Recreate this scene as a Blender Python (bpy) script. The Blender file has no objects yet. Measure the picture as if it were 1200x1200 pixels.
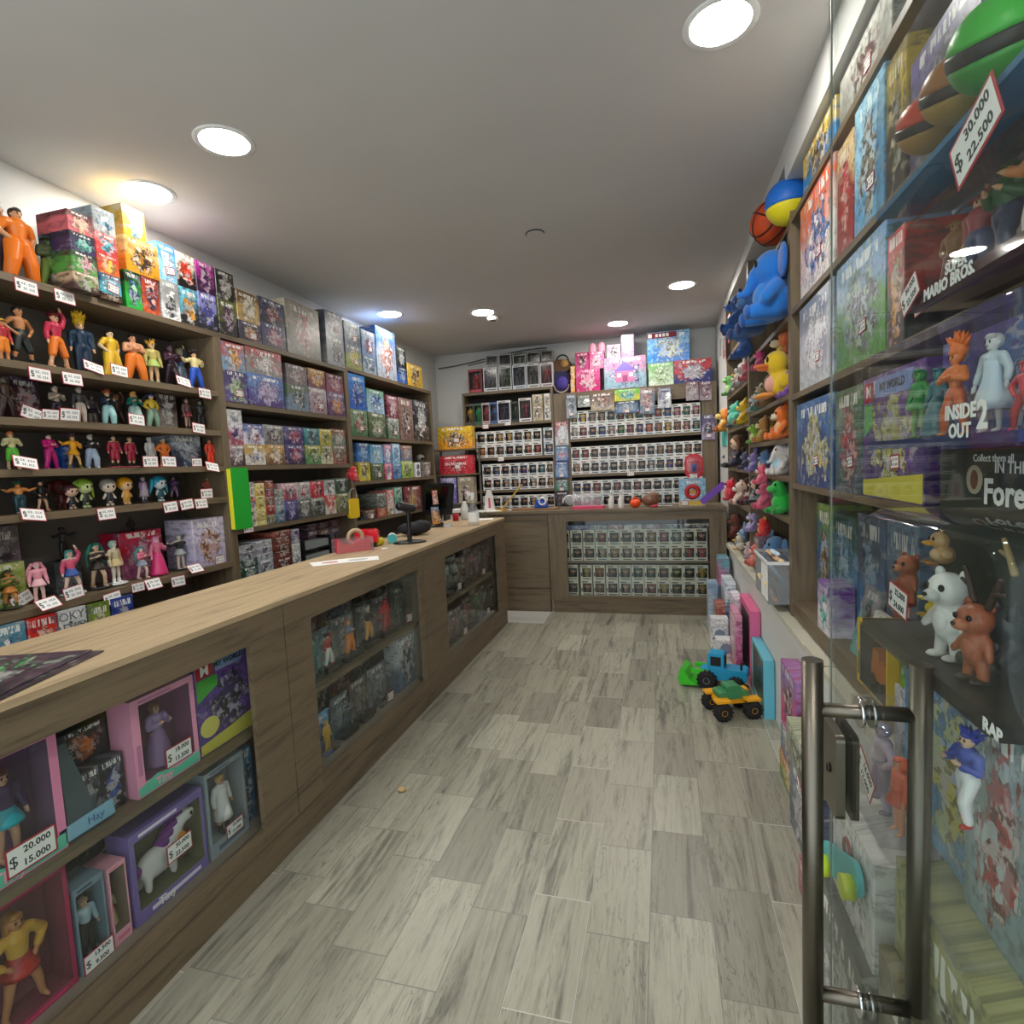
import bpy, math, random
from mathutils import Vector, Matrix
PI=math.pi
S=bpy.context.scene; COL=S.collection
S.view_settings.view_transform='Standard'; S.view_settings.look='None'; S.view_settings.gamma=1; S.view_settings.exposure=2.0
try: S.view_settings.use_curve_mapping=False
except Exception: pass

# ---------------------------------------------------------------- camera (calibrated from the room's straight edges)
F=646.0
def _n(v): return Vector(v).normalized()
Dv=_n((176,-62,F)); Lv=Vector((-2350,58,F)); Lv=(Lv-Dv*Lv.dot(Dv)).normalized(); Xv=-Lv; Uv=-(Dv.cross(Xv))
CX,CY,CZ=0.0,0.0,1.5
cam=bpy.data.cameras.new('camera'); cam.sensor_width=36; cam.lens=36*F/1200; cam.clip_start=.02; cam.clip_end=60
camo=bpy.data.objects.new('camera',cam); COL.objects.link(camo); S.camera=camo
R=Matrix(((Xv[0],-Xv[1],-Xv[2]),(Dv[0],-Dv[1],-Dv[2]),(Uv[0],-Uv[1],-Uv[2])))
camo.matrix_world=Matrix.Translation((CX,CY,CZ))@R.to_4x4()
# survey helpers: turn readings taken off the photo into real positions on the room's known planes
def sy(u,x,z):
    k=(u-600)/F; dx,dz=x-CX,z-CZ
    return -((dx*Xv[0]+dz*Uv[0])-k*(dx*Xv[2]+dz*Uv[2]))/(Dv[0]-k*Dv[2])
def sx(u,y,z):
    k=(u-600)/F; dz=z-CZ
    return -((y*Dv[0]+dz*Uv[0])-k*(y*Dv[2]+dz*Uv[2]))/(Xv[0]-k*Xv[2])
def sz(v,x,y):
    k=(v-600)/F
    return CZ-((x*Xv[1]+y*Dv[1])-k*(x*Xv[2]+y*Dv[2]))/(Uv[1]-k*Uv[2])

# ---------------------------------------------------------------- colours
def lin(c): return c/12.92 if c<=.04045 else ((c+.055)/1.055)**2.4
def C(h):
    if not isinstance(h,str): return tuple(h)
    if len(h)==3: h=''.join(a+a for a in h)
    return tuple(lin(int(h[i:i+2],16)/255) for i in (0,2,4))
def rgb8(h):
    if len(h)==3: h=''.join(a+a for a in h)
    return [int(h[i:i+2],16) for i in (0,2,4)]
NAMES={'black':'1a1a1c','dark grey':'444448','grey':'858585','pale grey':'bdbdbd','white':'f0f0f0','red':'c8202a','maroon':'6e2028','pink':'f08fb4','hot pink':'e0308a','orange':'f07820','gold':'c8962c','yellow':'f0d030','brown':'6e4a30','tan':'c0a078','cream':'ece0c0','green':'30a030','dark green':'204a30','lime':'98d840','teal':'20908c','sky blue':'70b8e8','blue':'2858c8','navy':'1c2450','purple':'6a3a90','lilac':'b8a0d8','turquoise':'58d0c8'}
def cname(h):
    a=rgb8(h); return min(NAMES,key=lambda n:sum((x-y)**2*w for x,y,w in zip(a,rgb8(NAMES[n]),(3,4,2))))

# ---------------------------------------------------------------- materials
def newmat(name):
    m=bpy.data.materials.new(name); m.use_nodes=True; nt=m.node_tree; nt.nodes.clear(); return m,nt
class N:
    def __init__(s,nt): s.nt=nt
    def n(s,t,inp=None,**kw):
        nd=s.nt.nodes.new('ShaderNode'+t)
        for k,v in kw.items(): setattr(nd,k,v)
        if inp:
            for k,v in inp.items():
                sk=nd.inputs[k]
                if hasattr(v,'is_output') or isinstance(v,bpy.types.NodeSocket): s.nt.links.new(v,sk)
                else: sk.default_value=v
        return nd
    def math(s,op,a,b=0.0,clamp=False):
        return s.n('Math',{0:a,1:b},operation=op,use_clamp=clamp).outputs[0]
    def mix(s,f,a,b,blend='MIX'):
        nd=s.nt.nodes.new('ShaderNodeMix'); nd.data_type='RGBA'; nd.blend_type=blend
        for i,v in ((0,f),(6,a),(7,b)):
            if isinstance(v,bpy.types.NodeSocket): s.nt.links.new(v,nd.inputs[i])
            else: nd.inputs[i].default_value=v if i==0 else (tuple(v)+(1,) if len(v)==3 else v)
        return nd.outputs[2]
    def ramp(s,f,stops,interp='LINEAR'):
        nd=s.n('ValToRGB',{0:f}); cr=nd.color_ramp; cr.interpolation=interp
        while len(cr.elements)<len(stops): cr.elements.new(.5)
        for e,(p,c) in zip(cr.elements,stops): e.position=p; e.color=tuple(c)+(1,) if len(c)==3 else c
        return nd.outputs[0]
    def out(s,sh,disp=None):
        o=s.n('OutputMaterial'); s.nt.links.new(sh,o.inputs[0])
    def bsdf(s,col,rough=.5,metal=0,normal=None,**kw):
        d={'Base Color':col if isinstance(col,bpy.types.NodeSocket) else tuple(col)+(1,),'Roughness':rough,'Metallic':metal}
        if normal is not None: d['Normal']=normal
        for k,v in kw.items(): d[k.replace('_',' ')]=v
        return s.n('BsdfPrincipled',d).outputs[0]
_mc={}
def plain(name,h,rough=.5,metal=0,**kw):
    k=('p',name)
    if k not in _mc:
        m,nt=newmat(name); t=N(nt); t.out(t.bsdf(C(h),rough,metal,**kw)); _mc[k]=m
    return _mc[k]
def amat(kind,attr='c1'):
    """a material whose colour is the object's own colour property"""
    k=(kind,attr)
    if k in _mc: return _mc[k]
    m,nt=newmat(kind+'_'+attr); t=N(nt)
    a=t.n('Attribute',attribute_type='OBJECT',attribute_name=attr).outputs['Color']
    if kind=='plastic': t.out(t.bsdf(a,.38))
    elif kind=='card': t.out(t.bsdf(a,.45))
    elif kind=='paper': t.out(t.bsdf(a,.7))
    elif kind=='cloth': t.out(t.bsdf(a,.85))
    elif kind=='plush':
        tc=t.n('TexCoord').outputs['Object']; no=t.n('TexNoise',{'Vector':tc,'Scale':160.0,'Detail':3.0}).outputs[0]
        bm=t.n('Bump',{'Strength':.5,'Distance':.006,'Height':no}).outputs[0]
        col=t.mix(.35,a,t.mix(1.0,a,t.ramp(no,[(.3,(.55,.55,.55)),(.7,(1.3,1.3,1.3))]),'MULTIPLY'))
        t.out(t.bsdf(col,.9,normal=bm,Sheen_Weight=.4))
    _mc[k]=m; return m
def make_print():
    m,nt=newmat('printed_card'); t=N(nt)
    A=lambda n:t.n('Attribute',attribute_type='OBJECT',attribute_name=n)
    c1,c2,c3=(A(n).outputs['Color'] for n in('c1','c2','c3')); sd=A('sd').outputs['Fac']; fr=A('fq').outputs['Fac']
    tx=t.n('TexCoord'); g=tx.outputs['Generated']; sp=t.n('SeparateXYZ',{0:g}); so=t.n('SeparateXYZ',{0:tx.outputs['Object']})
    x=t.math('ADD',sp.outputs[0],t.math('MULTIPLY',sp.outputs[1],.37)); z=sp.outputs[2]
    p=t.n('CombineXYZ',{0:t.math('MULTIPLY',x,fr),1:z,2:0.0}).outputs[0]
    po=t.n('CombineXYZ',{0:t.math('ADD',so.outputs[0],t.math('MULTIPLY',so.outputs[1],.4)),1:so.outputs[2],2:0.0}).outputs[0]   # metres: print detail keeps its real size
    ns=lambda sc,det=2.0,off=0.0,rough=.55,v=None:t.n('TexNoise',{'Vector':v or p,'W':t.math('ADD',sd,off),'Scale':sc,'Detail':det,'Roughness':rough},noise_dimensions='4D')
    n1=ns(2.2).outputs[0]; n2=ns(6.0,4.0,7.0,.65).outputs[0]; n3=ns(42.0,3.0,3.0,.65,po).outputs[0]; n4=ns(4.5,2.0,21.0).outputs[0]; n5=ns(24.0,2.0,11.0,.6,po).outputs[0]
    vo=t.n('TexVoronoi',{'Vector':t.n('VectorMath',{0:po,1:t.n('CombineXYZ',{0:sd,1:sd,2:0.0}).outputs[0]},operation='ADD').outputs[0],'Scale':38.0,'Randomness':1.0},voronoi_dimensions='2D',feature='F1'); cell=t.n('SeparateColor',{0:vo.outputs['Color']}).outputs[0]
    bg=t.mix(t.ramp(t.math('ADD',t.math('MULTIPLY',z,.8),t.math('MULTIPLY',t.math('SUBTRACT',n1,.5),1.6)),[(.25,(0,0,0)),(.6,(1,1,1))]),c1,c2)
    bg=t.mix(t.ramp(n3,[(.48,(0,0,0)),(.60,(.75,.75,.75))]),bg,t.mix(.55,c1,(.02,.02,.03)))
    bg=t.mix(t.ramp(n5,[(.56,(0,0,0)),(.66,(.55,.55,.55))]),bg,t.mix(.35,t.mix(.5,c2,c3),(.85,.85,.87)))
    ex=t.math('DIVIDE',t.math('SUBTRACT',sp.outputs[0],.52),.36); ez=t.math('DIVIDE',t.math('SUBTRACT',z,.45),.45)
    r=t.math('SQRT',t.math('ADD',t.math('MULTIPLY',ex,ex),t.math('MULTIPLY',ez,ez)))
    r=t.math('ADD',r,t.math('MULTIPLY',t.math('SUBTRACT',n2,.5),3.0))
    fig=t.mix(t.ramp(n5,[(.44,(0,0,0)),(.52,(1,1,1))]),c3,t.mix(.38,t.mix(.5,c2,c3),(.85,.85,.83)))
    fig=t.mix(t.ramp(n3,[(.50,(0,0,0)),(.55,(1,1,1))]),fig,t.mix(.7,c3,(.01,.01,.02)))
    fig=t.mix(t.math('GREATER_THAN',cell,.8),fig,t.mix(.4,c1,(.9,.88,.85)))
    fig=t.mix(t.ramp(n4,[(.56,(0,0,0)),(.6,(1,1,1))]),fig,t.mix(.6,c1,c3))
    col=t.mix(t.ramp(r,[(.72,(1,1,1)),(.80,(0,0,0))]),bg,fig)
    ed=t.ramp(r,[(.70,(0,0,0)),(.77,(1,1,1)),(.86,(0,0,0))]); col=t.mix(t.math('MULTIPLY',ed,.5),col,(.015,.015,.02))
    # title lettering band: an irregular run of strokes near the top or the bottom
    zz=t.math('ADD',z,t.math('MULTIPLY',t.math('SUBTRACT',t.math('FRACT',t.math('MULTIPLY',sd,3.7)),.5),.06))
    band=t.math('MULTIPLY',t.math('GREATER_THAN',zz,.84),t.math('LESS_THAN',zz,.945))
    vs=t.n('TexNoise',{'Vector':t.n('CombineXYZ',{0:t.math('MULTIPLY',x,26.0),1:t.math('MULTIPLY',z,5.0),2:sd}).outputs[0],'Scale':1.0,'Detail':1.0}).outputs[0]
    txt=t.math('MULTIPLY',t.math('MULTIPLY',band,t.math('GREATER_THAN',vs,.5)),t.math('SUBTRACT',1.0,A('nt').outputs['Fac']))
    txt=t.math('MULTIPLY',txt,t.math('LESS_THAN',t.math('ABSOLUTE',t.math('SUBTRACT',sp.outputs[0],.5)),t.math('ADD',.2,t.math('MULTIPLY',n1,.3))))
    col=t.mix(txt,col,t.mix(.8,c2,(.95,.95,.9)))
    t.out(t.bsdf(col,.32,Specular_IOR_Level=.5)); return m
PRINT=make_print()
def make_wood(name,axis,base='6e5f4a',dark='44392c'):
    m,nt=newmat(name); t=N(nt); tc=t.n('TexCoord').outputs['Object']
    sc=[9.0,9.0,9.0]; sc[axis]=.8
    mp=t.n('Mapping',{'Vector':tc,'Scale':sc}).outputs[0]
    a=t.n('TexNoise',{'Vector':mp,'Scale':2.6,'Detail':6.0,'Roughness':.62,'Distortion':.6}).outputs[0]
    sc2=[60.0,60.0,60.0]; sc2[axis]=2.0
    b=t.n('TexNoise',{'Vector':t.n('Mapping',{'Vector':tc,'Scale':sc2}).outputs[0],'Scale':2.0,'Detail':3.0}).outputs[0]
    c=t.math('ADD',t.math('MULTIPLY',a,.75),t.math('MULTIPLY',b,.25))
    col=t.ramp(c,[(.3,C(dark)),(.47,C(base)),(.56,tuple(min(1,v*1.18) for v in C(base))),(.72,tuple(v*.78 for v in C(base)))])
    bm=t.n('Bump',{'Strength':.12,'Distance':.002,'Height':c}).outputs[0]
    t.out(t.bsdf(col,.48,normal=bm)); return m
WX,WY,WZ=(make_wood('oak_laminate_'+'xyz'[i],i) for i in range(3))
WTOP=make_wood('oak_worktop',1,'ae9878','7c6a52')
DKBACK=plain('dark_shelf_back','#3a342f'[1:],.8)
def make_floor():
    m,nt=newmat('stone_floor_tiles'); t=N(nt); tc=t.n('TexCoord').outputs['Object']; sp=t.n('SeparateXYZ',{0:tc})
    u=t.math('DIVIDE',t.math('ADD',sp.outputs[0],1.453+.197*20),.197); iu=t.math('FLOOR',u); fu=t.math('FRACT',u)
    off=t.n('TexWhiteNoise',{'W':iu},noise_dimensions='1D').outputs[0]
    v=t.math('ADD',t.math('DIVIDE',sp.outputs[1],.42),t.math('MULTIPLY',off,7.31)); iv=t.math('FLOOR',v); fv=t.math('FRACT',v)
    idn=t.n('TexWhiteNoise',{'Vector':t.n('CombineXYZ',{0:iu,1:iv,2:0.0}).outputs[0]},noise_dimensions='2D'); rid=idn.outputs[0]
    # veins run along the tile
    vec=t.n('CombineXYZ',{0:t.math('MULTIPLY',sp.outputs[0],17.0),1:t.math('MULTIPLY',sp.outputs[1],1.3),2:t.math('MULTIPLY',rid,57.0)}).outputs[0]
    n=t.n('TexNoise',{'Vector':vec,'Scale':1.0,'Detail':7.0,'Roughness':.68,'Distortion':.7}).outputs[0]
    n2=t.n('TexNoise',{'Vector':t.n('CombineXYZ',{0:t.math('MULTIPLY',sp.outputs[0],70.0),1:t.math('MULTIPLY',sp.outputs[1],9.0),2:t.math('MULTIPLY',rid,31.0)}).outputs[0],'Scale':1.0,'Detail':4.0,'Roughness':.7}).outputs[0]
    w=t.math('ADD',t.math('MULTIPLY',n,.8),t.math('MULTIPLY',n2,.2))
    col=t.ramp(w,[(.30,C('6a6862')),(.40,C('97958c')),(.46,C('b9b7ab')),(.55,C('c9c7ba')),(.62,C('adaba0')),(.70,C('c4c2b6')),(.80,C('d6d4c9'))])
    wv=t.n('TexNoise',{'Vector':t.n('CombineXYZ',{0:t.math('MULTIPLY',sp.outputs[0],26.0),1:t.math('MULTIPLY',sp.outputs[1],3.2),2:t.math('MULTIPLY',rid,91.0)}).outputs[0],'Scale':1.0,'Detail':3.0,'Roughness':.6,'Distortion':.4}).outputs[0]
    vein=t.ramp(t.math('ABSOLUTE',t.math('SUBTRACT',t.math('FRACT',t.math('MULTIPLY',wv,7.0)),.5)),[(.0,(1,1,1)),(.05,(.6,.6,.6)),(.11,(0,0,0))])
    msk=t.ramp(t.n('TexNoise',{'Vector':t.n('CombineXYZ',{0:t.math('MULTIPLY',sp.outputs[0],9.0),1:t.math('MULTIPLY',sp.outputs[1],2.0),2:t.math('MULTIPLY',rid,13.0)}).outputs[0],'Scale':1.0,'Detail':2.0}).outputs[0],[(.45,(0,0,0)),(.62,(1,1,1))])
    col=t.mix(t.math('MULTIPLY',t.math('MULTIPLY',vein,msk),t.math('ADD',.22,t.math('MULTIPLY',n2,.62))),col,C('4a4843'))
    tint=t.ramp(rid,[(0,C('cccac2')),(.15,C('dddbd1')),(.5,C('ebe9df')),(1,C('fbfaf0'))]); col=t.mix(1.0,col,tint,'MULTIPLY'); col=t.mix(1.0,col,(.80,.80,.81),'MULTIPLY')
    gx=t.math('LESS_THAN',t.math('MINIMUM',fu,t.math('SUBTRACT',1.0,fu)),.008); gy=t.math('LESS_THAN',t.math('MINIMUM',fv,t.math('SUBTRACT',1.0,fv)),.004)
    gr=t.math('MAXIMUM',gx,gy); col=t.mix(gr,col,t.mix(t.math('GREATER_THAN',off,.45),C('7d7b73'),C('c9c7bc')))
    bm=t.n('Bump',{'Strength':.15,'Distance':.002,'Height':w}).outputs[0]
    t.out(t.bsdf(col,t.math('ADD',.24,t.math('MULTIPLY',n2,.2)),normal=bm)); return m
FLOORM=make_floor()
def make_wall(name,h,rough=.8):
    m,nt=newmat(name); t=N(nt); tc=t.n('TexCoord').outputs['Object']
    n=t.n('TexNoise',{'Vector':tc,'Scale':1.4,'Detail':4.0}).outputs[0]; f=t.n('TexNoise',{'Vector':tc,'Scale':90.0,'Detail':3.0}).outputs[0]
    b=C(h); col=t.ramp(n,[(.3,tuple(v*.95 for v in b)),(.7,b)])
    t.out(t.bsdf(col,rough,normal=t.n('Bump',{'Strength':.08,'Distance':.002,'Height':f}).outputs[0])); return m
WALLM=make_wall('white_wall_paint','d9d9d6'); CEILM=make_wall('ceiling_paint','cfccc8',.9)
def make_clear(name,tint,spec=1.0,rough=.03,body=0.0):
    m,nt=newmat(name); t=N(nt)
    tr=t.n('BsdfTransparent',{0:tuple(tint)+(1,)}).outputs[0]; gl=t.n('BsdfGlossy',{'Color':(spec,spec,spec,1),'Roughness':rough}).outputs[0]
    fr=t.math('ADD',.035,t.math('MULTIPLY',t.math('POWER',t.n('LayerWeight',{'Blend':.5}).outputs[1],5.0),.9))
    sh=t.n('MixShader',{0:fr,1:tr,2:gl}).outputs[0]
    if body: sh=t.n('MixShader',{0:body,1:sh,2:t.n('BsdfDiffuse',{0:(.7,.72,.74,1)}).outputs[0]}).outputs[0]
    t.out(sh); return m
CLEAR=make_clear('clear_plastic',(.975,.98,.98),.9,.05,.012)
PANE=make_clear('shop_glass',(.955,.975,.965),.7,.015,.004)
WIN=make_clear('box_window_film',(.96,.96,.96),.3,.15,.004)
BINM=make_clear('frosted_bin_plastic',(.82,.85,.87),.8,.25,.22)
m,nt=newmat('lamp_diffuser'); t=N(nt); t.out(t.n('Emission',{0:(1,.96,.88,1),1:34.0}).outputs[0]); LAMPM=m
STEEL=plain('brushed_steel','6f695f',.36,1.0); CHROME=plain('chrome','c8c8c8',.12,1.0); DKMETAL=plain('dark_lock_metal','4a4742',.42,1.0)
BLACK=plain('black_plastic','131315',.4); WHITE=plain('white_plastic','ececea',.4); RUBBER=plain('black_rubber','1b1b1c',.75)
CARDW=plain('white_card','f4f4f2',.6); CARDR=plain('red_print','b02a38',.6); CARDK=plain('dark_print','2a3436',.6)
SKIN=plain('doll_skin','d8a482',.45); EYEM=plain('black_eye','0c0c0e',.15)
p1,p2,p3=(amat('plastic',a) for a in('c1','c2','c3'))

# ---------------------------------------------------------------- mesh builder
class MB:
    def __init__(s): s.v=[];s.f=[];s.m=[];s.s=[]
    def quad(s,pts,m=0,sm=False):
        b=len(s.v); s.v+= [tuple(p) for p in pts]; s.f.append(tuple(range(b,b+len(pts)))); s.m.append(m); s.s.append(sm)
    def box(s,x0,x1,y0,y1,z0,z1,m=0,mf=None,rot=0,piv=None):
        """mf: material of the front (-y) face"""
        b=len(s.v); P=[(x0,y0,z0),(x1,y0,z0),(x1,y1,z0),(x0,y1,z0),(x0,y0,z1),(x1,y0,z1),(x1,y1,z1),(x0,y1,z1)]
        if rot:
            c,q=math.cos(rot),math.sin(rot); px,py=piv or((x0+x1)/2,(y0+y1)/2)
            P=[(px+(x-px)*c-(y-py)*q,py+(x-px)*q+(y-py)*c,z) for x,y,z in P]
        s.v+=P
        for k,q in enumerate(((0,3,2,1),(4,5,6,7),(0,1,5,4),(1,2,6,5),(2,3,7,6),(3,0,4,7))):
            s.f.append(tuple(b+i for i in q)); s.m.append(mf if (k==2 and mf is not None) else m); s.s.append(False)
    def rbox(s,x0,x1,y0,y1,z0,z1,r,m=0,n=3,ax=1):
        """box with the edges along axis ax rounded"""
        pts=[]
        A,B={0:((y0,y1),(z0,z1)),1:((x0,x1),(z0,z1)),2:((x0,x1),(y0,y1))}[ax]
        for cx,cy,a0 in((A[1]-r,B[1]-r,0),(A[0]+r,B[1]-r,PI/2),(A[0]+r,B[0]+r,PI),(A[1]-r,B[0]+r,1.5*PI)):
            for i in range(n+1): a=a0+PI/2*i/n; pts.append((cx+r*math.cos(a),cy+r*math.sin(a)))
        lo,hi={0:(x0,x1),1:(y0,y1),2:(z0,z1)}[ax]
        s.prism(pts,lo,hi,ax,m)
    def prism(s,pts,lo,hi,ax=1,m=0,sm=False):
        mk={0:lambda a,b,c:(c,a,b),1:lambda a,b,c:(a,c,b),2:lambda a,b,c:(a,b,c)}[ax]
        n=len(pts); b=len(s.v)
        s.v+=[mk(a,c,lo) for a,c in pts]+[mk(a,c,hi) for a,c in pts]
        fl=ax==1
        F1=[tuple(b+i for i in range(n)),tuple(b+n+i for i in reversed(range(n)))]
        for f in F1: s.f.append(f if fl else tuple(reversed(f))); s.m.append(m); s.s.append(False)
        for i in range(n):
            j=(i+1)%n; f=(b+i,b+n+i,b+n+j,b+j); s.f.append(f if fl else tuple(reversed(f))); s.m.append(m); s.s.append(sm)
    def cone(s,a,b,r0,r1,n=10,m=0,cap=True,sm=True):
        a,b=Vector(a),Vector(b); d=(b-a).normalized(); e=d.orthogonal().normalized(); g=d.cross(e); k=len(s.v)
        for p,r in((a,r0),(b,r1)):
            for i in range(n): w=2*PI*i/n; s.v.append(tuple(p+(e*math.cos(w)+g*math.sin(w))*r))
        for i in range(n):
            j=(i+1)%n; s.f.append((k+i,k+j,k+n+j,k+n+i)); s.m.append(m); s.s.append(sm)
        if cap:
            s.f.append(tuple(k+i for i in reversed(range(n)))); s.f.append(tuple(k+n+i for i in range(n))); s.m+=[m,m]; s.s+=[False,False]
    def ell(s,c,r,m=0,nu=12,nv=8,R=None):
        if not hasattr(r,'__len__'): r=(r,r,r)
        k=len(s.v); c=Vector(c)
        def P(x,y,z):
            p=Vector((x*r[0],y*r[1],z*r[2]))
            if R is not None: p=R@p
            s.v.append(tuple(c+p))
        P(0,0,-1)
        for j in range(1,nv):
            a=-PI/2+PI*j/nv
            for i in range(nu): b=2*PI*i/nu; P(math.cos(a)*math.cos(b),math.cos(a)*math.sin(b),math.sin(a))
        P(0,0,1); top=len(s.v)-1
        for i in range(nu):
            j=(i+1)%nu
            s.f.append((k,k+1+j,k+1+i)); s.m.append(m); s.s.append(True)
            q=k+1+(nv-2)*nu; s.f.append((q+i,q+j,top)); s.m.append(m); s.s.append(True)
            for l in range(nv-2):
                q=k+1+l*nu; s.f.append((q+i,q+j,q+nu+j,q+nu+i)); s.m.append(m); s.s.append(True)
    def cap(s,a,b,r0,r1,m=0,n=10):
        s.cone(a,b,r0,r1,n,m,False); s.ell(a,r0,m,n,6); s.ell(b,r1,m,n,6)
    def lathe(s,prof,n=20,m=0,c=(0,0,0),sm=True,cap=True):
        k=len(s.v)
        for r,z in prof:
            for i in range(n): w=2*PI*i/n; s.v.append((c[0]+r*math.cos(w),c[1]+r*math.sin(w),c[2]+z))
        for l in range(len(prof)-1):
            for i in range(n):
                j=(i+1)%n; q=k+l*n; s.f.append((q+i,q+j,q+n+j,q+n+i)); s.m.append(m); s.s.append(sm)
        if not cap: return
        s.f.append(tuple(k+i for i in reversed(range(n)))); q=k+(len(prof)-1)*n; s.f.append(tuple(q+i for i in range(n))); s.m+=[m,m]; s.s+=[False,False]
    def torus(s,c,R,r,ax=1,n=24,k=8,m=0,a0=0,a1=2*PI):
        b=len(s.v); full=abs(a1-a0-2*PI)<1e-6; nn=n if full else n+1
        for i in range(nn):
            w=a0+(a1-a0)*i/n
            for j in range(k):
                q=2*PI*j/k; d=R+r*math.cos(q); h=r*math.sin(q); A,B=d*math.cos(w),d*math.sin(w)
                p={1:(A,h,B),2:(A,B,h),0:(h,A,B)}[ax]; s.v.append((c[0]+p[0],c[1]+p[1],c[2]+p[2]))
        for i in range(n):
            i2=(i+1)%nn
            for j in range(k):
                j2=(j+1)%k; s.f.append((b+i*k+j,b+i2*k+j,b+i2*k+j2,b+i*k+j2)); s.m.append(m); s.s.append(True)
    def mesh(s,name,mats):
        me=bpy.data.meshes.new(name); me.from_pydata(s.v,[],s.f)
        for x in (mats if isinstance(mats,(list,tuple)) else [mats]): me.materials.append(x)
        me.polygons.foreach_set('material_index',s.m); me.polygons.foreach_set('use_smooth',s.s); me.update(); return me
def fuse(mb,voxel,mats,name,sm=4):
    """union of overlapping volumes as one continuous surface"""
    me=mb.mesh(name,[]); o=bpy.data.objects.new('fuse_tmp',me); COL.objects.link(o)
    r=o.modifiers.new('r','REMESH'); r.mode='VOXEL'; r.voxel_size=voxel; r.use_smooth_shade=True
    w=o.modifiers.new('s','SMOOTH'); w.iterations=sm; w.factor=.5
    dg=bpy.context.evaluated_depsgraph_get(); me2=bpy.data.meshes.new_from_object(o.evaluated_get(dg)); me2.name=name
    bpy.data.objects.remove(o); bpy.data.meshes.remove(me)
    me2.materials.clear()
    for x in mats: me2.materials.append(x)
    me2.polygons.foreach_set('use_smooth',[True]*len(me2.polygons)); return me2
_tc={}
def textmesh(s,size,mat,align='CENTER',ext=.0006,bold=.0,shear=0):
    k=(s,size,mat.name,align,bold,shear)
    if k in _tc: return _tc[k]
    cu=bpy.data.curves.new('t','FONT'); cu.body=s; cu.size=size; cu.align_x=align; cu.align_y='CENTER'; cu.extrude=ext; cu.resolution_u=2; cu.offset=bold; cu.space_line=.95; cu.shear=shear
    o=bpy.data.objects.new('text_tmp',cu); COL.objects.link(o)
    dg=bpy.context.evaluated_depsgraph_get(); me=bpy.data.meshes.new_from_object(o.evaluated_get(dg)); bpy.data.objects.remove(o); bpy.data.curves.remove(cu)
    me.transform(Matrix.Rotation(PI/2,4,'X')); me.materials.clear(); me.materials.append(mat); _tc[k]=me; return me

# ---------------------------------------------------------------- objects
REG=[]
def col(o,*cs):
    for i,c in enumerate(cs):
        if c is not None: o['c%d'%(i+1)]=list(C(c))
    return o
def add(name,me,parent=None,loc=(0,0,0),rz=0,sc=None,rot=None):
    o=bpy.data.objects.new(name,me); COL.objects.link(o); o.location=loc
    o.rotation_euler=rot if rot else (0,0,rz)
    if sc is not None: o.scale=sc if hasattr(sc,'__len__') else (sc,)*3
    if parent is not None: o.parent=parent
    return o
def tag(o,label,cat,group=None):
    o['label']=label; o['category']=cat
    if group: o['group']=group
    REG.append(o); return o
def struct(o): o['kind']='structure'; return o
def empty(name,loc,rz=0,sc=None):
    o=add(name,None,None,loc,rz,sc); o.empty_display_size=.05; return o
ORD=['first','second','third','fourth','fifth','sixth','seventh','eighth','ninth','tenth','eleventh','twelfth','thirteenth','fourteenth','fifteenth','sixteenth','seventeenth','eighteenth']
def ordl(i,n):
    if n==1: return 'alone'
    return 'leftmost' if i==0 else 'rightmost' if i==n-1 else ORD[i]+' from left'
rnd=random.Random(5)
# ---------------------------------------------------------------- the room
ZC=2.93; XL=-2.75; XR=.585; YB=6.64; YF=-1.3; XN=.93
def slab(name,x0,x1,y0,y1,z0,z1,mat):
    b=MB(); b.box(x0,x1,y0,y1,z0,z1); return struct(add(name,b.mesh(name,mat)))
slab('floor',XL-.1,1.1,YF,YB+.1,-.1,0,FLOORM)
slab('ceiling',XL-.1,1.1,YF,YB+.1,ZC,ZC+.1,CEILM)
slab('wall_left',XL-.1,XL,YF,YB,0,ZC,WALLM)
slab('wall_back',XL-.1,1.1,YB,YB+.1,0,ZC,WALLM)
b=MB()                                   # right wall with the recess that takes the shelving
b.box(XR,1.1,YF,5.62,0,.685); b.box(XR,1.1,YF,2.96,2.76,ZC); b.box(XR,1.1,2.96,5.62,2.84,ZC); b.box(XN,1.1,YF,5.62,.685,2.84); b.box(XR+.015,1.1,5.62,YB,0,ZC)
struct(add('wall_right',b.mesh('wall_right',WALLM)))
b=MB()
for i in range(26):                      # worn stone ledge on the low wall
    y0=5.6-i*.24; b.box(XR-.028-rnd.random()*.006,XR+.03,y0-.236,y0,.668,.694+rnd.random()*.006)
struct(add('trim_1',b.mesh('ledge',make_wall('worn_ledge_stone','c9c5b4',.7))))
slab('trim_2',-1.6,-1.12,5.0,5.41,.0005,.004,make_wall('pale_stone_slab','bdbbb6',.45))
b=MB(); b.box(XR+.001,XR+.014,5.66,5.98,1.6,1.9); struct(add('trim_3',b.mesh('teal_sticker',plain('teal_notice','3fb8a8',.6))))
# cables along the back wall just under the ceiling
b=MB()
for k in range(14):
    x0=-2.70+k*.1; f=lambda x:2.80+.03*math.sin(x*3)+.05*(x+2.7)
    b.cone((x0,YB-.02,f(x0)),(x0+.1,YB-.02,f(x0+.1)),.008,.008,6); 
    if k>3: b.cone((x0,YB-.025,f(x0)-.03),(x0+.1,YB-.025,f(x0+.1)-.03),.006,.006,6)
tag(add('cable',b.mesh('cable',plain('grey_cable','6b6a68',.5))),'grey cable run along the back wall under the ceiling','cable')

def part(name,b,mats,root,**kw):
    o=add(name,b.mesh(name,mats),root,loc=-Vector(root.location)); return o
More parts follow.
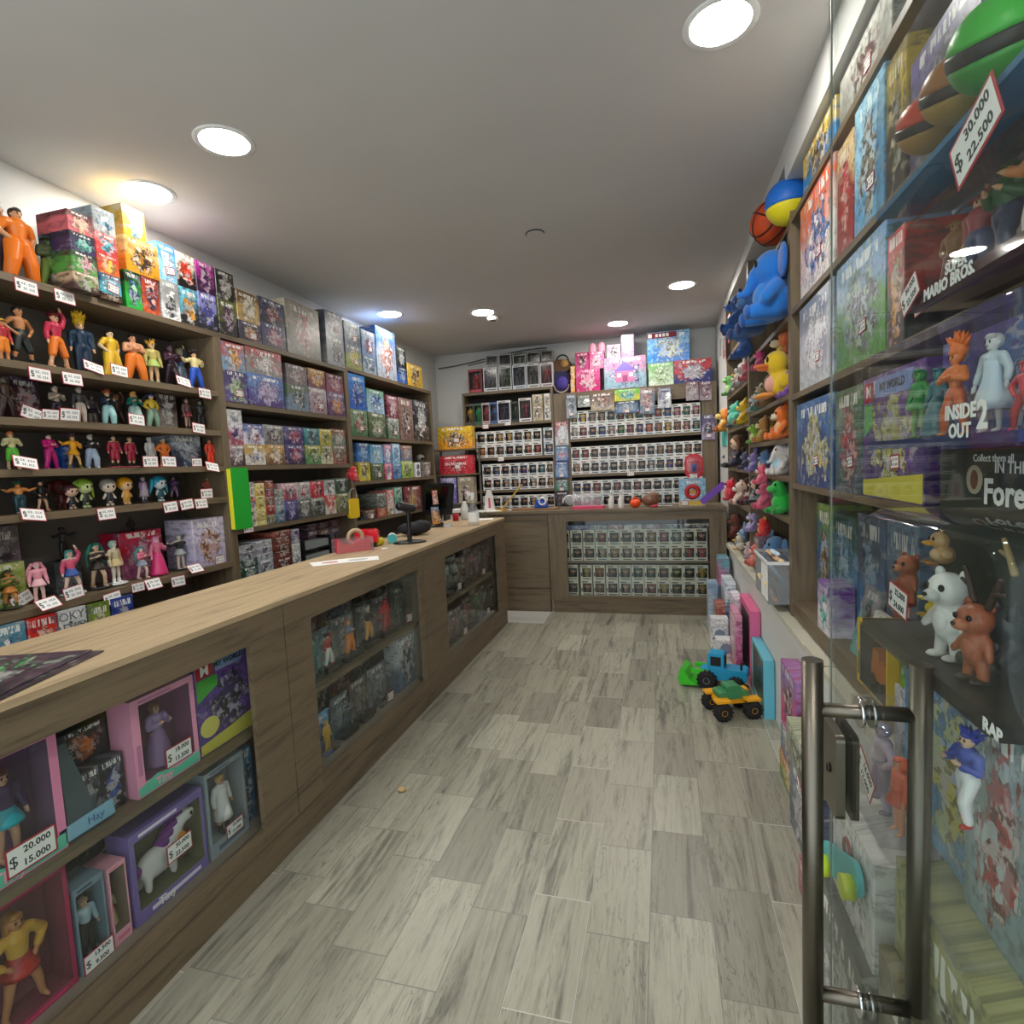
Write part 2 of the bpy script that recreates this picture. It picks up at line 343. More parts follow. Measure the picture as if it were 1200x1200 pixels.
# ---------------------------------------------------------------- left bookcases
def bookcase(y0,y1,boards,label,ztop,x0=XL+.004,x1=-2.43):
    r=empty('bookcase',(( x0+x1)/2,(y0+y1)/2,0))
    for a in(y0,y1-.026):
        b=MB(); b.box(x0,x1,a+.0005,a+.0255,0,ztop-.03); part('side_panel',b,WZ,r)
    for z in boards+[ztop]:
        b=MB(); b.box(x0+.012,x1-.003 if z!=ztop else x1,y0+.026 if z!=ztop else y0,y1-.026 if z!=ztop else y1,z-.03,z); part('shelf',b,WY,r)
    b=MB(); b.box(x0,x0+.01,y0+.026,y1-.026,0,ztop-.03); part('back_panel',b,plain('bookcase_back','6a645c',.7),r)
    return tag(r,label,'bookcase')
ZU1=[.1,.72,1.024,1.402,1.58,1.782,2.005]; ZU2=[.1,.45,.85,1.205,1.583,1.955]; ZU3=[.1,.72,1.105,1.435,1.81]
bookcase(1.33,2.667,ZU1,'dark oak bookcase full of standing figurines on the left wall',2.34)
bookcase(2.667,4.0,ZU2,'dark oak bookcase of stacked kit boxes beside the figurine bookcase',2.345)
bookcase(4.0,5.70,ZU3,'dark oak bookcase nearest the back left corner of the room',2.36)
# ---------------------------------------------------------------- back bookcases
YS=6.3
def backcase(x0,x1,boards,label,ztop,pl=.026,pr=.026,header=None):
    r=empty('bookcase',((x0+x1)/2,YS+.15,0)); y1=YB-.004
    for a,w in((x0,pl),(x1-pr,pr)):
        b=MB(); b.box(a+.0005,a+w-.0005,YS,y1,0,ztop-.03); part('side_panel' if w<.05 else 'pillar',b,WZ,r)
    for z in boards+[ztop]:
        t=z==ztop; b=MB(); b.box(x0 if t else x0+pl,x1 if t else x1-pr,YS+.003,y1-.012,z-.03,z); part('shelf',b,WX,r)
    if header: b=MB(); b.box(x0+pl,x1-pr,YS+.002,YS+.02,header,ztop-.03); part('header_panel',b,WX,r)
    b=MB(); b.box(x0+pl,x1-pr,y1-.012,y1,0,ztop-.03); part('back_panel',b,DKBACK,r)
    return tag(r,label,'bookcase')
ZBL=[.1,.6,1.0,1.224,1.612,2.01]; ZBR=[.1,.55,.985,1.37,1.775]
backcase(-2.29,-1.19,ZBL,'dark bookcase of figure boxes left of the pillar on the back wall',2.39)
backcase(-1.186,.575,ZBR,'wide bookcase with pillars and header panel on the back wall',2.30,.18,.155,2.14)
# narrow rack in the corner
YR=6.06; RX0,RX1=sx(510,YR,1.5),sx(557,YR,1.5)
ZR=[sz(527,-2.45,YR),sz(556,-2.45,YR),sz(590,-2.45,YR)]
r=empty('corner_rack',((RX0+RX1)/2,YR+.1,0))
for z in ZR:
    b=MB(); b.box(RX0,RX1,YR,YR+.2,z-.018,z); part('shelf',b,WX,r)
for a in(RX0,RX1-.015):
    for yy in(YR+.170,YR+.185):
        b=MB(); b.box(a,a+.015,yy,yy+.015,0,ZR[0]-.018); part('post',b,plain('grey_post','6c675f',.5),r)
tag(r,'narrow corner rack of board games between the two bookcase runs','rack')
# ---------------------------------------------------------------- the long counter
XCF=-1.46; XCB=-1.975
def counter_unit(y0,y1,w0,w1,label,grooves=()):
    r=empty('display_counter',((XCF+XCB)/2,(y0+y1)/2,0)); zt=.998
    for a0,a1 in((y0+.002,w0),(w1,y1-.002)): b=MB(); b.box(XCF-.02,XCF,a0,a1,.13,zt); part('stile_panel',b,WY,r)
    b=MB(); b.box(XCF-.02,XCF,w0,w1,.897,zt); part('top_rail',b,WY,r)
    b=MB(); b.box(XCF-.03,XCF+.002,w0,w1,.165,.19); part('bottom_rail',b,WY,r)
    b=MB(); b.box(XCB+.02,XCF-.02,y0+.002,y0+.02,.13,zt); b.box(XCB+.02,XCF-.02,y1-.02,y1-.002,.13,zt); b.box(XCB+.02,XCB+.035,y0+.02,y1-.02,.13,zt); b.box(XCB+.02,XCF-.02,y0+.02,y1-.02,.165,.185)
    part('carcass',b,plain('counter_inside','8c8072',.7),r)
    b=MB(); b.box(XCB+.035,XCF-.045,y0+.02,y1-.02,.535,.555); part('shelf',b,WY,r)
    b=MB(); b.box(XCF-.028,XCF-.022,w0-.01,w1+.01,.19,.9); part('glass_pane',b,PANE,r)
    b=MB(); b.box(XCB+.02,XCF-.012,y0,y1,0,.13); b.box(XCF-.02,XCF-.002,w0,w1,.13,.165); part('plinth',b,WY,r)
    return tag(r,label,'counter')
counter_unit(.3,1.82,.45,1.63,'counter unit with doll boxes behind glass nearest the entrance')
counter_unit(1.82,3.14,1.99,3.08,'counter unit with figure blisters behind glass in the middle of the run')
counter_unit(3.14,5.0,3.49,4.73,'counter unit with dark glass window at the far end of the run')
b=MB(); b.box(XCB,XCF+.004,.3,5.0,1.0,1.02); tag(add('worktop',b.mesh('worktop',WTOP)),'long wood-grain worktop running down the left counter','worktop')
# ---------------------------------------------------------------- back counter
YC=5.41
r=empty('corner_cabinet',(-1.55,5.68,0))
b=MB(); b.box(-1.97,-1.125,YC+.03,5.93,.0,1.008); part('carcass',b,WZ,r)
b=MB(); b.box(-1.6,-1.13,YC+.012,YC+.03,.25,.93); part('door_panel',b,WX,r)
b=MB(); b.box(-1.6,-1.13,YC+.018,YC+.03,.94,1.006); part('top_rail',b,WX,r)
b=MB(); b.box(-1.6,-1.13,YC+.012,YC+.03,.005,.24); part('kick_panel',b,WX,r)
tag(r,'plain wood corner cabinet joining the long counter to the back counter','cabinet')
r=empty('display_counter',(-.28,5.68,0))
for a0,a1 in((-1.118,-.94),(.41,.56)): b=MB(); b.box(a0,a1,YC,YC+.02,.13 if a0<0 else 0,1.008); part('stile_panel',b,WZ,r)
b=MB(); b.box(-.94,.41,YC,YC+.02,.925,1.008); part('top_rail',b,WX,r)
b=MB(); b.box(-.94,.41,YC-.004,YC+.03,.155,.175); part('bottom_rail',b,WX,r)
b=MB(); b.box(-1.1,.41,YC+.01,YC+.03,0,.155); part('plinth',b,WX,r)
b=MB(); b.box(-1.118,-1.1,YC+.02,5.93,0,1.008); b.box(.54,.56,YC+.02,5.93,0,1.008); b.box(-1.1,.54,5.915,5.93,0,1.008); b.box(-1.1,.54,YC+.03,5.915,.145,.165); part('carcass',b,plain('counter_inside','8c8072',.7),r)
b=MB(); b.box(-1.1,.54,YC+.045,5.915,.498,.518); part('shelf',b,WX,r)
b=MB(); b.box(-.95,.42,YC+.022,YC+.028,.175,.93); part('glass_pane',b,PANE,r)
tag(r,'back counter with four rows of white figure boxes behind glass','counter')
b=MB(); b.box(-1.98,.565,YC-.006,5.95,1.01,1.035); tag(add('worktop',b.mesh('worktop',WX)),'worktop of the back counter scattered with bottles and papers','worktop')
# ---------------------------------------------------------------- right shelving
XS=.605
def wallcase(y0,y1,boards,label,ztop=2.755,base=None):
    r=empty('wall_shelf_unit',(XS+.15,(y0+y1)/2,.69)); x1=XN-.004
    for a in(y0,y1-.03):
        b=MB(); b.box(XS-.004,x1,a+.0005,a+.0295,.697,ztop); part('side_panel',b,WZ,r)
    for z in boards:
        b=MB(); b.box(XS,x1-.012,y0+.03,y1-.03,z-(.07 if z==base else .025),z); part('shelf',b,WY,r)
    b=MB(); b.box(x1-.012,x1,y0+.03,y1-.03,.697,ztop); part('back_panel',b,plain('wall_shelf_back','4c453d',.7),r)
    return tag(r,label,'shelf unit')
wallcase(.5,2.96,[.775,1.355,1.775,2.17,2.59],'wall shelving full of large toy boxes behind the glass door',base=.775)
wallcase(2.96,4.27,[.73,1.17,1.38,1.575,1.79,2.165,2.585],'wall shelving crammed with plush toys next to the boxed toys',2.83)
wallcase(4.27,5.61,[.73,1.1,1.39,1.735,2.04,2.4],'wall shelving of plush toys at the far end by the back counter',2.83)
# ---------------------------------------------------------------- ceiling lights
LP=[(.22,2.086,'round ceiling downlight nearest the camera on the right'),(-1.76,2.075,'round ceiling downlight over the near counter'),(-2.409,2.286,'round ceiling downlight closest to the figurine bookcase'),
(-2.354,4.691,'round ceiling downlight above the corner end of the left bookcases'),(-1.566,4.999,'round ceiling downlight beside the small smoke detector'),(-.412,5.991,'round ceiling downlight just in front of the back wall bookcases'),(.191,4.936,'round ceiling downlight at the far right near the plush shelves'),
(.2,-.45,'added ceiling downlight, unseen behind the camera on the right'),(-1.6,-.45,'added ceiling downlight, unseen behind the camera on the left')]  # last two are unseen lamps added to light the near end
bt=MB(); bt.lathe([(.098,-.004),(.118,-.006),(.122,-.002),(.122,-.0005),(.098,-.0005),(.098,-.004)],32,cap=False)
mt=bt.mesh('lamp_trim',WHITE); bd=MB(); bd.lathe([(.097,-.0035),(.097,-.001)],32); md=bd.mesh('diffuser',LAMPM)
for x,y,l in LP:
    r=empty('ceiling_light',(x,y,ZC)); add('trim_ring',mt,r); add('diffuser',md,r); tag(r,l,'ceiling light')
r=empty('smoke_detector',(-1.53,5.19,ZC)); b=MB(); b.lathe([(.03,-.035),(.05,-.03),(.06,-.012),(.06,-.0005)],24); add('housing',b.mesh('housing',WHITE),r); b=MB(); b.lathe([(.02,-.037),(.03,-.0355)],16); add('vent_ring',b.mesh('vent_ring',BLACK),r)
tag(r,'small white smoke detector on the ceiling beside a downlight','smoke detector')
r=empty('ceiling_cover',(-.725,3.473,ZC)); b=MB(); b.lathe([(.052,-.006),(.056,-.0005)],24); add('cover_plate',b.mesh('cover_plate',CEILM),r); b=MB(); b.torus((0,0,-.004),.056,.0035,2,24,6,0,PI*.95,PI*2.05); add('painted_shadow_arc',b.mesh('painted_shadow_arc',BLACK),r)  # black half ring stands for the shadow along the plate's edge
tag(r,'round cover plate alone in the middle of the ceiling','ceiling cover')
# daylight that falls in through the open shop front behind the camera
W=bpy.data.worlds.new('street_daylight'); S.world=W; W.use_nodes=True; W.node_tree.nodes['Background'].inputs[0].default_value=(.85,.95,1,1); W.node_tree.nodes['Background'].inputs[1].default_value=.55
# ---------------------------------------------------------------- the glass door
r=empty('door_1',(.33,.3,0)); r['kind']='structure'
b=MB(); b.box(.325,.335,.3,1.25,.012,2.38); part('glass_pane',b,make_clear('door_glass',(.955,.98,.965),.4,.008,.003),r)
b=MB(); b.box(.3285,.3315,1.2495,1.2512,.012,2.38); part('polished_edge',b,plain('glass_edge','79857d',.3),r)
h=empty('handle',(0,0,0)); h.parent=r; h.location=-Vector(r.location)+Vector((.33,1.05,0))
for s in(-1,1):
    b=MB(); b.cone((s*.083,0,.3),(s*.083,0,1.135),.0175,.0175,24); add('bar',b.mesh('bar',STEEL),h)
for z in(.50,1.045):
    b=MB(); b.cone((-.083,0,z),(.083,0,z),.0125,.0125,18); add('standoff',b.mesh('standoff',STEEL),h)
    for s in(-1,1): b=MB(); b.cone((s*.006,0,z),(s*.012,0,z),.026,.026,24); add('washer',b.mesh('washer',CHROME),h)
k=empty('lock',(0,0,0)); k.parent=r; k.location=-Vector(r.location)+Vector((.33,1.19,.87))
b=MB(); b.rbox(-.022,-.006,-.055,.055,-.085,.085,.012,0,3,0); add('lock_case',b.mesh('lock_case',plain('satin_nickel','7d776c',.38,1.0)),k)
b=MB(); b.rbox(.006,.018,-.055,.055,-.085,.085,.012,0,3,0); add('lock_keep',b.mesh('lock_keep',DKMETAL),k)
b=MB(); b.cone((-.0225,-.01,0),(-.026,-.01,0),.009,.009,16,0); b.box(-.0275,-.026,-.012,-.008,-.006,.006); add('key_cylinder',b.mesh('key_cylinder',DKMETAL),k)
# ---------------------------------------------------------------- toy figures
def _mir(j): return (-j[0],j[1],j[2])
ARM={'down':((.165,.01,.645),(.185,-.03,.50)),'hips':((.25,.03,.66),(.13,-.05,.55)),'crossed':((.19,-.05,.66),(-.02,-.13,.70)),
 'raise':((.19,0,.93),(.13,-.02,1.05)),'out':((.27,.01,.74),(.38,-.05,.79)),'guard':((.18,-.05,.66),(.09,-.19,.73))}
LEG={'stand':((.075,-.01,.27),(.08,.0,.035)),'wide':((.125,-.03,.27),(.17,.0,.035)),'step':((.07,-.10,.29),(.09,-.06,.035))}
POSE={'stand':('down','down','stand'),'hips':('hips','hips','wide'),'crossed':('crossed','crossed','wide'),'raise':('down','raise','wide'),
 'out':('out','guard','wide'),'guard':('guard','guard','step'),'walk':('down','guard','step'),'armsout':('out','out','stand')}
_fm={}
def hum_body(pose,bulk):
    k=('b',pose,bulk)
    if k in _fm: return _fm[k]
    l,r,lg=POSE[pose]; b=MB(); w=bulk
    b.cap((0,0,.53),(0,-.005,.62),.075*w,.07*w); b.cap((0,-.005,.62),(0,0,.76),.07*w,.09*w)
    b.cap((-.085*w,0,.785),(.085*w,0,.785),.05*w,.05*w); b.cap((0,0,.8),(0,-.01,.87),.035,.033)
    b.ell((0,-.012,.925),(.063,.068,.078)); b.ell((0,-.078,.915),(.012,.016,.014)); b.ell((0,-.03,.875),(.04,.045,.03))
    for s in(-1,1): b.ell((s*.064,0,.92),(.012,.018,.022))
    for s,a in((-1,l),(1,r)):
        e,h=ARM[a]; f=lambda j:(s*j[0],j[1],j[2]); sh=(s*.125*w,0,.785); e,h=f(e),f(h)
        b.cap(sh,e,.043*w,.033*w); b.cap(e,h,.034*w,.024*w)
        d=(Vector(h)-Vector(e)).normalized(); hp=Vector(h)+d*.03
        b.ell(tuple(hp),(.026,.028,.032)); 
        for q in(-1,0,1): b.cap(tuple(hp),tuple(hp+d*.045+Vector((q*.016,0,0))),.011,.009,n=6)
        kn,an=LEG[lg]; 
        if lg=='step' and s<0: kn,an=(.08,.04,.28),(.085,.1,.045)
        kn,an=f(kn),f(an); b.cap((s*.05*w,0,.52),kn,.062*w,.043*w); b.cap(kn,an,.044*w,.028*w); b.cap(an,(an[0],an[1]-.07,.022),.026,.021)
    _fm[k]=fuse(b,.0135,[p1],'figure_body',3); return _fm[k]
def hum_bottom(pose,kind,bulk):
    k=('t',pose,kind,bulk)
    if k in _fm: return _fm[k]
    lg=POSE[pose][2]; b=MB(); w=bulk; g=.018
    if kind in('trousers','shorts','baggy trousers'):
        gg=g+(.022 if kind[0]=='b' else 0)
        b.cap((0,0,.52),(0,0,.60),.085*w+g*.3,.075*w+g*.3,n=12)
        for s in(-1,1):
            kn,an=LEG[lg]
            if lg=='step' and s<0: kn,an=(.08,.04,.28),(.085,.1,.045)
            kn,an=(s*kn[0],kn[1],kn[2]),(s*an[0],an[1],an[2])
            b.cap((s*.05*w,0,.52),kn,.064*w+gg,.046*w+gg)
            if kind!='shorts': b.cap(kn,tuple(Vector(an).lerp(Vector(kn),.18)),.046*w+gg,.03*w+gg*1.1)
    elif kind=='skirt': b.lathe([(.075*w,.61),(.10*w,.56),(.155,.46),(.165,.42),(.14,.43)],16)
    elif kind=='gown': b.lathe([(.075*w,.62),(.11,.52),(.16,.34),(.21,.06),(.215,.02),(.18,.02)],16)
    elif kind=='coat': b.lathe([(.105*w,.80),(.10*w,.66),(.115*w,.56),(.15,.36),(.17,.24),(.15,.25)],14)
    if kind in('trousers','shorts','baggy trousers'): _fm[k]=fuse(b,.014,[p1],'figure_bottom',2)
    else: _fm[k]=b.mesh('figure_bottom',[p1])
    return _fm[k]
def hum_top(pose,bulk,bare):
    k=('u',pose,bulk,bare)
    if k in _fm: return _fm[k]
    l,r,lg=POSE[pose]; b=MB(); w=bulk; g=.012
    b.cap((0,0,.60),(0,-.005,.66),.072*w+g,.075*w+g,n=12); b.cap((0,-.005,.64),(0,0,.765),.074*w+g,.092*w+g,n=12); b.cap((-.085*w,0,.785),(.085*w,0,.785),.05*w+g,.05*w+g)
    for s,a in((-1,l),(1,r)):
        e,h=ARM[a]; sh=(s*.125*w,0,.785); e=(s*e[0],e[1],e[2]); h=(s*h[0],h[1],h[2])
        q=Vector(sh).lerp(Vector(e),.6 if bare else 1); b.cap(sh,tuple(q),.044*w+g,.036*w+g)
        if not bare: b.cap(e,tuple(Vector(e).lerp(Vector(h),.75)),.036*w+g,.028*w+g)
    _fm[k]=fuse(b,.014,[p1],'figure_top',2); return _fm[k]
def hum_hair(kind):
    k=('h',kind)
    if k in _fm: return _fm[k]
    b=MB(); c=(0,.012,.935)
    b.ell((0,.018,.942),(.075,.073,.078)); b.ell((0,-.035,.985),(.06,.045,.035))
    if kind=='spiky':
        for i in range(11):
            a=i*2.4; e=.25+.75*((i*37)%11)/11; d=Vector((math.cos(a)*.75,math.sin(a)*.6+.12,e)).normalized(); s=Vector(c)+d*.05; b.cone(tuple(s),tuple(s+d*.11+Vector((0,0,.025))),.042,.003,8)
    elif kind=='tall spiky':
        b.ell((0,.03,1.03),(.10,.09,.115))
        for i in range(16):
            a=i*2.4; q=.35+.6*((i*7)%16)/16; d=Vector((math.cos(a)*(1-q)*1.2,math.sin(a)*(1-q)+.1,q)).normalized(); s=Vector((0,.03,1.03))+Vector((d.x*.06,d.y*.05,d.z*.07)); b.cone(tuple(s),tuple(s+d*.10+Vector((0,0,.05))),.05,.004,8)
    elif kind=='long': b.cap((0,.05,.95),(0,.075,.70),.07,.06); b.cap((.055,.01,.93),(.075,.0,.78),.03,.02); b.cap((-.055,.01,.93),(-.075,.0,.78),.03,.02)
    elif kind=='twin tailed':
        for s in(-1,1): b.ell((s*.085,.03,.97),(.03,.03,.03)); b.cap((s*.09,.03,.97),(s*.17,.05,.80),.035,.045); b.cap((s*.17,.05,.80),(s*.19,.04,.50),.045,.012)
    elif kind=='bobbed': b.ell((0,.02,.92),(.088,.08,.085)); 
    elif kind=='capped': b.lathe([(.12,.965),(.122,.972),(.075,.98),(.07,1.01),(.03,1.03)],16)
    _fm[k]=b.mesh('figure_hair',[p1]); return _fm[k]
def hum_eyes():
    if 'eyes' in _fm: return _fm['eyes']
    b=MB()
    for s in(-1,1): b.ell((s*.026,-.073,.93),(.011,.006,.013),0,8,6); b.box(s*.026-.014,s*.026+.014,-.079,-.072,.947,.951)
    b.box(-.014,.014,-.076,-.068,.888,.892); _fm['eyes']=b.mesh('face_print',[EYEM]); return _fm['eyes']
def hum_boots(pose):
    k=('o',pose)
    if k in _fm: return _fm[k]
    b=MB(); lg=POSE[pose][2]
    for s in(-1,1):
        kn,an=LEG[lg]
        if lg=='step' and s<0: kn,an=(.08,.04,.28),(.085,.1,.045)
        kn,an=Vector((s*kn[0],kn[1],kn[2])),Vector((s*an[0],an[1],an[2])); b.cap(tuple(an.lerp(kn,.35)),tuple(an),.042,.036); b.cap(tuple(an),(an[0],an[1]-.075,.03),.034,.028)
    _fm[k]=lr(b,'figure_boot',[p1]); return _fm[k]
def hum_chibi():
    """big-headed little body"""
    if 'cb' in _fm: return _fm['cb']
    b=MB(); b.cap((0,0,.22),(0,0,.42),.11,.10)
    for s in(-1,1): b.cap((s*.06,0,.2),(s*.075,-.01,.04),.06,.05); b.cap((s*.11,0,.42),(s*.19,-.03,.28),.045,.04); b.ell((s*.075,-.04,.03),(.05,.08,.03))
    b.ell((0,-.01,.70),(.235,.215,.225)); _fm['cb']=fuse(b,.018,[p1],'chibi_body',3); return _fm['cb']
def chibi_parts(kind):
    k=('ch',kind)
    if k in _fm: return _fm[k]
    b=MB(); b.ell((0,.03,.75),(.265,.235,.235),0,14,10)
    if kind=='spiky':
        for i in range(9):
            a=i*2.4; d=Vector((math.cos(a)*.8,math.sin(a)*.6+.1,.45)).normalized(); s=Vector((0,.03,.78))+d*.17; b.cone(tuple(s),tuple(s+d*.2),.12,.01,8)
    if kind=='twin tailed':
        for s in(-1,1): b.cap((s*.25,.05,.8),(s*.38,.06,.35),.10,.03)
    if kind=='long': b.cap((0,.12,.72),(0,.15,.3),.2,.16)
    h=b.mesh('chibi_hair',[p1]); d=MB(); d.cap((0,0,.25),(0,0,.43),.125,.112)
    for s in(-1,1): d.cap((s*.06,0,.22),(s*.07,0,.12),.07,.065)
    e=MB()
    for s in(-1,1): e.ell((s*.085,-.205,.69),(.035,.02,.045),0,8,6)
    _fm[k]=(h,d.mesh('chibi_outfit',[p1]),e.mesh('face_print',[EYEM])); return _fm[k]
BASE=None
def figure(loc,h,rz,pose,hair,bottom,sk,hc,tc_,bc,boots=None,base=None,bulk=1.0,root=None,loc_in=None,bare=False):
    """body is the thing, hair / top / trousers / boots are its parts"""
    global BASE
    if pose=='chibi':
        o=add('figurine',hum_chibi(),root,loc,rz,h/.96); col(o,sk); hm,om,em=chibi_parts(hair)
        for n,me,c in(('hair',hm,hc),('outfit',om,tc_),('face_print',em,None)):
            q=add(n,me,o)
            if c: col(q,c)
    else:
        top={'tall spiky':1.15,'spiky':1.06,'capped':1.03}.get(hair,1.02)
        o=add('figurine',hum_body(pose,bulk),root,loc,rz,h/top); col(o,sk)
        col(add('hair',hum_hair(hair),o),hc); add('face_print',hum_eyes(),o)
        if tc_: col(add('top',hum_top(pose,bulk,bare),o),tc_)
        if bc: col(add(bottom.replace(' ','_'),hum_bottom(pose,bottom,bulk),o),bc)
        if boots:
            for me in hum_boots(pose): col(add('boot',me,o),boots)
    if base:
        b=_fm.get('base')
        if not b:
            q=MB(); q.lathe([(.26,.001),(.26,.018),(.245,.026)],20); b=_fm['base']=q.mesh('stand',[p1])
        col(add('stand',b,o,sc=(1,.8,1)),base); o.location.z+=.024*o.scale[2]
        o.children[-1].location.z=-.0265
    return o
# ---------------------------------------------------------------- boxes
_bm={}
def carton_mesh(w,d,h):
    k=(round(w,3),round(d,3),round(h,3))
    if k not in _bm:
        b=MB(); c=min(.003,w*.03); b.prism([(-w/2+c,-d/2),(w/2-c,-d/2),(w/2,-d/2+c),(w/2,d/2-c),(w/2-c,d/2),(-w/2+c,d/2),(-w/2,d/2-c),(-w/2,-d/2+c)],0,h,2)
        _bm[k]=b.mesh('carton',[PRINT])
    return _bm[k]
def carton(name,w,d,h,loc,rz,cs,fq=1.0,parent=None,rot=None):
    o=add(name,carton_mesh(w,d,h),parent,loc,rz,rot=rot); col(o,*cs); o['sd']=rnd.random()*40; o['fq']=float(fq*max(.5,min(3.0,w/h))); return o
def stickermesh(big):
    k=('st',big)
    if k in _bm: return _bm[k]
    b=MB(); w,h=(.045,.03) if not big else (.085,.055)
    b.box(-w/2,w/2,-.0006,.0006,-h/2,h/2,1); b.box(-w/2+.003,w/2-.003,-.001,-.0006,-h/2+.003,h/2-.003,0)
    for x0,x1,z in((-.20,.40,.18),(-.14,.36,-.17)):
        for q in range(6):
            if q==2: b.box(w*(x0+(x1-x0)*.36),w*(x0+(x1-x0)*.39),-.0013,-.001,h*(z-.08),h*(z-.04),2); continue
            xa=x0+(x1-x0)*q/6; b.box(w*(xa+.008),w*(xa+(x1-x0)*.125),-.0013,-.001,h*(z+.04),h*(z+.075),2); b.box(w*(xa+.008),w*(xa+.028),-.0013,-.001,h*(z-.08),h*(z+.04),2); b.box(w*(xa+.03),w*(xa+(x1-x0)*.125),-.0013,-.001,h*(z-.08),h*(z-.045),2)
    for xa,xb,za,zb in((-.40,-.27,.12,.19),(-.40,-.37,.0,.12),(-.40,-.27,-.03,.04),(-.30,-.27,-.15,-.03),(-.40,-.27,-.22,-.15),(-.345,-.325,-.28,.25)): b.box(w*xa,w*xb,-.0013,-.001,h*za,h*zb,2)
    _bm[k]=b.mesh('price_card',[CARDW,CARDR,CARDK]); return _bm[k]
def sticker(o,x,z,y,tilt=0,sc=1.0): 
    q=add('price_tag',stickermesh(False),o,(x,y-.002,z),rot=(0,tilt,0)); q.scale=(sc,1,sc); return q
def bigtag(parent,x,y,z,l1,l2,w=.085,tilt=0,name='price_tag',rot=None):
    """white card, red border, readable price"""
    k=('bt',round(w,3))
    if k not in _bm:
        b=MB(); h=w*.62; b.box(-w/2,w/2,-.0006,.0006,-h/2,h/2,1); b.box(-w/2+w*.04,w/2-w*.04,-.001,-.0006,-h/2+w*.04,h/2-w*.04,0); _bm[k]=b.mesh('price_card',[CARDW,CARDR])
    q=add(name,_bm[k],parent,(x,y,z),rot=rot or (0,tilt,0))
    add('price_print',textmesh(l1,w*.20,CARDK,ext=.0002,bold=.0004*w/.085),q,(w*.11,-.0012,w*.14)); add('price_print',textmesh(l2,w*.20,CARDK,ext=.0002,bold=.0004*w/.085),q,(w*.08,-.0012,-w*.14)); add('price_print',textmesh('$',w*.34,CARDK,ext=.0002),q,(-w*.36,-.0012,-.002)); return q
def winbox_mesh(w,d,h,ml,mr,mb_,mt,cav):
    k=('wb',)+tuple(round(v,3) for v in(w,d,h,ml,mr,mb_,mt,cav))
    if k in _bm: return _bm[k]
    b=MB(); x0,x1,y0,y1=-w/2,w/2,-d/2,d/2; a0,a1,c0,c1=x0+ml,x1-mr,mb_,h-mt; yc=y0+cav
    Q=lambda *p,m=0: b.quad(p,m)
    for r in((x0,x1,0,c0),(x0,x1,c1,h),(x0,a0,c0,c1),(a1,x1,c0,c1)): Q((r[0],y0,r[2]),(r[1],y0,r[2]),(r[1],y0,r[3]),(r[0],y0,r[3]))
    Q((x1,y0,0),(x1,y1,0),(x1,y1,h),(x1,y0,h),m=3); Q((x0,y1,0),(x0,y0,0),(x0,y0,h),(x0,y1,h),m=3); Q((x1,y1,0),(x0,y1,0),(x0,y1,h),(x1,y1,h)); Q((x0,y0,h),(x1,y0,h),(x1,y1,h),(x0,y1,h)); Q((x0,y1,0),(x1,y1,0),(x1,y0,0),(x0,y0,0))
    Q((a0,yc,c0),(a1,yc,c0),(a1,yc,c1),(a0,yc,c1),m=1); Q((a0,y0,c0),(a1,y0,c0),(a1,yc,c0),(a0,yc,c0),m=1); Q((a0,yc,c1),(a1,yc,c1),(a1,y0,c1),(a0,y0,c1),m=1); Q((a0,y0,c1),(a0,y0,c0),(a0,yc,c0),(a0,yc,c1),m=1); Q((a1,y0,c0),(a1,y0,c1),(a1,yc,c1),(a1,yc,c0),m=1)
    # printed title strip above the window and name strip below
    e=.0004
    b.box(x0+w*.12,x0+w*.62,y0-e,y0,h-mt*.72,h-mt*.38,2); b.box(x0+w*.2,x1-w*.12,y0-e,y0,mb_*.3,mb_*.62,2); b.box(x0+w*.04,a0-w*.02,y0-e,y0,c0+(c1-c0)*.1,c0+(c1-c0)*.5,2)
    _bm[k]=b.mesh('window_carton',[amat('card','c1'),amat('card','c2'),amat('card','c3'),amat('card','c1')]); return _bm[k]
def panemesh(w,h):
    k=('pn',round(w,3),round(h,3))
    if k not in _bm: b=MB(); b.box(-w/2,w/2,-.0004,.0004,-h/2,h/2); _bm[k]=b.mesh('window',[WIN])
    return _bm[k]
def popfig(kind):
    k=('pf',kind)
    if k in _fm: return _fm[k]
    b=MB(); b.ell((0,0,.66),(.30,.24,.27),0,12,8); b.ell((0,.03,.73),(.33,.26,.24),1,12,8); b.cap((0,0,.15),(0,0,.36),.13,.12,2,8)
    for s in(-1,1): b.cap((s*.14,0,.36),(s*.2,-.04,.22),.05,.05,2,6); b.ell((s*.08,-.03,.05),(.09,.12,.06),2,8,5); b.ell((s*.11,-.225,.64),(.045,.03,.055),3,8,5)
    if kind==1:
        for i in range(6): a=i*1.05; b.cone((.2*math.cos(a),.1*math.sin(a),.85),(.36*math.cos(a),.2*math.sin(a),1.05),.1,.01,6,1)
    if kind==2:
        for s in(-1,1): b.cap((s*.28,.05,.75),(s*.36,.05,.4),.09,.05,1,6)
    if kind==3:
        for s in(-1,1): b.ell((s*.22,.02,.95),(.1,.06,.12),1,8,5)
    _fm[k]=b.mesh('big_head_figure',[amat('plastic','c1'),amat('plastic','c2'),amat('plastic','c3'),EYEM]); return _fm[k]
_pr={}
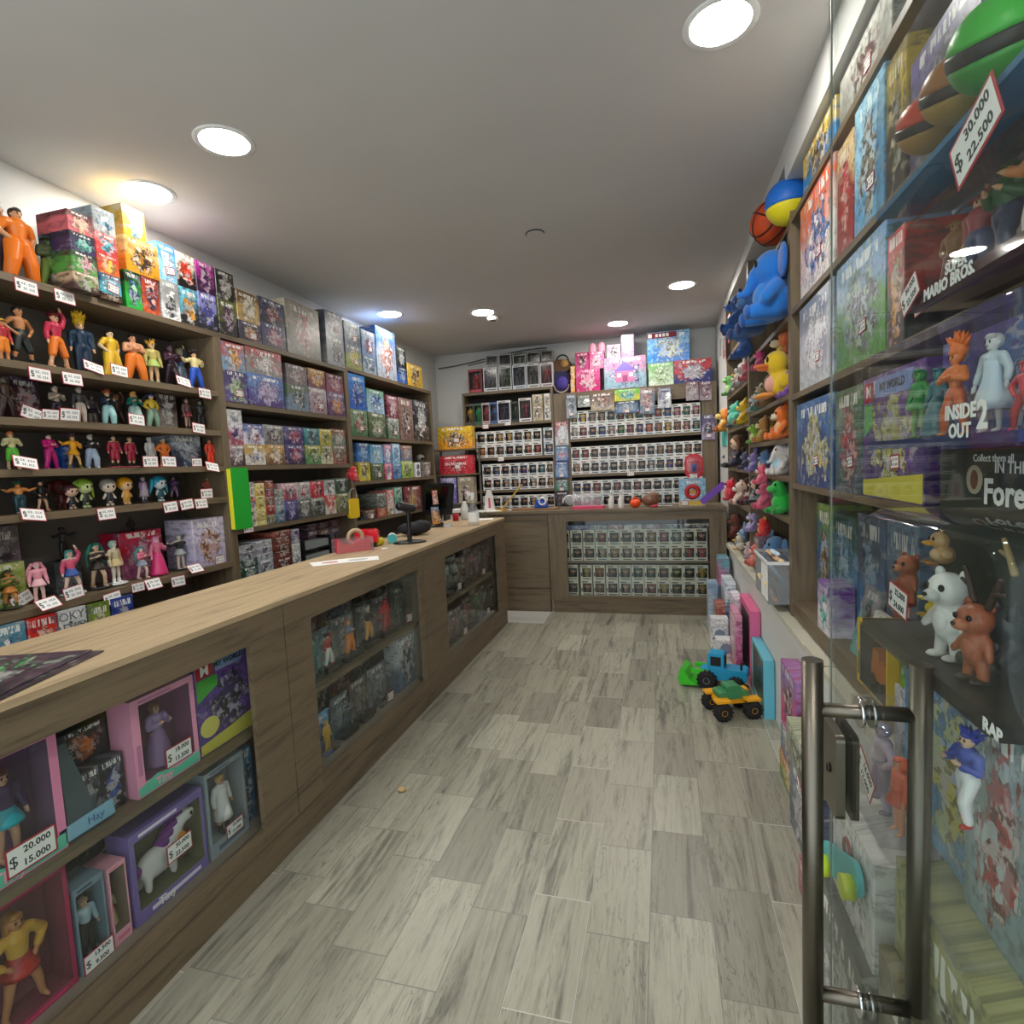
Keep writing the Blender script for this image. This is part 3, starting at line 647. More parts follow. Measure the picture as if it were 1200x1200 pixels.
def popbox(loc,rz,frame,dark,strip,skin,hair,out,kind=0,w=.112,d=.09,h=.155):
    """collectible window box: printed carton, film window, big-headed figure fixed inside"""
    o=add('figure_box',winbox_mesh(w,d,h,w*.17,w*.07,h*.2,h*.2,d*.8),None,loc,rz); col(o,frame,dark,strip)
    add('window',panemesh(w*.76,h*.6),o,(w*.05,-d/2+.003,h*.5))
    f=add('boxed_figure',popfig(kind),o,(w*.05,-d*.16,h*.205),0,h*.60); f.scale=(h*.66,h*.5,h*.585); col(f,skin,hair,out); return o
def figbox(loc,rz,w,d,h,frame,dark,strip,fig,m=(.07,.07,.14,.1),price=None,name='figure_box',part='boxed_figure'):
    """window box with a standing figure; fig=(pose,hair,bottom,skin,haircol,top,bottomcol,boots)"""
    o=add(name,winbox_mesh(w,d,h,w*m[0],w*m[1],h*m[2],h*m[3],d*.85),None,loc,rz); col(o,frame,dark,strip)
    ww,hh=w*(1-m[0]-m[1]),h*(1-m[2]-m[3]); cx=w*(m[0]-m[1])/2
    add('window',panemesh(ww,hh),o,(cx,-d/2+.003,h*m[2]+hh/2))
    if fig:
        po,ha,bo,sk,hc,tc_,bc,bt=fig; hf=min(hh*(.95 if d>.095 else .86),ww*2.3)
        f=figure((cx,d*.02 if d>.095 or bo=='gown' else -d*.18,h*m[2]+.002),hf,0,po,ha,bo,sk,hc,tc_,bc,bt,root=o); f.name=part
    return o
def blister(loc,rz,w,d,h,cs,figs,price=None,name='blister_pack',tray=.14,base=None):
    """printed backing card with a clear moulded bubble over the toys"""
    o=add(name,carton_mesh(w,.006,h),None,loc,rz); col(o,*cs); o['sd']=rnd.random()*40; o['fq']=1.3
    k=('bb',round(w,3),round(d,3),round(h,3))
    if k not in _bm:
        b=MB(); x0,x1,y0,y1,z0,z1=-w*.46,w*.46,-d,-.0035,h*.02,h*.93; r=min(w,h)*.09
        pts=[]
        for cx,cz,a0 in((x1-r,z1-r,0),(x0+r,z1-r,PI/2),(x0+r,z0+r*.3,PI),(x1-r,z0+r*.3,1.5*PI)):
            rr=r if cz>h/2 else r*.3
            for i in range(5): a=a0+PI/2*i/4; pts.append((cx+rr*math.cos(a),cz+rr*math.sin(a)))
        n=len(pts); b.v+=[(x,y0,z) for x,z in pts]+[(x,y1,z) for x,z in pts]; b.f.append(tuple(range(n))); b.m.append(0); b.s.append(False)
        for i in range(n): j=(i+1)%n; b.f.append((i,n+i,n+j,j)); b.m.append(0); b.s.append(True)
        _bm[k]=b.mesh('bubble',[CLEAR])
    add('bubble',_bm[k],o)
    if base:
        b=MB(); b.box(-w*.44,w*.44,-d+.004,-.006,h*.03,h*tray); q=add('tray',b.mesh('tray',[amat('card','c1')]),o); col(q,base)
    for (fx,fh,po,ha,bo,sk,hc,tc_,bc,bt) in figs:
        f=figure((fx*w,-d*.5,h*(tray if base else .05)+.001),fh*h,0,po,ha,bo,sk,hc,tc_,bc,bt,root=o); f.name='packed_figure'
    return o
# ---------------------------------------------------------------- plush
PF={}
def lr(b,name,mats):
    """separate pieces left and right of the middle become meshes of their own"""
    par=list(range(len(b.v)))
    def fd(i):
        while par[i]!=i: par[i]=par[par[i]]; i=par[i]
        return i
    for f in b.f:
        for i in f[1:]: par[fd(i)]=fd(f[0])
    cx={}
    for i in range(len(b.v)): cx.setdefault(fd(i),[]).append(b.v[i][0])
    sg={k:(0 if abs(sum(x)/len(x))<.012 else 1 if sum(x)>0 else -1) for k,x in cx.items()}
    out=[]
    for s in(-1,0,1):
        q=MB(); mp={}
        for f,m,sm in zip(b.f,b.m,b.s):
            if sg[fd(f[0])]!=s: continue
            for i in f:
                if i not in mp: mp[i]=len(q.v); q.v.append(b.v[i])
            q.f.append(tuple(mp[i] for i in f)); q.m.append(m); q.s.append(sm)
        if q.f: out.append(q.mesh(name,mats))
    return out
pl=[amat('plush','c1')]
def plushmesh(kind):
    if kind in PF: return PF[kind]
    B=MB; body,ears,face,tum,eyes,feet=B(),B(),B(),B(),B(),B()
    if kind in('bear','bunny','dog','cat','mouse','lion'):
        body.ell((0,0,.28),(.25,.22,.28)); body.ell((0,-.04,.68),(.27,.23,.24))
        for s in(-1,1):
            body.cap((s*.2,-.02,.42),(s*.3,-.2,.26),.09,.085); body.cap((s*.13,-.05,.12),(s*.22,-.33,.1),.12,.11); feet.ell((s*.225,-.41,.11),(.10,.06,.11))
            eyes.ell((s*.1,-.255,.72),(.035,.02,.045))
            if kind in('bear','mouse'): ears.ell((s*.2,0,.9),(.1,.05,.1) if kind=='bear' else (.16,.045,.16))
            if kind=='bunny': ears.cap((s*.1,.02,.86),(s*.17,.05,1.22),.07,.055)
            if kind=='dog': ears.cap((s*.23,-.02,.8),(s*.31,-.06,.55),.085,.1)
            if kind=='cat': ears.cone((s*.16,-.02,.8),(s*.22,0,1.04),.11,.01,8)
            if kind=='lion': ears.ell((s*.18,.02,.9),(.08,.05,.08))
        if kind=='lion': ears.torus((0,.01,.69),.26,.075,1,18,8)
        face.ell((0,-.26,.62),(.13,.11,.095)); eyes.ell((0,-.37,.65),(.04,.025,.03)); tum.ell((0,-.13,.3),(.17,.13,.2))
        if kind=='dog': face.ell((0,-.3,.6),(.15,.15,.11)); eyes.ell((0,-.45,.64),(.05,.035,.04))
    elif kind=='duck':
        body.ell((0,.02,.3),(.28,.3,.28)); body.ell((0,-.08,.72),(.25,.24,.25)); face.ell((0,-.36,.66),(.16,.17,.055)); face.ell((0,-.33,.61),(.12,.13,.04)); tum.ell((0,-.15,.3),(.2,.16,.18))
        for s in(-1,1): body.ell((s*.28,0,.34),(.07,.16,.14)); eyes.ell((s*.12,-.29,.78),(.045,.025,.06)); feet.ell((s*.15,-.33,.07),(.12,.17,.06)); ears.cap((s*.04,-.05,.95),(s*.09,-.03,1.02),.03,.02)
    elif kind=='dino':
        body.ell((0,.02,.3),(.3,.32,.3)); body.cap((0,-.05,.45),(0,-.16,.72),.2,.2); body.cap((0,.25,.2),(.05,.6,.08),.18,.05); face.ell((0,-.34,.68),(.15,.14,.1)); tum.ell((0,-.16,.3),(.2,.18,.22))
        for s in(-1,1): body.cap((s*.15,-.1,.12),(s*.2,-.3,.09),.12,.1); eyes.ell((s*.1,-.3,.8),(.035,.025,.045)); feet.ell((s*.2,-.4,.08),(.09,.06,.08))
        for i in range(5): ears.cone((0,.0+.1*i,.86-.13*i),(0,.06+.12*i,1.0-.13*i),.08,.01,6)
    elif kind=='elephant':
        body.ell((0,0,.3),(.3,.26,.3)); body.ell((0,-.05,.7),(.27,.24,.25)); body.cap((0,-.26,.66),(0,-.36,.42),.09,.06); body.cap((0,-.36,.42),(0,-.44,.4),.06,.05)
        for s in(-1,1): ears.ell((s*.36,.02,.7),(.2,.05,.22)); eyes.ell((s*.11,-.265,.76),(.035,.02,.045)); body.cap((s*.15,-.05,.12),(s*.22,-.32,.11),.12,.11); body.cap((s*.24,-.02,.42),(s*.33,-.18,.26),.1,.09); feet.ell((s*.225,-.40,.11),(.10,.05,.1))
        tum.ell((0,-.15,.32),(.2,.15,.22)); face.ell((0,-.46,.4),(.05,.04,.045))
    elif kind=='doll':
        body.ell((0,-.03,.74),(.2,.18,.2)); face.ell((0,.03,.80),(.235,.2,.2)); face.cap((.17,.02,.78),(.2,0,.55),.08,.06); face.cap((-.17,.02,.78),(-.2,0,.55),.08,.06); tum.lathe([(.1,.56),(.16,.4),(.24,.2),(.25,.16),(.05,.16)],14)
        body.cap((0,0,.5),(0,0,.58),.07,.07)
        for s in(-1,1): ears.cap((s*.14,0,.5),(s*.27,-.12,.36),.065,.055); body.ell((s*.29,-.14,.34),(.05,.05,.05)); ears.cap((s*.09,-.03,.16),(s*.12,-.28,.09),.075,.07); feet.ell((s*.12,-.34,.1),(.07,.08,.085)); eyes.ell((s*.075,-.195,.74),(.028,.02,.04))
    elif kind=='stander':
        body.cap((0,0,.34),(0,-.01,.52),.15,.14); body.ell((0,-.03,.76),(.20,.19,.19)); face.ell((0,-.21,.71),(.09,.09,.07)); tum.ell((0,-.09,.42),(.10,.08,.14)); eyes.ell((0,-.30,.73),(.03,.02,.025))
        for s in(-1,1): body.cap((s*.08,0,.26),(s*.10,-.01,.07),.075,.065); body.cap((s*.14,0,.52),(s*.24,-.07,.34),.06,.05); ears.ell((s*.15,.02,.92),(.06,.035,.065)); eyes.ell((s*.09,-.19,.80),(.035,.025,.04)); feet.ell((s*.10,-.05,.035),(.075,.12,.04))
    elif kind=='blob':
        body.ell((0,0,.36),(.38,.33,.36)); body.ell((0,-.03,.68),(.3,.27,.26)); tum.ell((0,-.2,.34),(.22,.15,.2)); face.ell((0,-.27,.62),(.1,.08,.06))
        for s in(-1,1): eyes.ell((s*.11,-.275,.74),(.035,.025,.05)); ears.ell((s*.18,.02,.92),(.09,.05,.1)); feet.ell((s*.18,-.28,.07),(.12,.14,.075)); body.ell((s*.36,-.05,.4),(.1,.12,.14))
    f=lambda b,n,mm:b.mesh(n,mm)
    PF[kind]=(fuse(body,.03,pl,'plush_body',4),lr(ears,'ears',pl) if kind not in('dino','lion') else [f(ears,'spines',pl)],[f(face,'muzzle',pl)],[f(tum,'belly',pl)],[f(eyes,'eyes',[EYEM])],lr(feet,'feet',pl)); return PF[kind]
PN={'duck':('crest','bill','belly','eyes','foot'),'dino':('spines','muzzle','belly','eyes','foot'),'doll':('arm','hair','dress','eyes','shoe'),'lion':('mane','muzzle','belly','eyes','foot')}
PD=('ear','muzzle','belly','eyes','foot')
def plush(kind,loc,h,rz,cbody,cear,cface,ctum,cfeet,rot=None):
    b,e,f,t_,y,ft=plushmesh(kind); top={'bunny':1.27,'mouse':1.06,'duck':1.03}.get(kind,1.0)
    o=add('plush_toy',b,None,loc,rz,h/top,rot=rot); col(o,cbody); n=PN.get(kind,PD)
    for nm,ms,c in zip(n,(e,f,t_,y,ft),(cear,cface,ctum,None,cfeet)):
        for me in ms:
            q=add(nm,me,o)
            if c: col(q,c)
    return o
# ---------------------------------------------------------------- goods: placing helpers
def fit(*opts):
    for s in opts:
        if len(s.replace('-',' ').split())<=16: return s
    return opts[-1]
def two(a,b):
    a,b=cname(a),cname(b); return a if a==b else a+' and '+b
def span(side,plane,u0,u1,z):
    if side=='B': a,b=sx(u0,plane,z),sx(u1,plane,z)
    else: a,b=sy(u0,plane,z),sy(u1,plane,z)
    return min(a,b),max(a,b)
RZ={'L':PI/2,'B':0,'R':-PI/2}
def at(side,plane,c,z,depth):
    """centre of a box of that depth whose front lies on the plane"""
    return {'L':(plane-depth/2,c,z),'B':(c,plane+depth/2,z),'R':(plane+depth/2,c,z)}[side]
def vz(side,plane,c,v): return sz(v,c,plane) if side=='B' else sz(v,plane,c)
def lvl(j,n): return '' if n==1 else {0:'lower' if n==2 else 'bottom',n-1:'upper' if n==2 else 'top'}.get(j,ORD[j]+' up')
def clampy(side,z,a,b):
    if side!='L' or z>2.3: return a,b
    for lo,hi in((1.36,2.639),(2.695,3.972),(4.028,5.672)):
        if lo-.03<(a+b)/2<hi+.03: return max(a,lo),min(b,hi)
    return a,b
def stacks(side,plane,z,data,place,noun='box',group=None,depth=.22,cat='toy box',name='toy_box',zmax=9,fq=1.0):
    n=len(data); z0=z+.0006
    for i,(u0,u1,lv) in enumerate(data):
        a,b=clampy(side,z,*span(side,plane,u0,u1,z+.1)); c=(a+b)/2; w=b-a-.003; zb=z0
        for j,it in enumerate(lv):
            vt,cs=it[0],it[1].split(); zt=min(vz(side,plane,c,vt),zmax) ; h=max(.03,zt-zb-.0008); dp=min(depth,max(.05,w*1.6)) if depth>0 else -depth
            q=carton(name,w,dp,h,at(side,plane,c,zb,dp),RZ[side],cs,fq)
            if len(it)>2 and 't' in it[2]: sticker(q,w*(.1 if 'r' not in it[2] else .22),h*.3,-dp/2,rnd.uniform(-.15,.15),min(1.3,w/.08))
            p=' '.join(x for x in(ordl(i,n),lvl(j,len(lv))) if x)
            tag(q,fit(f'{two(cs[0],cs[2])} {noun}, {p}, {place}',f'{cname(cs[0])} {noun}, {p}, {place}'),cat,group); zb=zb+h+.0008
XF=-2.43
# ---------------------------------------------------------------- figurine bookcase, top board
Z=2.34
stacks('L',XF+.05,Z,[(84,115,[(321,'4a3a3c c8b090 88b060'),(297,'58a048 3a2c34 e8a0b0'),(274,'40305c 241c30 70d0c0'),(250,'d86a70 5a2c30 f0c8a0')])],'left stack atop figurine bookcase','carton','cartons in the left end stack',.24)
stacks('L',XF+.02,Z,[(115,142,[(345,'5a4030 2c2020 a08058'),(322,'50b8d0 3a2c60 f0f0f0','t'),(299,'e87030 d84040 f0c840'),(274,'e04848 f0a0a0 60c0d0'),(245,'c4c4c2 a8b4ba 5898b8')])],'second stack atop figurine bookcase','carton','cartons in the second stack',.2)
stacks('L',XF,Z,[(146,166,[(318,'30b040 182818 3060a0')]),(166,187,[(326,'e06030 802020 402848')]),(189,211,[(330,'f0f0f0 909090 303030'),(286,'90d0f0 4080c0 e8f4f8','t')]),(211,233,[(338,'101418 70c8e0 f0a030'),(298,'181410 f0e8d8 e04020')]),(233,255,[(344,'0c0c18 9090d8 5050a8'),(308,'3c0c40 c030a0 501858')]),(256,278,[(352,'18180f 6a7030 703070'),(318,'181412 403838 c0b8b0')])],'top of figurine bookcase','figure carton','figure cartons on the figurine bookcase',.2,fq=.8)
# the orange picture box across the green and red ones, and the yellow one on it
a,bq=span('L',XF,146,187,2.6); c=(a+bq)/2
zt=2.3425+max(o.dimensions[2] if False else (sz(318,XF,sy(156,XF,2.44))-2.34, sz(326,XF,sy(176,XF,2.44))-2.34)[0] for o in[0])
zt=max(sz(318,XF,sy(156,XF,2.44)),sz(326,XF,sy(176,XF,2.44)))+.001
zt2=sz(282,XF,c); q=carton('toy_box',bq-a-.004,.2,zt2-zt,at('L',XF,c,zt,.2),PI/2,'d89420 d0a868 403020'.split()); tag(q,'wide orange picture carton lying across the green and red figure cartons','toy box')
a2,b2=span('L',XF-.02,145,172,2.7); q=carton('toy_box',b2-a2,.16,sz(243,XF,(a2+b2)/2)-zt2-.001,at('L',XF-.02,(a2+b2)/2,zt2+.001,.16),PI/2,'c89024 b89840 58a0b8'.split()); tag(q,'yellow carton topmost of all, resting on the wide orange carton','toy box')
q=carton('toy_box',.34,.1,.42,(-2.685,1.60,Z+.001),PI/2,'141416 2a2a2c e0c020'.split(),.7); tag(q,'tall black carton behind the big figures on the figurine bookcase','toy box')
# ---------------------------------------------------------------- figurines
def figs(z,data,place,xin=-2.53,cat='figurine',grp=None):
    n=len(data)
    for i,d in enumerate(data):
        u,vt,po,ha,bo,cs=d[:6]; cs=cs.split(); k=d[6] if len(d)>6 else {}
        x=k.get('x',xin); y=sy(u,x,z+.08); z0_=z; z=k.get('z',z0_); nb=[q_ for q_ in ZU1 if q_>z0_+.05]; h=min(sz(vt,x,y)-z-.003,k.get('hmax',9),(nb[0]-.046-z) if nb else 9)
        f=figure((x,y,z+.0008),h,PI/2+k.get('r',rnd.uniform(-.35,.25)),po,ha,bo,cs[0],cs[1],cs[2] if cs[2]!='-' else None,cs[3] if cs[3]!='-' else None,cs[4] if len(cs)>4 and cs[4]!='-' else None,k.get('base'),k.get('bulk',1.0),bare=k.get('bare',False)); z=z0_
        hw=f'{cname(cs[1])} {ha} hair' if ha!='capped' else f'{cname(cs[1])} cap'
        tw=cname(cs[2])+' outfit' if po=='chibi' else (f'{cname(cs[2])} top, {cname(cs[3])} {bo}' if cs[2]!='-' and cs[3]!='-' else f'bare chest, {cname(cs[3])} {bo}' if cs[3]!='-' else f'{cname(cs[2])} top')
        h0=cname(cs[1])+(' cap' if ha=='capped' else ' hair'); t0=cname(cs[2]) if cs[2]!='-' else 'bare'
        p0=place.replace(' in figurine bookcase','').replace(' of figurine bookcase','')
        e0=f', {cname(cs[3])} {bo}' if po!='chibi' and cs[3]!='-' else ''
        tag(f,fit(f'figurine with {h0}, {t0} top{e0}, {ordl(i,n)} on {p0}',f'figurine with {h0}, {t0} top, {ordl(i,n)} on {p0}',f'figurine in {t0} top, {ordl(i,n)} on {p0}'),cat,grp)
figs(2.34,[(3,238,'stand','short','trousers','d8a078 c8c8c8 605868 504858 303038',{'x':-2.56}),(24,243,'hips','short','baggy trousers','d89868 302420 f08028 f07818 383070',{'bulk':1.25,'x':-2.5,'bare':True}),(60,277,'crossed','capped','trousers','405838 2a3a20 4a5a38 6a8838 506030',{'bulk':1.2,'x':-2.5})],'top of figurine bookcase',grp='big figurines on top of the bookcase')
figs(2.005,[(3,372,'down' and 'stand','capped','shorts','d89060 c8a040 c03038 f08828 d89060',{'x':-2.5}),(25,358,'hips','short','shorts','c88858 201818 - 282e2c 202020',{}),(67,365,'raise','capped','shorts','e0a880 701820 c02848 e87820 e0a880',{'x':-2.5}),(97,368,'stand','tall spiky','trousers','e0b088 f0c020 203850 1c3048 e8e4d8',{'bulk':1.2}),(131,386,'hips','short','baggy trousers','e8c8a0 2a2420 f0c030 f0c030 c8a840',{'bulk':1.15,'bare':True}),(158,391,'crossed','short','baggy trousers','e0a078 281c18 - f08028 6078a8',{'bulk':1.2}),(180,398,'stand','spiky','skirt','e8c090 e8b040 d0c070 b8d070 d0c8a0',{}),(201,404,'guard','short','trousers','503848 3c2a34 48283c 301c28 201818',{}),(213,408,'raise','short','trousers','d8c8b0 c8b890 485878 7888a0 403838',{'x':-2.6}),(229,410,'out','spiky','trousers','e0b088 282020 f0e0a0 2858c8 f0f0f0',{'x':-2.48,'bulk':1.15})],'first shelf down in figurine bookcase',grp='figurines on the first shelf')
figs(1.782,[(6,440,'hips','long','trousers','6a5a48 4a3c30 503c30 40302c 302420',{}),(66,452,'guard','short','trousers','d8c0a8 b0a088 a89884 2a1c30 201820',{}),(94,453,'stand','short','trousers','b8b0a4 888078 44403c c0b4a8 302828',{}),(108,462,'stand','bobbed','skirt','b0a098 4a3c3c 605058 383040 202020',{'x':-2.62}),(127,456,'guard','spiky','baggy trousers','e0b890 a04828 203048 a8d8d8 38808c',{}),(138,462,'raise','short','trousers','c89060 d87838 604030 503830 302018',{'x':-2.62}),(158,456,'guard','long','baggy trousers','d8a070 e0a030 207068 a8c8c0 305048',{}),(178,458,'hips','capped','baggy trousers','e0b890 30509c e8c838 88a890 303838',{}),(219,464,'stand','short','skirt','a08070 403028 705050 904048 302020',{}),(235,468,'armsout','short','trousers','989080 28201c 40403c 282828 181818',{})],'second shelf down in figurine bookcase',grp='figurines on the second shelf')
figs(1.58,[(14,502,'guard','bobbed','shorts','e8c098 d87830 e8e0a8 68c840 e8c098',{}),(58,507,'crossed','capped','trousers','e8c8b0 382838 d01878 c01878 b81878',{'bulk':1.15}),(86,506,'out','spiky','skirt','e0b070 503048 f0a818 e8a820 706830',{}),(107,508,'guard','short','baggy trousers','d8c8b8 b0a8a0 24242a a8b8d0 e8e8e8',{}),(134,510,'stand','short','shorts','e0b890 403028 b02840 b02840 181818',{'base':'c84858'}),(153,512,'stand','short','shorts','e0b890 807060 b02840 b02840 181818',{'base':'c84858'}),(176,508,'stand','short','gown','c8c4c0 b8b4b0 d0ccc8 c8c4c0',{}),(192,514,'hips','short','skirt','e8b080 f0d0a0 f08030 f07828',{'bulk':1.2}),(246,509,'down' and 'stand','short','trousers','c07850 584838 e84830 f04028 201818',{'x':-2.5})],'third shelf down in figurine bookcase',grp='figurines on the third shelf')
figs(1.402,[(22,557,'armsout','spiky','trousers','e89850 1c5c50 - 204850 c8d8d8',{'bulk':1.4}),(48,559,'hips','short','skirt','e0b090 181414 1c1818 1a1818 d8a888',{}),(71,558,'chibi','twin tailed','skirt','6a3028 702820 602028 401818',{'x':-2.62}),(83,567,'chibi','short','skirt','e8c0a8 502830 242830 303848',{}),(99,560,'chibi','twin tailed','skirt','d0e0a0 90b838 303428 98c838',{}),(127,561,'chibi','short','skirt','f0dcc8 a8a098 282c34 383c40',{}),(147,558,'chibi','bobbed','skirt','f0c898 f0a810 e8a840 a06828',{}),(168,556,'stand','short','coat','b8b0b8 988890 9070a8 b8a8b8 605060',{}),(187,553,'chibi','twin tailed','skirt','d8e4e8 28a0c0 205868 204850',{}),(203,555,'guard','short','skirt','b090b0 382c40 70508c 8a6090 403040',{'x':-2.6}),(243,560,'hips','short','skirt','b08068 a89078 a84838 983828',{'bulk':1.2,'x':-2.56})],'fourth shelf down in figurine bookcase',grp='figurines on the fourth shelf')
figs(1.024,[(11,668,'guard','capped','skirt','d89050 3a4a28 687838 d88838 506030',{'base':'303828'}),(45,658,'stand','twin tailed','skirt','f0c8c0 f0a0b0 f0a0b0 f8c0c8 f0c0c0',{}),(78,618,'armsout','short','trousers','403838 2a2222 303034 201c20 181414',{'x':-2.66,'base':'282828','z':1.166}),(84,645,'raise','long','skirt','e8ccb8 60a8a0 d85878 3858a0 e0e0d8',{'base':'c8d4d0'}),(115,637,'guard','twin tailed','skirt','d8b898 208070 302c28 38302c c8a888',{'base':'24282a'}),(135,634,'stand','bobbed','skirt','e8dcc8 a8c8b8 d8c8a0 d0b888 f0f0ec',{'base':'e8ecea'}),(158,606,'hips','short','trousers','302828 1c1818 202020 181818 141414',{'x':-2.66,'base':'202020','z':1.226}),(166,640,'guard','twin tailed','skirt','f0d0c8 409898 d87088 a0a8b8 e8c0b8',{}),(185,628,'walk','long','gown','f0b8c8 f090b8 e87898 d83878',{}),(211,626,'armsout','bobbed','skirt','d8c8b8 889898 303438 a0a8a8 c8b8a8',{'base':'303438'}),(227,636,'stand','short','trousers','383434 c0bc98 242424 202020 181818',{'x':-2.52,'hmax':.22})],'lowest display shelf of figurine bookcase',grp='figurines on the lowest display shelf')
# cartons standing among the figurines
for (u0,u1,vt,z,x,cs,l,d) in [(12,48,436,1.782,-2.60,'5a2838 382840 c09090','maroon picture carton behind a tilted price card, second shelf of figurine bookcase',.1),
 (185,208,460,1.782,-2.56,'a89890 302428 e0dcd8','grey carton showing a cloaked figure, second shelf of figurine bookcase',.1),
 (202,236,508,1.58,-2.52,'303c58 b8c4d0 607898','blue grey glossy carton at right of third shelf, figurine bookcase',.16),
 (72,84,522,1.58,-2.60,'1850c0 2878e0 102860','small blue carton behind the yellow figurine on the third shelf',.08),
 (-18,29,617,1.024,-2.63,'d0ccc8 685860 403038','white framed picture carton with tilted price card, lowest display shelf',.06),
 (-20,32,661,1.024,-2.55,'90b048 c8d080 58742c','green carton behind the orange figurine at left of lowest display shelf',.06),
 (142,192,622,1.024,-2.60,'b86890 c81838 e8b8c8','pink carton with red circle behind the pink gown figurine',.13),
 (66,96,686,1.024,-2.62,'707478 585c60 84888c','grey plinth carton under the dark figure at back of lowest display shelf',.09),
 (228,267,607,1.024,-2.47,'c0b8d8 d8d0e8 c09070','lilac carton printed with two women at right of lowest display shelf',.19)]:
    a,b_=clampy('L',z,*span('L',x,u0,u1,z+.08)); c=(a+b_)/2; nb=[q_ for q_ in ZU1 if q_>z+.05][0]-.033-z; hh={'grey plinth':.14}.get(l[:11],min(sz(vt,x,c)-z-.001,nb)); q=carton('toy_box',b_-a,d,hh,at('L',x,c,z+.0006,d),PI/2,cs.split(),.9); tag(q,l,'toy box')
stacks('L',XF+.01,.72,[(-12,36,[(724,'e8ecec 4888a0 283870')]),(37,72,[(722,'c82028 d83830 f0b8a0')]),(73,106,[(713,'f4f4f2 d0d0d0 303030')]),(107,133,[(706,'a0b840 607828 d0c880')]),(134,160,[(699,'182c60 3048a0 101828')])],'bottom shelf of figurine bookcase behind the worktop','carton','cartons behind the worktop',.2,fq=.8,zmax=.99)
for nm,tx,u0,v in(('carton_title','TOKYO\nREVEN',89,726),):
    y=sy(u0,XF+.012,.93); q=bpy.data.objects[[o.name for o in bpy.data.objects if 'third from left, bottom shelf of figurine' in o.get('label','')][0]]
    h=q.data.vertices[-1].co.z; k=add('printed_title',textmesh(tx,.052,plain('grey_title','6a7078',.6),ext=.0002),q,(0,-q.dimensions.y/2-.001,h-.055))
for i,(u,w_,cs,h_) in enumerate([(236,.2,'d8d0c0 b8a890 a89878',.035),(258,.16,'c83828 d8a090 e8d8c8',.045)]):
    y=sy(u,XF-.02,.80); q=carton('toy_box',w_,.16,h_,(XF-.1,y+.02,.7206),PI/2,cs.split()); tag(q,('cream','red')[i]+' flat box lying at right end of bottom figurine shelf','toy box')
# price cards
def cards(data,place,x=-2.427,rz=PI/2,grp='price cards on the figurine bookcase',side='L',zb=None):
    n=len(data)
    for i,d in enumerate(data):
        u,v=d[:2]; tl=d[2] if len(d)>2 else rnd.uniform(-.08,.08); xx=d[3] if len(d)>3 else x; lean=d[4] if len(d)>4 else -.10; sc=d[5] if len(d)>5 else 1
        z=1.5
        if side=='L':
            for _ in range(4): y=sy(u,xx,z); z=sz(v,xx,y)
            if zb:
                if xx<-2.43: z=zb+.0265*abs(math.cos(lean))*(d[5] if len(d)>5 else 1)+.001
                else: z=max(z,zb-.05)
            loc=(xx,y,z)
        else:
            for _ in range(4): xq=sx(u,xx,z); z=sz(v,xq,xx)
            loc=(xq,xx,z)
        o=add('price_card',stickermesh(True),None,loc); o.rotation_mode='XYZ'; o.rotation_euler=(Matrix.Rotation(rz,3,'Z')@Matrix.Rotation(lean,3,'X')@Matrix.Rotation(tl,3,'Y')).to_euler(); o.scale=(sc,)*3
        tag(o,fit(f'white price card with red border, {ordl(i,n)} on {place}',f'white price card, {ordl(i,n)} on {place}'),'price tag',grp)
cards([(31,336),(76,348)],'top board edge of figurine bookcase',zb=2.34)
cards([(47,439,.06),(85,444),(110,432,.3,-2.44,-.5),(140,435,.1,-2.44),(215,445,.2,-2.44,-.4),(240,461)],'first shelf edge of figurine bookcase',zb=2.005)
cards([(34,452,.35,-2.50,-.1),(59,483,.0,-2.44,.2,.8),(82,484,0,-2.44,.2),(160,491,.08,-2.44),(233,502,.1)],'second shelf edge of figurine bookcase',zb=1.782)
cards([(30,542,.25,-2.42,-.5),(176,537,0,-2.44,.0),(198,539,.05,-2.44),(230,534,0,-2.44,0,.8),(249,547,.2,-2.42,-.4)],'third shelf edge of figurine bookcase',zb=1.58)
cards([(39,603,.2,-2.42,-.5),(125,602),(200,594,-.05),(219,591,-.08),(236,590,.0),(242,576,0,-2.45,0)],'fourth shelf edge of figurine bookcase',zb=1.402)
cards([(18,640,-.4,-2.55,0),(86,690,-.1,-2.44,-.1),(57,707,-.1,-2.415,-.7),(132,701,-.08),(162,688,0,-2.429,-.05,.8),(180,684,0,-2.42,-.4),(209,681),(229,666,0,-2.415,-.7),(257,644,0,-2.46,0,.8)],'lowest shelf of figurine bookcase',zb=1.024)
# ---------------------------------------------------------------- kit bookcase (middle)
KN='kit box'; 
stacks('L',XF,2.345,[(279,306,[(378,'2a2438 484058 b89868','t'),(343,'c8a868 6a4a20 e8e0d0')]),(306,335,[(381,'201c40 484878 b83040'),(352,'1a2038 3c4468 a04030')]),(336,376,[(357,'78786c a09888 a84840','t')]),(383,404,[(394,'a0a4a8 585c60 303438'),(366,'686c78 404450 c8ccd0','t')])],'top of middle left bookcase',KN,'kit boxes on top of middle bookcase',.24)
stacks('L',XF,1.955,[(258,290,[(435,'584888 3a2c60 98c060','t'),(402,'7898b8 c03030 e0a030')]),(291,333,[(440,'503c80 5880c0 c0a8d0'),(408,'888884 b03838 e8e0dc')]),(337,362,[(452,'7890a8 587048 404850'),(428,'686060 484040 a08880')]),(363,383,[(455,'a89098 c8c0c4 703038','t'),(433,'703848 c89838 e0a028')]),(384,404,[(460,'583868 8878a0 d89030'),(439,'904858 6a3848 c09098')])],'upper shelf of middle left bookcase',KN,'kit boxes on upper shelf',.24,zmax=2.31)
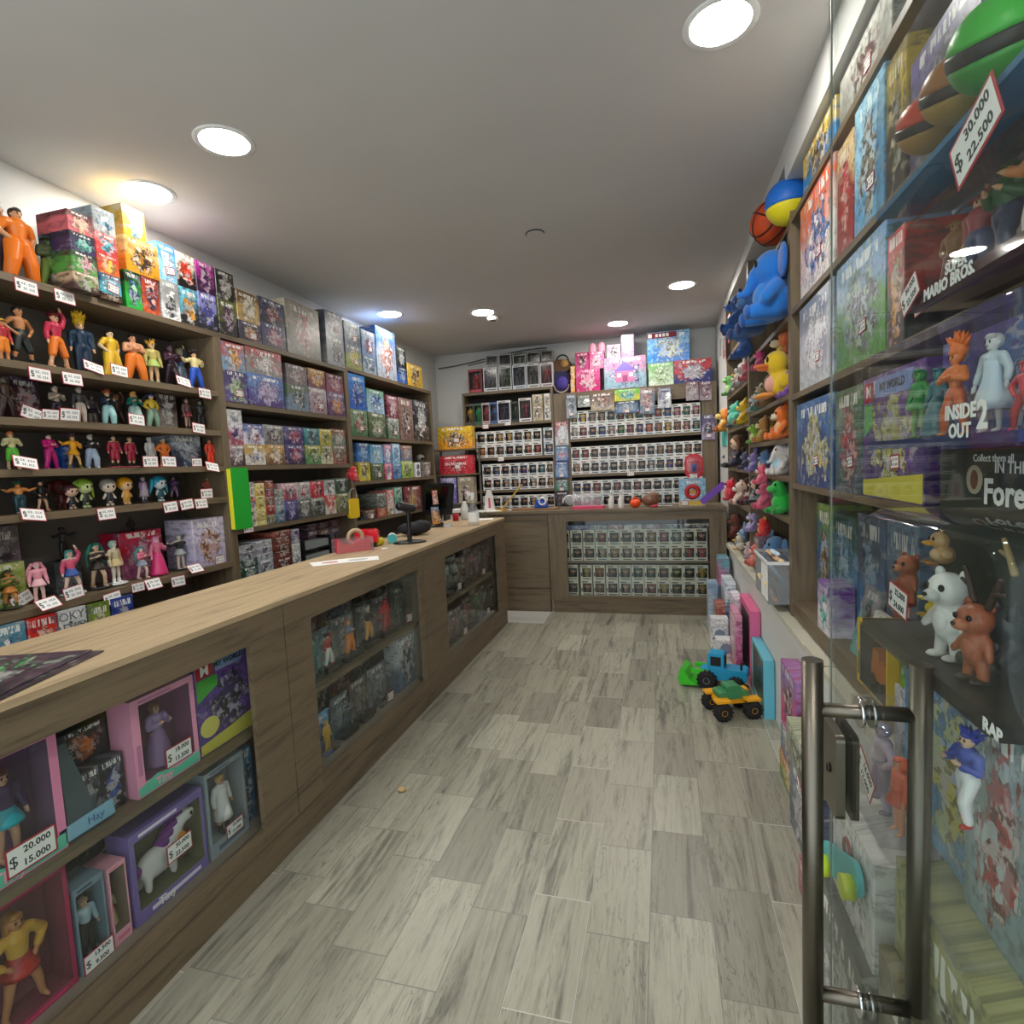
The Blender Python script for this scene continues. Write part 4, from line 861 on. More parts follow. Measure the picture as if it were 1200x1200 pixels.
stacks('L',XF,1.583,[(264,287,[(521,'503038 b8a0a8 e0dce0'),(496,'a84858 e0dce8 503878'),(480,'d8d8d8 b0b4b8 808890')]),(287,311,[(521,'e0dcd0 c8a038 3858a0'),(497,'d0d4e4 4858a0 a03048')]),(311,334,[(521,'7a5838 c8a060 e0d0b8'),(498,'787070 a0a0a0 503838')]),(335,357,[(521,'282448 605890 b03858'),(500,'30306a 686890 c05070')]),(358,376,[(522,'58905c c8c058 405830'),(502,'38787c 60a0a8 305050')]),(376,390,[(522,'d8d4b0 889050 504040'),(503,'b8a838 d8d060 607028')]),(390,406,[(522,'a0544c 8a8878 506840'),(503,'6a8878 985048 c0b8a0')])],'second shelf of middle left bookcase',KN,'kit boxes on second shelf',.22,zmax=1.92)
def flats(vs,cs): return [(v,c) for v,c in zip(vs,cs)]
stacks('L',XF,1.205,[(288,301,flats((606,597,589,580,572,565),('f0ece0 c8b8a0 503c38','e8e4d8 d0c8b8 584848','f0f0e8 5878a8 c83038','d84038 e0d8d0 b03030','f0e8d8 b0a8a0 6a5a58','f4f0e8 78708c c0b0a8')))
 ,(301,312,flats((606,597,589,581,573,566),('d8c868 b0a040 f0e8a0','c8b850 e0d888 908030','e0d070 c0b050 806828','c8c058 f0e0a0 a09038','d8b040 e8d070 a08030','e8d060 f0e8a0 b89830')))
 ,(312,323,flats((603,592,582,572,563),('506058 788068 a8a078','a03028 c05040 582020','704838 986048 402820','8a4050 503040 c08890','a05848 703028 d0a080')))
 ,(323,334,flats((603,592,582,573),('406088 6888a8 203858','688898 90a8b0 485868','889098 a8b0b0 404850','7a8078 a8a8a0 504840')))
 ,(334,349,[(586,'302858 5858a0 8080b8'),(566,'a84858 e0b8c0 384858')]),(349,365,[(585,'404448 787c80 a8a8a0'),(565,'98a0a0 c8c8c8 a83840')]),(365,381,[(583,'485048 a0a898 2c3830'),(564,'b82838 d84858 681820')]),(381,394,[(580,'d0d0c8 c83830 e07058'),(562,'d8dcd8 88908c 404440')]),(394,410,[(578,'687048 a0a070 384028'),(560,'284838 506858 181c20')])],'third shelf of middle left bookcase','small box','small boxes on third shelf',.18,zmax=1.548)
stacks('L',XF,.85,[(281,303,flats((664,655,646,638),('183830 2c5848 a8b8b0','284840 486860 c0c8c0','a8a8b0 787880 505058','b0b0b8 888890 585860')))
 ,(303,321,flats((655,648,640,633),('888c98 b8bcc8 50545c','a0a4b0 c8ccd4 60646c','989ca8 c0c4cc 54585f','a8a8b0 d0d0d8 606068')))
 ,(322,343,flats((653,645,637,629,622),('582820 703830 382018','783828 502018 a06050','602c20 8a4838 3c1c14','703024 502018 985844','803c30 a86850 481c18')))
 ,(344,353,flats((645,637,629,620),('a0a8b0 d8dcd8 58606c','b8bcbc e8e8e0 60686c','9098a0 686c80 c8c8c8','8878a0 b0a8b8 504060')))],'low shelf of middle left bookcase','flat box','flat boxes on low shelf',.2,zmax=1.17)
stacks('L',XF-.14,.85,[(362,374,flats((622,614),('583848 806070 30202c','604850 907880 b8a0a0'))),(375,387,flats((620,612),('684838 987868 382820','503840 785860 a89098'))),(388,399,flats((618,609),('58485c 887890 302838','703840 a06870 c0a8a8')))],'back of low shelf above the black tray','carton','cartons above the black tray',.13,zmax=1.17)
b=MB()
for zz in(.875,.965): b.box(-.16,.16,-.11,-.1,zz,zz+.012); b.box(-.16,.16,.1,.11,zz,zz+.012); b.box(-.16,-.15,-.1,.1,zz,zz+.012); b.box(.15,.16,-.1,.1,zz,zz+.012)
b2=MB()
r=empty('wire_tray',(-2.33,sy(388,-2.33,.95),.0),PI/2)
b.box(-.165,-.15,-.11,.11,.8515,1.05); b.box(.15,.165,-.11,.11,.8515,1.05); add('frame',b.mesh('frame',BLACK),r)
for k_,zz in enumerate((.888,.978)): b=MB(); b.box(-.145,.145,-.095,.095,zz,zz+.05); add('drawer_case',b.mesh('drawer_case',plain('grey_case','8a9090',.4)),r)
r.location.x=-2.495; r.scale=(1,.55,1)
tag(r,'black tray frame holding two grey cases on low shelf of middle bookcase','tray')
b=MB(); b.box(-.07,.07,-.012,.012,0,.36); b.box(-.075,-.07,-.012,.012,.005,.355,1)
q=add('folder',b.mesh('folder',[plain('bright_green','18a830',.4),plain('yellow_edge','e8e030',.5)]),None,(XF+.016,sy(279,XF,1.37),1.206),PI/2); tag(q,'bright green upright folder at left end of the small box shelf','folder')
# ---------------------------------------------------------------- toy bookcase (far left)
TN='toy box'
stacks('L',XF,2.36,[(405,424,[(404,'a8b060 708098 d8c850','t'),(379,'506070 88a0b0 c8d0d8','t')]),(425,441,[(418,'a0b0c0 587898 405068'),(388,'7890b8 98a8c0 803848','t')]),(442,465,[(386,'b0bccc 3468b0 c86c28')]),(466,477,[(430,'3060b0 182840 80a8e0'),(407,'202428 404448 c8ccd0')]),(478,495,[(428,'e0b030 f0c850 302818')])],'top of far left bookcase',TN,'toy boxes on top of far bookcase',.22)
stacks('L',XF,1.81,[(409,431,[(480,'487850 80a080 a83040','t'),(439,'2868c8 3890e0 182c78')]),(432,452,[(484,'405838 708058 a0a888','t'),(457,'a8c8e8 70a878 3868b0')]),(455,468,[(490,'708870 a8b0a8 484840','t'),(464,'803848 a86070 d8c8c8')]),(469,485,[(467,'7a5850 a08078 403430','t')]),(486,503,[(470,'1c1c20 484850 e8e8e8','t')])],'upper shelf of far left bookcase',TN,'toy boxes on upper far shelf',.22,zmax=2.325)
stacks('L',XF,1.435,[(420,434,[(541,'d8c838 a09020 404010'),(519,'3870b8 285080 80b0d8')]),(435,450,[(543,'405838 607850 283020','t'),(521,'80b8d8 5898c0 c8e0e8')]),(451,460,[(543,'d04870 e888a0 5090c0','t'),(521,'6898d0 d87898 e8f0f4')]),(461,470,[(543,'5088c8 88b8e0 305890'),(520,'88c0e0 b8d8f0 4878b0')]),(471,484,[(540,'98b848 c8d878 405020'),(522,'607098 a07050 c8b8a0')]),(496,505,[(541,'585450 8a8478 c8c0b0','t')])],'second shelf of far left bookcase',TN,'toy boxes on second far shelf',.2,zmax=1.775)
stacks('L',XF,1.105,[(426,441,[(598,'283040 604830 a88870','t')]),(442,453,[(595,'c85830 a04028 e8a070'),(578,'586058 889088 30342c')]),(454,462,[(594,'b0a880 d8d0b0 706840','t'),(574,'e8c8c0 d86060 f0e8e0')]),(463,472,[(590,'c8d4e0 e8f0f4 5878a0'),(571,'58a088 90c8b0 306050')]),(474,494,[(570,'601828 882838 c89840')])],'third shelf of far left bookcase',TN,'toy boxes on third far shelf',.2,zmax=1.40)
r=empty('toy_speaker',(XF-.04,sy(490,XF,1.5),1.4356),PI/2); b=MB(); b.box(-.055,.055,-.04,.04,0,.15); add('cabinet',b.mesh('cabinet',WHITE),r)
for zz in(.04,.105): b=MB(); b.torus((0,-.041,zz),.026,.005,1,20,6); b.cone((0,-.0405,zz),(0,-.043,zz),.018,.018,14); add('speaker_ring',b.mesh('speaker_ring',plain('speaker_grey','6a7080',.4)),r)
tag(r,'white toy with two round speaker rings on second shelf of far left bookcase','toy')
r=empty('toy_helmet',(XF-.05,sy(498,XF,1.58),1.5965),PI/2); b=MB(); b.ell((0,0,.035),(.05,.045,.04)); add('dome',b.mesh('dome',plain('toy_grey','807c78',.4)),r); b=MB(); b.box(-.05,.05,-.05,-.03,.015,.04); add('visor',b.mesh('visor',BLACK),r); 
tag(r,'small grey helmet with black visor standing on the grey carton, far left bookcase','toy')
r=empty('tote_bag',(XF-.009,sy(416,XF+.01,1.2),1.14),PI/2); b=MB(); b.rbox(-.07,.07,-.02,.008,0,.16,.02,0,3,1); add('bag_body',b.mesh('bag_body',plain('yellow_bag','f0c818',.6)),r)
b=MB(); b.torus((0,-.012,.19),.05,.006,1,16,6,0,0,PI); b.cone((.05,-.012,.155),(.05,-.012,.19),.006,.006,6); b.cone((-.05,-.012,.155),(-.05,-.012,.19),.006,.006,6); b.cone((0,-.012,.24),(0,-.012,.297),.003,.003,6); add('handle',b.mesh('handle',plain('grey_strap','8a8880',.6)),r)
tag(r,'yellow bag hanging by its handle from shelf of far left bookcase','bag')
q=plush('blob',(XF-.02,sy(412,XF-.02,1.48),1.436),.14,PI/2,'d82838','e84858','f0a0a0','f06070','b01828'); tag(q,'red plush toy at left end of second shelf, far left bookcase','plush toy')
b=MB(); b.box(-.05,.05,-.001,.001,-.035,.035)
cards([(291,619,.0,-2.427)],'third shelf edge of middle left bookcase',zb=1.205,grp='price cards on the other left bookcases')
cards([(456,559,0,-2.429,0,.9)],'second shelf edge of far left bookcase',zb=1.435,grp='price cards on the other left bookcases')
# ---------------------------------------------------------------- back wall bookcases
FR=['e6e6e2','dcdcd8','d4d6d4','e2dcd8','d2d8dc']
def pops(y,z,us,place,pal,rows=2,h=.155,grp=None,w=None,frame=None,d=.09):
    n=len(us)-1
    for j in range(rows):
        for i in range(n):
            a,b_=sx(us[i],y,z+.08),sx(us[i+1],y,z+.08)
            if y==YS: a,b_=(max(a,-2.262),min(b_,-1.219)) if a<-1.15 else (max(a,-1.003),min(b_,.417))
            if pal: p=pal[j][i%len(pal[j])]
            hc,oc=p if isinstance(p,tuple) else (p,p)
            fr=(frame or FR)[(i*3+j*2)%5] if not isinstance(frame,str) else frame
            dk=rnd.choice(['18181a','242020','1c2430','2a2a2c']); 
            q=popbox(((a+b_)/2,y+d/2,z+.0008+j*(h+.001)),0,fr,dk,rnd.choice(['404040','283040','582828','303028']),rnd.choice(['e0b898','d8a888','c89878','e8d0b8']),hc,oc,rnd.randrange(4),min(b_-a-.002,.116),d,h)
            rw=('upper row' if j else 'lower row') if rows>1 else 'single row'; tag(q,fit(f'{cname(hc)} figure window box, {ordl(i,n)}, {rw}, {place}',f'{cname(hc)} figure box, {ordl(i,n)}, {rw}, {place}',f'figure box, {ordl(i,n)}, {rw}, {place}'),'figure box',grp)
def us(a,b,n): return [a+(b-a)*i/n for i in range(n+1)]
PG=['383838','202028','c89838','d0a040','585048','b88848','484040']; PB=['5878a8','302858','6888b0','6848a0','285870','388898','806040','a04858']; PD=['303438','484848','d8d0c8','684030','c0b8b0','384868','a09080','181818']
pops(YS,1.612,us(558.5,635,7),'second shelf, left back bookcase',[['d88030','584838','706860','402830','282428','b06040','b83040'],PG],grp='white figure boxes left back bookcase')
pops(YS,1.224,us(566,651,8),'third shelf, left back bookcase',[['501820','283038','c8c0b8','a88870','402c68','e8e0d0','605848','b07848'],['101014']+PB[:7]],grp='white figure boxes left back bookcase')
pops(YS,1.0,us(566,651,8),'counter level shelf, left back bookcase',[['202428','303840','b8c0c8','302820','382840','c8a880','302020','503838']],1,grp='white figure boxes left back bookcase')
q=None
for j,(hc) in enumerate(('5878a0','706050')): 
    q=popbox((sx(643,YS,1.7),YS+.045,1.6128+j*.156),0,'d0d4d8','1c2430','283848','e0b898',hc,hc,1); tag(q,f'figure box standing apart at right of second shelf, {"upper" if j else "lower"} one, left bookcase','figure box','white figure boxes left back bookcase')
HERO=[('hips','short','trousers','403838','202020','202024','18181c','141414'),('stand','short','trousers','302c30','181818','24242c','202028','101014'),('guard','short','trousers','383838','c8c8c8','484c54','303440','202020'),('hips','capped','trousers','382c2c','1c1c1c','202020','181818','101010'),('crossed','short','trousers','403430','202020','2c3038','242830','181818')]
def figrow(y,z,data,place,h,grp,d=.1,part='boxed_figure'):
    n=len(data)
    for i,(u0,u1,hh,fr,dk,st,fg) in enumerate(data):
        a,b_=sx(u0,y,z+.1),sx(u1,y,z+.1); q=figbox(((a+b_)/2,y+d/2,z+.0008),0,b_-a-.003,d,hh or h,fr,dk,st,fg); tag(q,fit(f'{cname(fg[5])} figure in window box, {ordl(i,n)}, {place}',f'{cname(fg[5])} figure box, {ordl(i,n)}, {place}'),'figure box',grp); 
zt=2.39
figrow(YS,zt,[(549,565,.27,'802830','401818','d84050',('stand','long','gown','c08078','601820','a02028','902028','601818')),(566.5,583,.275,'c8c8cc','4a4a50','585860',HERO[0]),(584,599.6,.275,'b8bcb8','485048','606860',('hips','short','trousers','304028','283420','38502c','304424','202c18')),(600.5,616.5,.275,'c0c4cc','404858','585c68',HERO[2]),(617,632.5,.275,'c8c8c8','505048','606058',HERO[3]),(633,648,.27,'ccc4c8','604048','70484c',('hips','short','trousers','a02030','801c28','a82430','8a2030','601820'))],'front row on top of left back bookcase',.27,'figure boxes on top of the left back bookcase')
figrow(YS,zt+.277,[(569,583.4,.135,'9a9a9c','3c3c40','585858',HERO[1]),(584,599,.135,'a0a0a0','383838','585858',HERO[0]),(600.5,616,.11,'989890','585850','686860',('armsout','short','trousers','d0d0d0','c8c8c8','b8b8b8','a0a0a0','808080')),(617,632.5,.125,'908c88','48443c','585450',HERO[4]),(633.5,647.5,.125,'78746c','302c28','484440',HERO[3])],'row stacked highest on left back bookcase',.13,'figure boxes stacked highest on the left back bookcase')
P=lambda c1,c2=None,c3=None:('stand','short','trousers','c89878',c1,c2 or c1,c3 or c1,c3 or c1)
figrow(YS,2.01,[(545.5,555,.25,'585048','302820','403830',P('c89830','d0a030','806020')),(555.5,564.5,.25,'3a6048','204830','285838',P('28a060','30a868','208048')),(565,574,.25,'c8b8b8','604040','803838',P('a04048','a85058','803840')),(574.5,582.5,.25,'4868a0','182848','303c58',P('303848','4870b0','283858')),(583,598.5,.26,'dcdce0','303040','484058',('armsout','short','trousers','484058','282830','403858','303040','202028')),(599.5,607,.24,'283028','181c18','303830',P('385038','405840','283828')),(608,623,.27,'dcd8d8','3c3438','582830',('guard','short','trousers','803038','701c28','902830','70242c','481820'))],'first shelf of left back bookcase',.25,'figure boxes on first shelf of left back bookcase')
stacks('B',YS,2.01,[(624,636.5,[(475,'c8b898 a08868 40342c'),(462,'b8a888 d8c8a8 584838')]),(637.5,645.5,[(475,'d8d4cc a8a098 383838'),(461,'c8b8a8 e0d8d0 605048')])],'right end of first shelf, left back bookcase','window carton','cartons ending the first shelf',.12)
# wide right bookcase
W1=['d8d0d0','b03048','283040','204890','e8d8d0','309048','a85068','584898','e85838','b07850','e8c030','a87048','e8a8a8','78a8a0','505850']
W2=['c89048','e8c030','909088','b09878','406030','a04040','d0c058','309080','d87850','c84038','2878c8','d88898','489080','d898a8']
pops(YS,1.775,us(666.5,821,14),'top shelf, wide back bookcase',[W1,W2],grp='white figure boxes wide back bookcase')
W3=['c8a888','383838','302c34','503838','181818','888880','a8a8a8','484c44','d0d0cc','484858','604898','383c40','404038','b06848']; W4=['a83040','b02848','485048','504848','202020','584840','8a5838','704840','384858','b88848','803840','405050','a08068','585048']
pops(YS,1.37,us(669.5,823,14),'second shelf, wide back bookcase',[W3,W4],grp='white figure boxes wide back bookcase')
W5=['605850','384860','604840','303030','685858','403838','484848','b0a898','3c4448','2c3830','584038','384858','807870']; W6=['302868','382c78','a04830','484038','a84c38','686870','984838','405048','383838','504038','603848','305088','585048']
pops(YS,.985,us(670,824,13),'counter level shelf, wide back bookcase',[W5,W6],grp='white figure boxes wide back bookcase')
# things on top and hung on the header
zt=2.30
def bx(name,u0,u1,v0,v1,y,d,cs,label,cat='toy box',fq=1.0,zb=None):
    z=zb if zb is not None else zt+.0006
    a,b_=sx(u0,y,z+.1),sx(u1,y,z+.1); c=(a+b_)/2; ztp=sz(v0,c,y)
    if v1 is not None: z=sz(v1,c,y)
    q=carton(name,b_-a,d,ztp-z,(c,y+d/2,z),0,cs.split(),fq); tag(q,label,cat); return q,(a,b_,z,ztp)
q1,i1=bx('toy_box',675,703,433,None,YS+.02,.18,'d02474 d85090 e0b8c4','hot pink box with two puppies pictured, left on top of wide back bookcase')
q2,i2=bx('toy_box',674,690,413,None,YS+.03,.15,'c83c84 b02860 302020','pink box with dark haired doll pictured, stacked on the hot pink box',zb=i1[3]+.001)
q3,i3=bx('toy_box',690.5,708,412,None,YS+.02,.15,'d07ca0 c84c84 d8a8b8','rose box with a rabbit face and two ears above its top',zb=i1[3]+.001)
b=MB()
for s in(-1,1): b.ell((s*.05,0,.05),(.04,.02,.065))
add('box_ears',b.mesh('box_ears',[plain('pink_ear','f0a0b8',.7)]),q3,(0,0,i3[3]-i3[2]))
q4,i4=bx('toy_box',708,757.5,418,None,YS+.005,.16,'8cacbc c080a4 604890','large pale blue box with a purple toy house pictured, middle top')
b=MB(); w=i4[1]-i4[0]; h=i4[3]-i4[2]
b.prism([(-w*.26,h*.55),(w*.26,h*.55),(0,h*.86)],-.0815,-.081,1,0); b.box(-w*.21,w*.21,-.0815,-.081,h*.2,h*.55,1); b.box(-w*.06,w*.06,-.082,-.0815,h*.2,h*.42,2)
for s in(-1,1): b.box(s*w*.14-.02,s*w*.14+.02,-.082,-.0815,h*.36,h*.48,3)
add('printed_house',b.mesh('printed_house',[plain('print_violet','7060b0',.5),plain('print_pink','c87098',.5),plain('print_plum','904070',.5),CARDW]),q4)
q5,i5=bx('toy_box',711,727,404,None,YS+.02,.12,'b0a8ac b07c98 302830','white and pink box peeping over the toy house box',zb=i4[3]+.001)
q6,i6=bx('toy_box',728,743,392,None,YS+.02,.12,'9c78b4 b884a0 b8a880','lilac box with cream bear topper above the toy house box',zb=i4[3]+.001)
q7,i7=bx('toy_box',760,789.5,425,None,YS+.005,.15,'d8e8d0 78b868 a8c890','white and green box with cactus coloured art beneath the blue aircraft box')
q8,i8=bx('toy_box',790,834,421,None,YS,.16,'203078 c83838 d8d8e0','navy and red toy vehicle box at right end of wide back bookcase')
q9,i9=bx('toy_box',758.5,808.5,388,None,YS+.02,.13,'3888e0 90c8f0 d8e0d0','big blue aircraft kit box with red title strip, highest on back wall',zb=max(i7[3],i8[3])+.001)
b=MB(); w=i9[1]-i9[0]; h=i9[3]-i9[2]; b.box(-w*.5,w*.2,-.0665,-.0655,h*.80,h*.98,0); b.box(-w*.47,-w*.38,-.067,-.0665,h*.83,h*.95,1)
for k in range(4): b.box(-w*.30+k*w*.085,-w*.30+k*w*.085+w*.06,-.067,-.0665,h*.84,h*.94,1)
add('title_strip',b.mesh('title_strip',[plain('deep_red','80182c',.5),CARDW]),q9)
r=empty('backpack',(sx(659,YS+.1,2.4),YS+.12,2.301)); b=MB(); b.rbox(-.095,.095,-.07,.05,0,.25,.06,0,5,1); add('bag_body',b.mesh('bag_body',plain('navy_cloth','282850',.8)),r); b=MB(); b.ell((.01,-.07,.12),(.07,.03,.075)); add('front_pocket',b.mesh('front_pocket',plain('violet_cloth','483a90',.8)),r); b=MB(); b.torus((0,-.073,.1),.085,.007,1,20,6,0,PI,2*PI); add('trim_piping',b.mesh('trim_piping',plain('tan_piping','c0a890',.7)),r)
tag(r,'navy and violet backpack on top of the pillar of the wide back bookcase','backpack')
r=empty('handbag',(sx(659,YS+.12,2.6),YS+.14,2.553)); b=MB(); b.rbox(-.1,.1,-.06,.05,0,.14,.05,0,5,1); add('bag_body',b.mesh('bag_body',plain('brown_bag','5a4028',.7)),r); b=MB(); b.ell((.03,-.055,.09),(.05,.03,.05)); add('patch',b.mesh('patch',plain('tan_patch','a07840',.7)),r); b=MB(); b.torus((0,0,.13),.07,.009,1,18,6,0,0,PI); add('handle',b.mesh('handle',BLACK),r)
tag(r,'small brown bag sitting on the backpack near the ceiling','bag')
for i,(z,l) in enumerate(((2.3015,'lower'),(2.45,'upper'))):
    a,b_=sx(669,YS+.02,z),sx(674,YS+.02,z); q=carton('toy_box',b_-a,.06,.145,((a+b_)/2,YS+.05,z),0,'e89838 f0b860 f8e8d0'.split()); tag(q,f'narrow orange carton beside the backpack, {l} of the two','toy box')
def hung(u0,u1,v0,v1,y,cs,label,name='hanging_pack',hook=True,d=.03,tagged=True):
    z0=2.0
    for _ in range(3): c=(sx(u0,y,z0)+sx(u1,y,z0))/2; z0=sz(v1,c,y)
    z1=sz(v0,c,y); w=sx(u1,y,z0)-sx(u0,y,z0)
    o=carton(name,w,.004,z1-z0,(c,y+.002,z0),0,cs.split(),1.5)
    b=MB(); b.rbox(-w*.42,w*.42,-d,-.003,(z1-z0)*.06,(z1-z0)*.8,.012,0,3,1); add('bubble',b.mesh('bubble',[CLEAR]),o)
    if tagged: sticker(o,0,(z1-z0)*.16,-d,0,1.2)
    tag(o,label,'hanging pack','packs hung on the wide back bookcase'); return o
YH=YS-.004
hung(664,676,462,490,YH-.02,'a8b0b8 686c78 38304c','grey hanging pack at left of the header, dark figure inside')
hung(677,692,463,477,YH-.02,'b8b8b0 68685c 303030','small grey hanging pack next to the grey pack on the header',tagged=False)
hung(692.5,720,460,481,YH-.02,'c8b088 705048 8a4038','brown row-of-figures pack hanging on the header',tagged=False)
hung(720.5,750,456,469.5,YH-.02,'e0d830 60b850 58c0d0','wide lime and blue strip pack hanging on the header',tagged=False)
hung(720.5,749,470,484,YH-.02,'506890 283850 8098b8','slate blue pack hanging beneath the lime strip pack')
hung(750,768,455,485,YH-.02,'607888 a89090 c86860','grey and pink pack hanging right of the slate blue pack')
hung(771,787,454,478,YH-.02,'d8d8d8 403c70 605080','white and violet pack hanging alone on the bare header',tagged=False)
hung(804,819,447,469,YH-.02,'b8a8b0 804850 d8c8c8','left clear toy pack of the pair hanging at the right pillar',tagged=False)
hung(820,834,447,469,YH-.02,'b8a8b0 70485c a05060','right clear toy pack of the pair hanging at the right pillar',tagged=False)
hung(822.5,838,486,515,YH-.02,'c0b0d0 504878 382c50','lilac pack with white price sticker hung on the right pillar')
for i,(v0,v1,cs,l) in enumerate([(494,522,'d8d8d8 a83048 e8e8e8','white and red'),(523,540,'4868a8 5888b0 c83858','blue'),(541,560,'5080c0 4058a0 a0a8d8','bright blue'),(562,575,'208058 305048 184030','green'),(576,594,'282028 402838 603040','black and maroon')]): hung(651,666.5,v0,v1,YH-.02,cs,f'{l} pack on the strip hung down the left pillar','hanging_pack',tagged=i in(0,2,3))
cards([(569,500,0,YS+.0015,0,.9),(595,496,0,YS+.0015,0,.9),(587,538,0,YS+.0015,0,.9),(739,555,0,YS+.0015,0,.9)],'shelf edges of the back bookcases',rz=0,grp='price cards on the back bookcases',side='B')
# corner rack games
def rack(u0,u1,vt,z,cs,label,txt=None,sz_=.06,tc=None):
    a,b_=sx(u0,YR,z+.05),sx(u1,YR,z+.05); c=(a+b_)/2; h=sz(vt,c,YR)-z-.001; q=carton('board_game',b_-a,.12,h,(c,YR+.07,z+.0006),0,cs.split(),1.2)
    if txt: add('printed_title',textmesh(txt,sz_,tc or CARDW,ext=.0003,bold=.001),q,(0,-.062,h*.55))
    sticker(q,.02,h*.4,-.06,.1,1.6); tag(q,label,'board game'); return q
rack(513,553,500,ZR[0],'f0a028 f0c830 403840','yellow and orange game box on the top tier of the corner rack')
rack(515,553,534,ZR[1],'d02838 e04050 b81c2c','red game box lettered in white on the middle tier of corner rack','SIN PALABRAS',.042)
rack(517,535,560,ZR[2],'7868b8 a8a0d8 e8e4f0','violet framed card on the bottom tier of the corner rack')
rack(537,555,559,ZR[2],'c8b8a0 a89880 504038','tan framed card on the bottom tier of the corner rack')
# ---------------------------------------------------------------- back counter window
YG=YC+.06
CU=['585048','805058','484c48','404448','505458','404038','c0a070','b85878','587868','38403c','786050']; CV=['585858','404440','c8c0b8','605c60','a89878','b0a068','987888','b0805c','888078','a89048','98804c']
e8=['d8d8c4','d4d4c4','dcd8c8','d8d0c4','d4d8cc']
pops(YG,.518,[654+14.6*i for i in range(13)],'upper shelf of back counter window',[['586070','484848','504c48','b8a060','a89858','a08078','b09068','a08880','988848','a09050','b03858','c05060'],['604848','585c64','383028','a83048','384038','404848','404440','c09848','c04878','587868','384440','705848']],grp='figure boxes in the back counter',frame=e8)
pops(YG,.165,[664,678.5]+[],'lower shelf of back counter window left end',[['404440'],['484c48']],grp='figure boxes in the back counter',frame=e8)
pops(YG,.165,[680+15.05*i for i in range(11)],'lower shelf of back counter window',[['904840','806050','605c5c','a89088','606468','a04848','b8a838','505848','404844','b09030'],['a89848','b06838','504c50','807c78','408070','387860','605858','604c38','586048','c8a828']],grp='figure boxes in the back counter',frame=e8)
for i,(u0,u1,cs) in enumerate([(664,690,'303878 485898 8088a0'),(691,712,'304038 587860 202820'),(713,730,'803c40 a8706c 403030'),(731,752,'d8d4c8 a8a498 686460'),(753,775,'705058 4c3c44 a08088'),(776,800,'384858 604860 487868'),(801,831,'483c58 c8c0a8 302c2c')]):
    a,b_=sx(u0,YG,.86),sx(u1,YG,.86); q=carton('toy_box',b_-a-.004,.1,.045,((a+b_)/2,YG+.05,.5188+.156*2+.001),0,cs.split(),1.5); tag(q,f'{two(*cs.split()[:2])} flat box, {ordl(i,7)}, lying atop upper row, back counter','toy box','flat boxes in the back counter')
# ---------------------------------------------------------------- right wall: boxed toys
RB='large toy box'
stacks('R',XS+.01,2.59,[(941,979,[(107,'2888c8 f0c830 604828')]),(984,1046,[(5,'989890 d8d4cc 704840','t')])],'highest shelf of right wall',RB,'boxed toys right wall',.22,zmax=2.745)
stacks('R',XS+.005,2.17,[(938,978,[(200,'e8e0d8 e86020 3878c0','t')]),(981,1000,[(165,'a83030 e8c890 d04048')]),(1001,1036,[(80,'68b0e0 a8d8f0 908878','t')]),(1038,1062,[(60,'302c28 d8b830 686038')]),(1066,1150,[(20,'484060 7868a8 383038')])],'second highest shelf of right wall',RB,'boxed toys right wall',.22,zmax=2.55)
stacks('R',XS+.005,1.775,[(937,976,[(312,'c8d0d8 8890a0 e8ecf0','t')]),(980,1038,[(262,'58a040 88b0e0 687078','t')]),(1039,1060,[(270,'383838 c83030 e0a030')])],'middle shelf of right wall',RB,'boxed toys right wall',.22,zmax=2.13)
stacks('R',XS+.005,1.355,[(934,976,[(468,'18407c 3070b0 c8c078','t')]),(979,1010,[(455,'405868 588050 c83828','t')]),(1011,1083,[(434,'402c70 7850a0 c8c848','t')])],'eye-level shelf of right wall',RB,'boxed toys right wall',.2,zmax=1.735)
stacks('R',XS+.10,.775,[(957,974,[(590,'2868a8 88a838 805838')]),(976,1003,[(603,'5898c8 305838 88b8d8')]),(1004,1036,[(604,'2878b8 404858 80b0d8')]),(1038,1075,[(612,'284868 6088a8 c86838')])],'bottom shelf of right wall',RB,'boxed toys right wall',.16,zmax=1.32)
D16=[o for o in bpy.data.objects if o.get('label','').endswith('bottom shelf of right wall') and 'second' in o['label']]
q=D16[0]; b=MB(); h=max(v.co.z for v in q.data.vertices)
for k in range(3): b.cone((0,-.0815,h*(.28+.1*k)),(0,-.0815,h*(.42+.1*k)),.05-.012*k,.004,3)
q=carton('toy_box',.17,.09,.2,(XS+.05,2.42,.7756),-PI/2,'e8e0ec 78409c 60c8b0'.split()); tag(q,'small white and purple carton at far end of the right wall bottom shelf','toy box')
q=carton('toy_box',.15,.02,.25,(XS+.045,2.13,.7765),-PI/2,'58b0b0 a8a0a8 383840'.split(),rot=(-.22,0,-PI/2)); tag(q,'thin teal card pack leaning on the blue tree box, right wall','toy box')
q=carton('toy_box',.11,.02,.2,(XS+.03,1.98,.7765),-PI/2,'5088a8 e8e8e4 304858'.split(),rot=(-.2,0,-PI/2)); tag(q,'thin white and blue card pack leaning next to the yellow framed box','toy box')
q=figbox((XS+.04,1.80,.7757),-PI/2,.24,.13,.2,'e0b828','5c6468','202020',None,(.1,.03,.04,.06),name='toy_box'); b=MB(); b.box(-.06,.07,-.04,.03,.03,.08); b.box(-.05,.0,-.04,.03,.08,.12); b.box(.02,.085,-.045,.035,.08,.1)
v=add('boxed_vehicle',b.mesh('boxed_vehicle',[plain('vehicle_orange','e88020',.4)]),q,(.0,-.005,.008))
b=MB()
for xx in(-.04,.05): 
    for yy in(-.045,.03): b.cone((xx,yy,.022),(xx,yy+.012,.022),.021,.021,14)
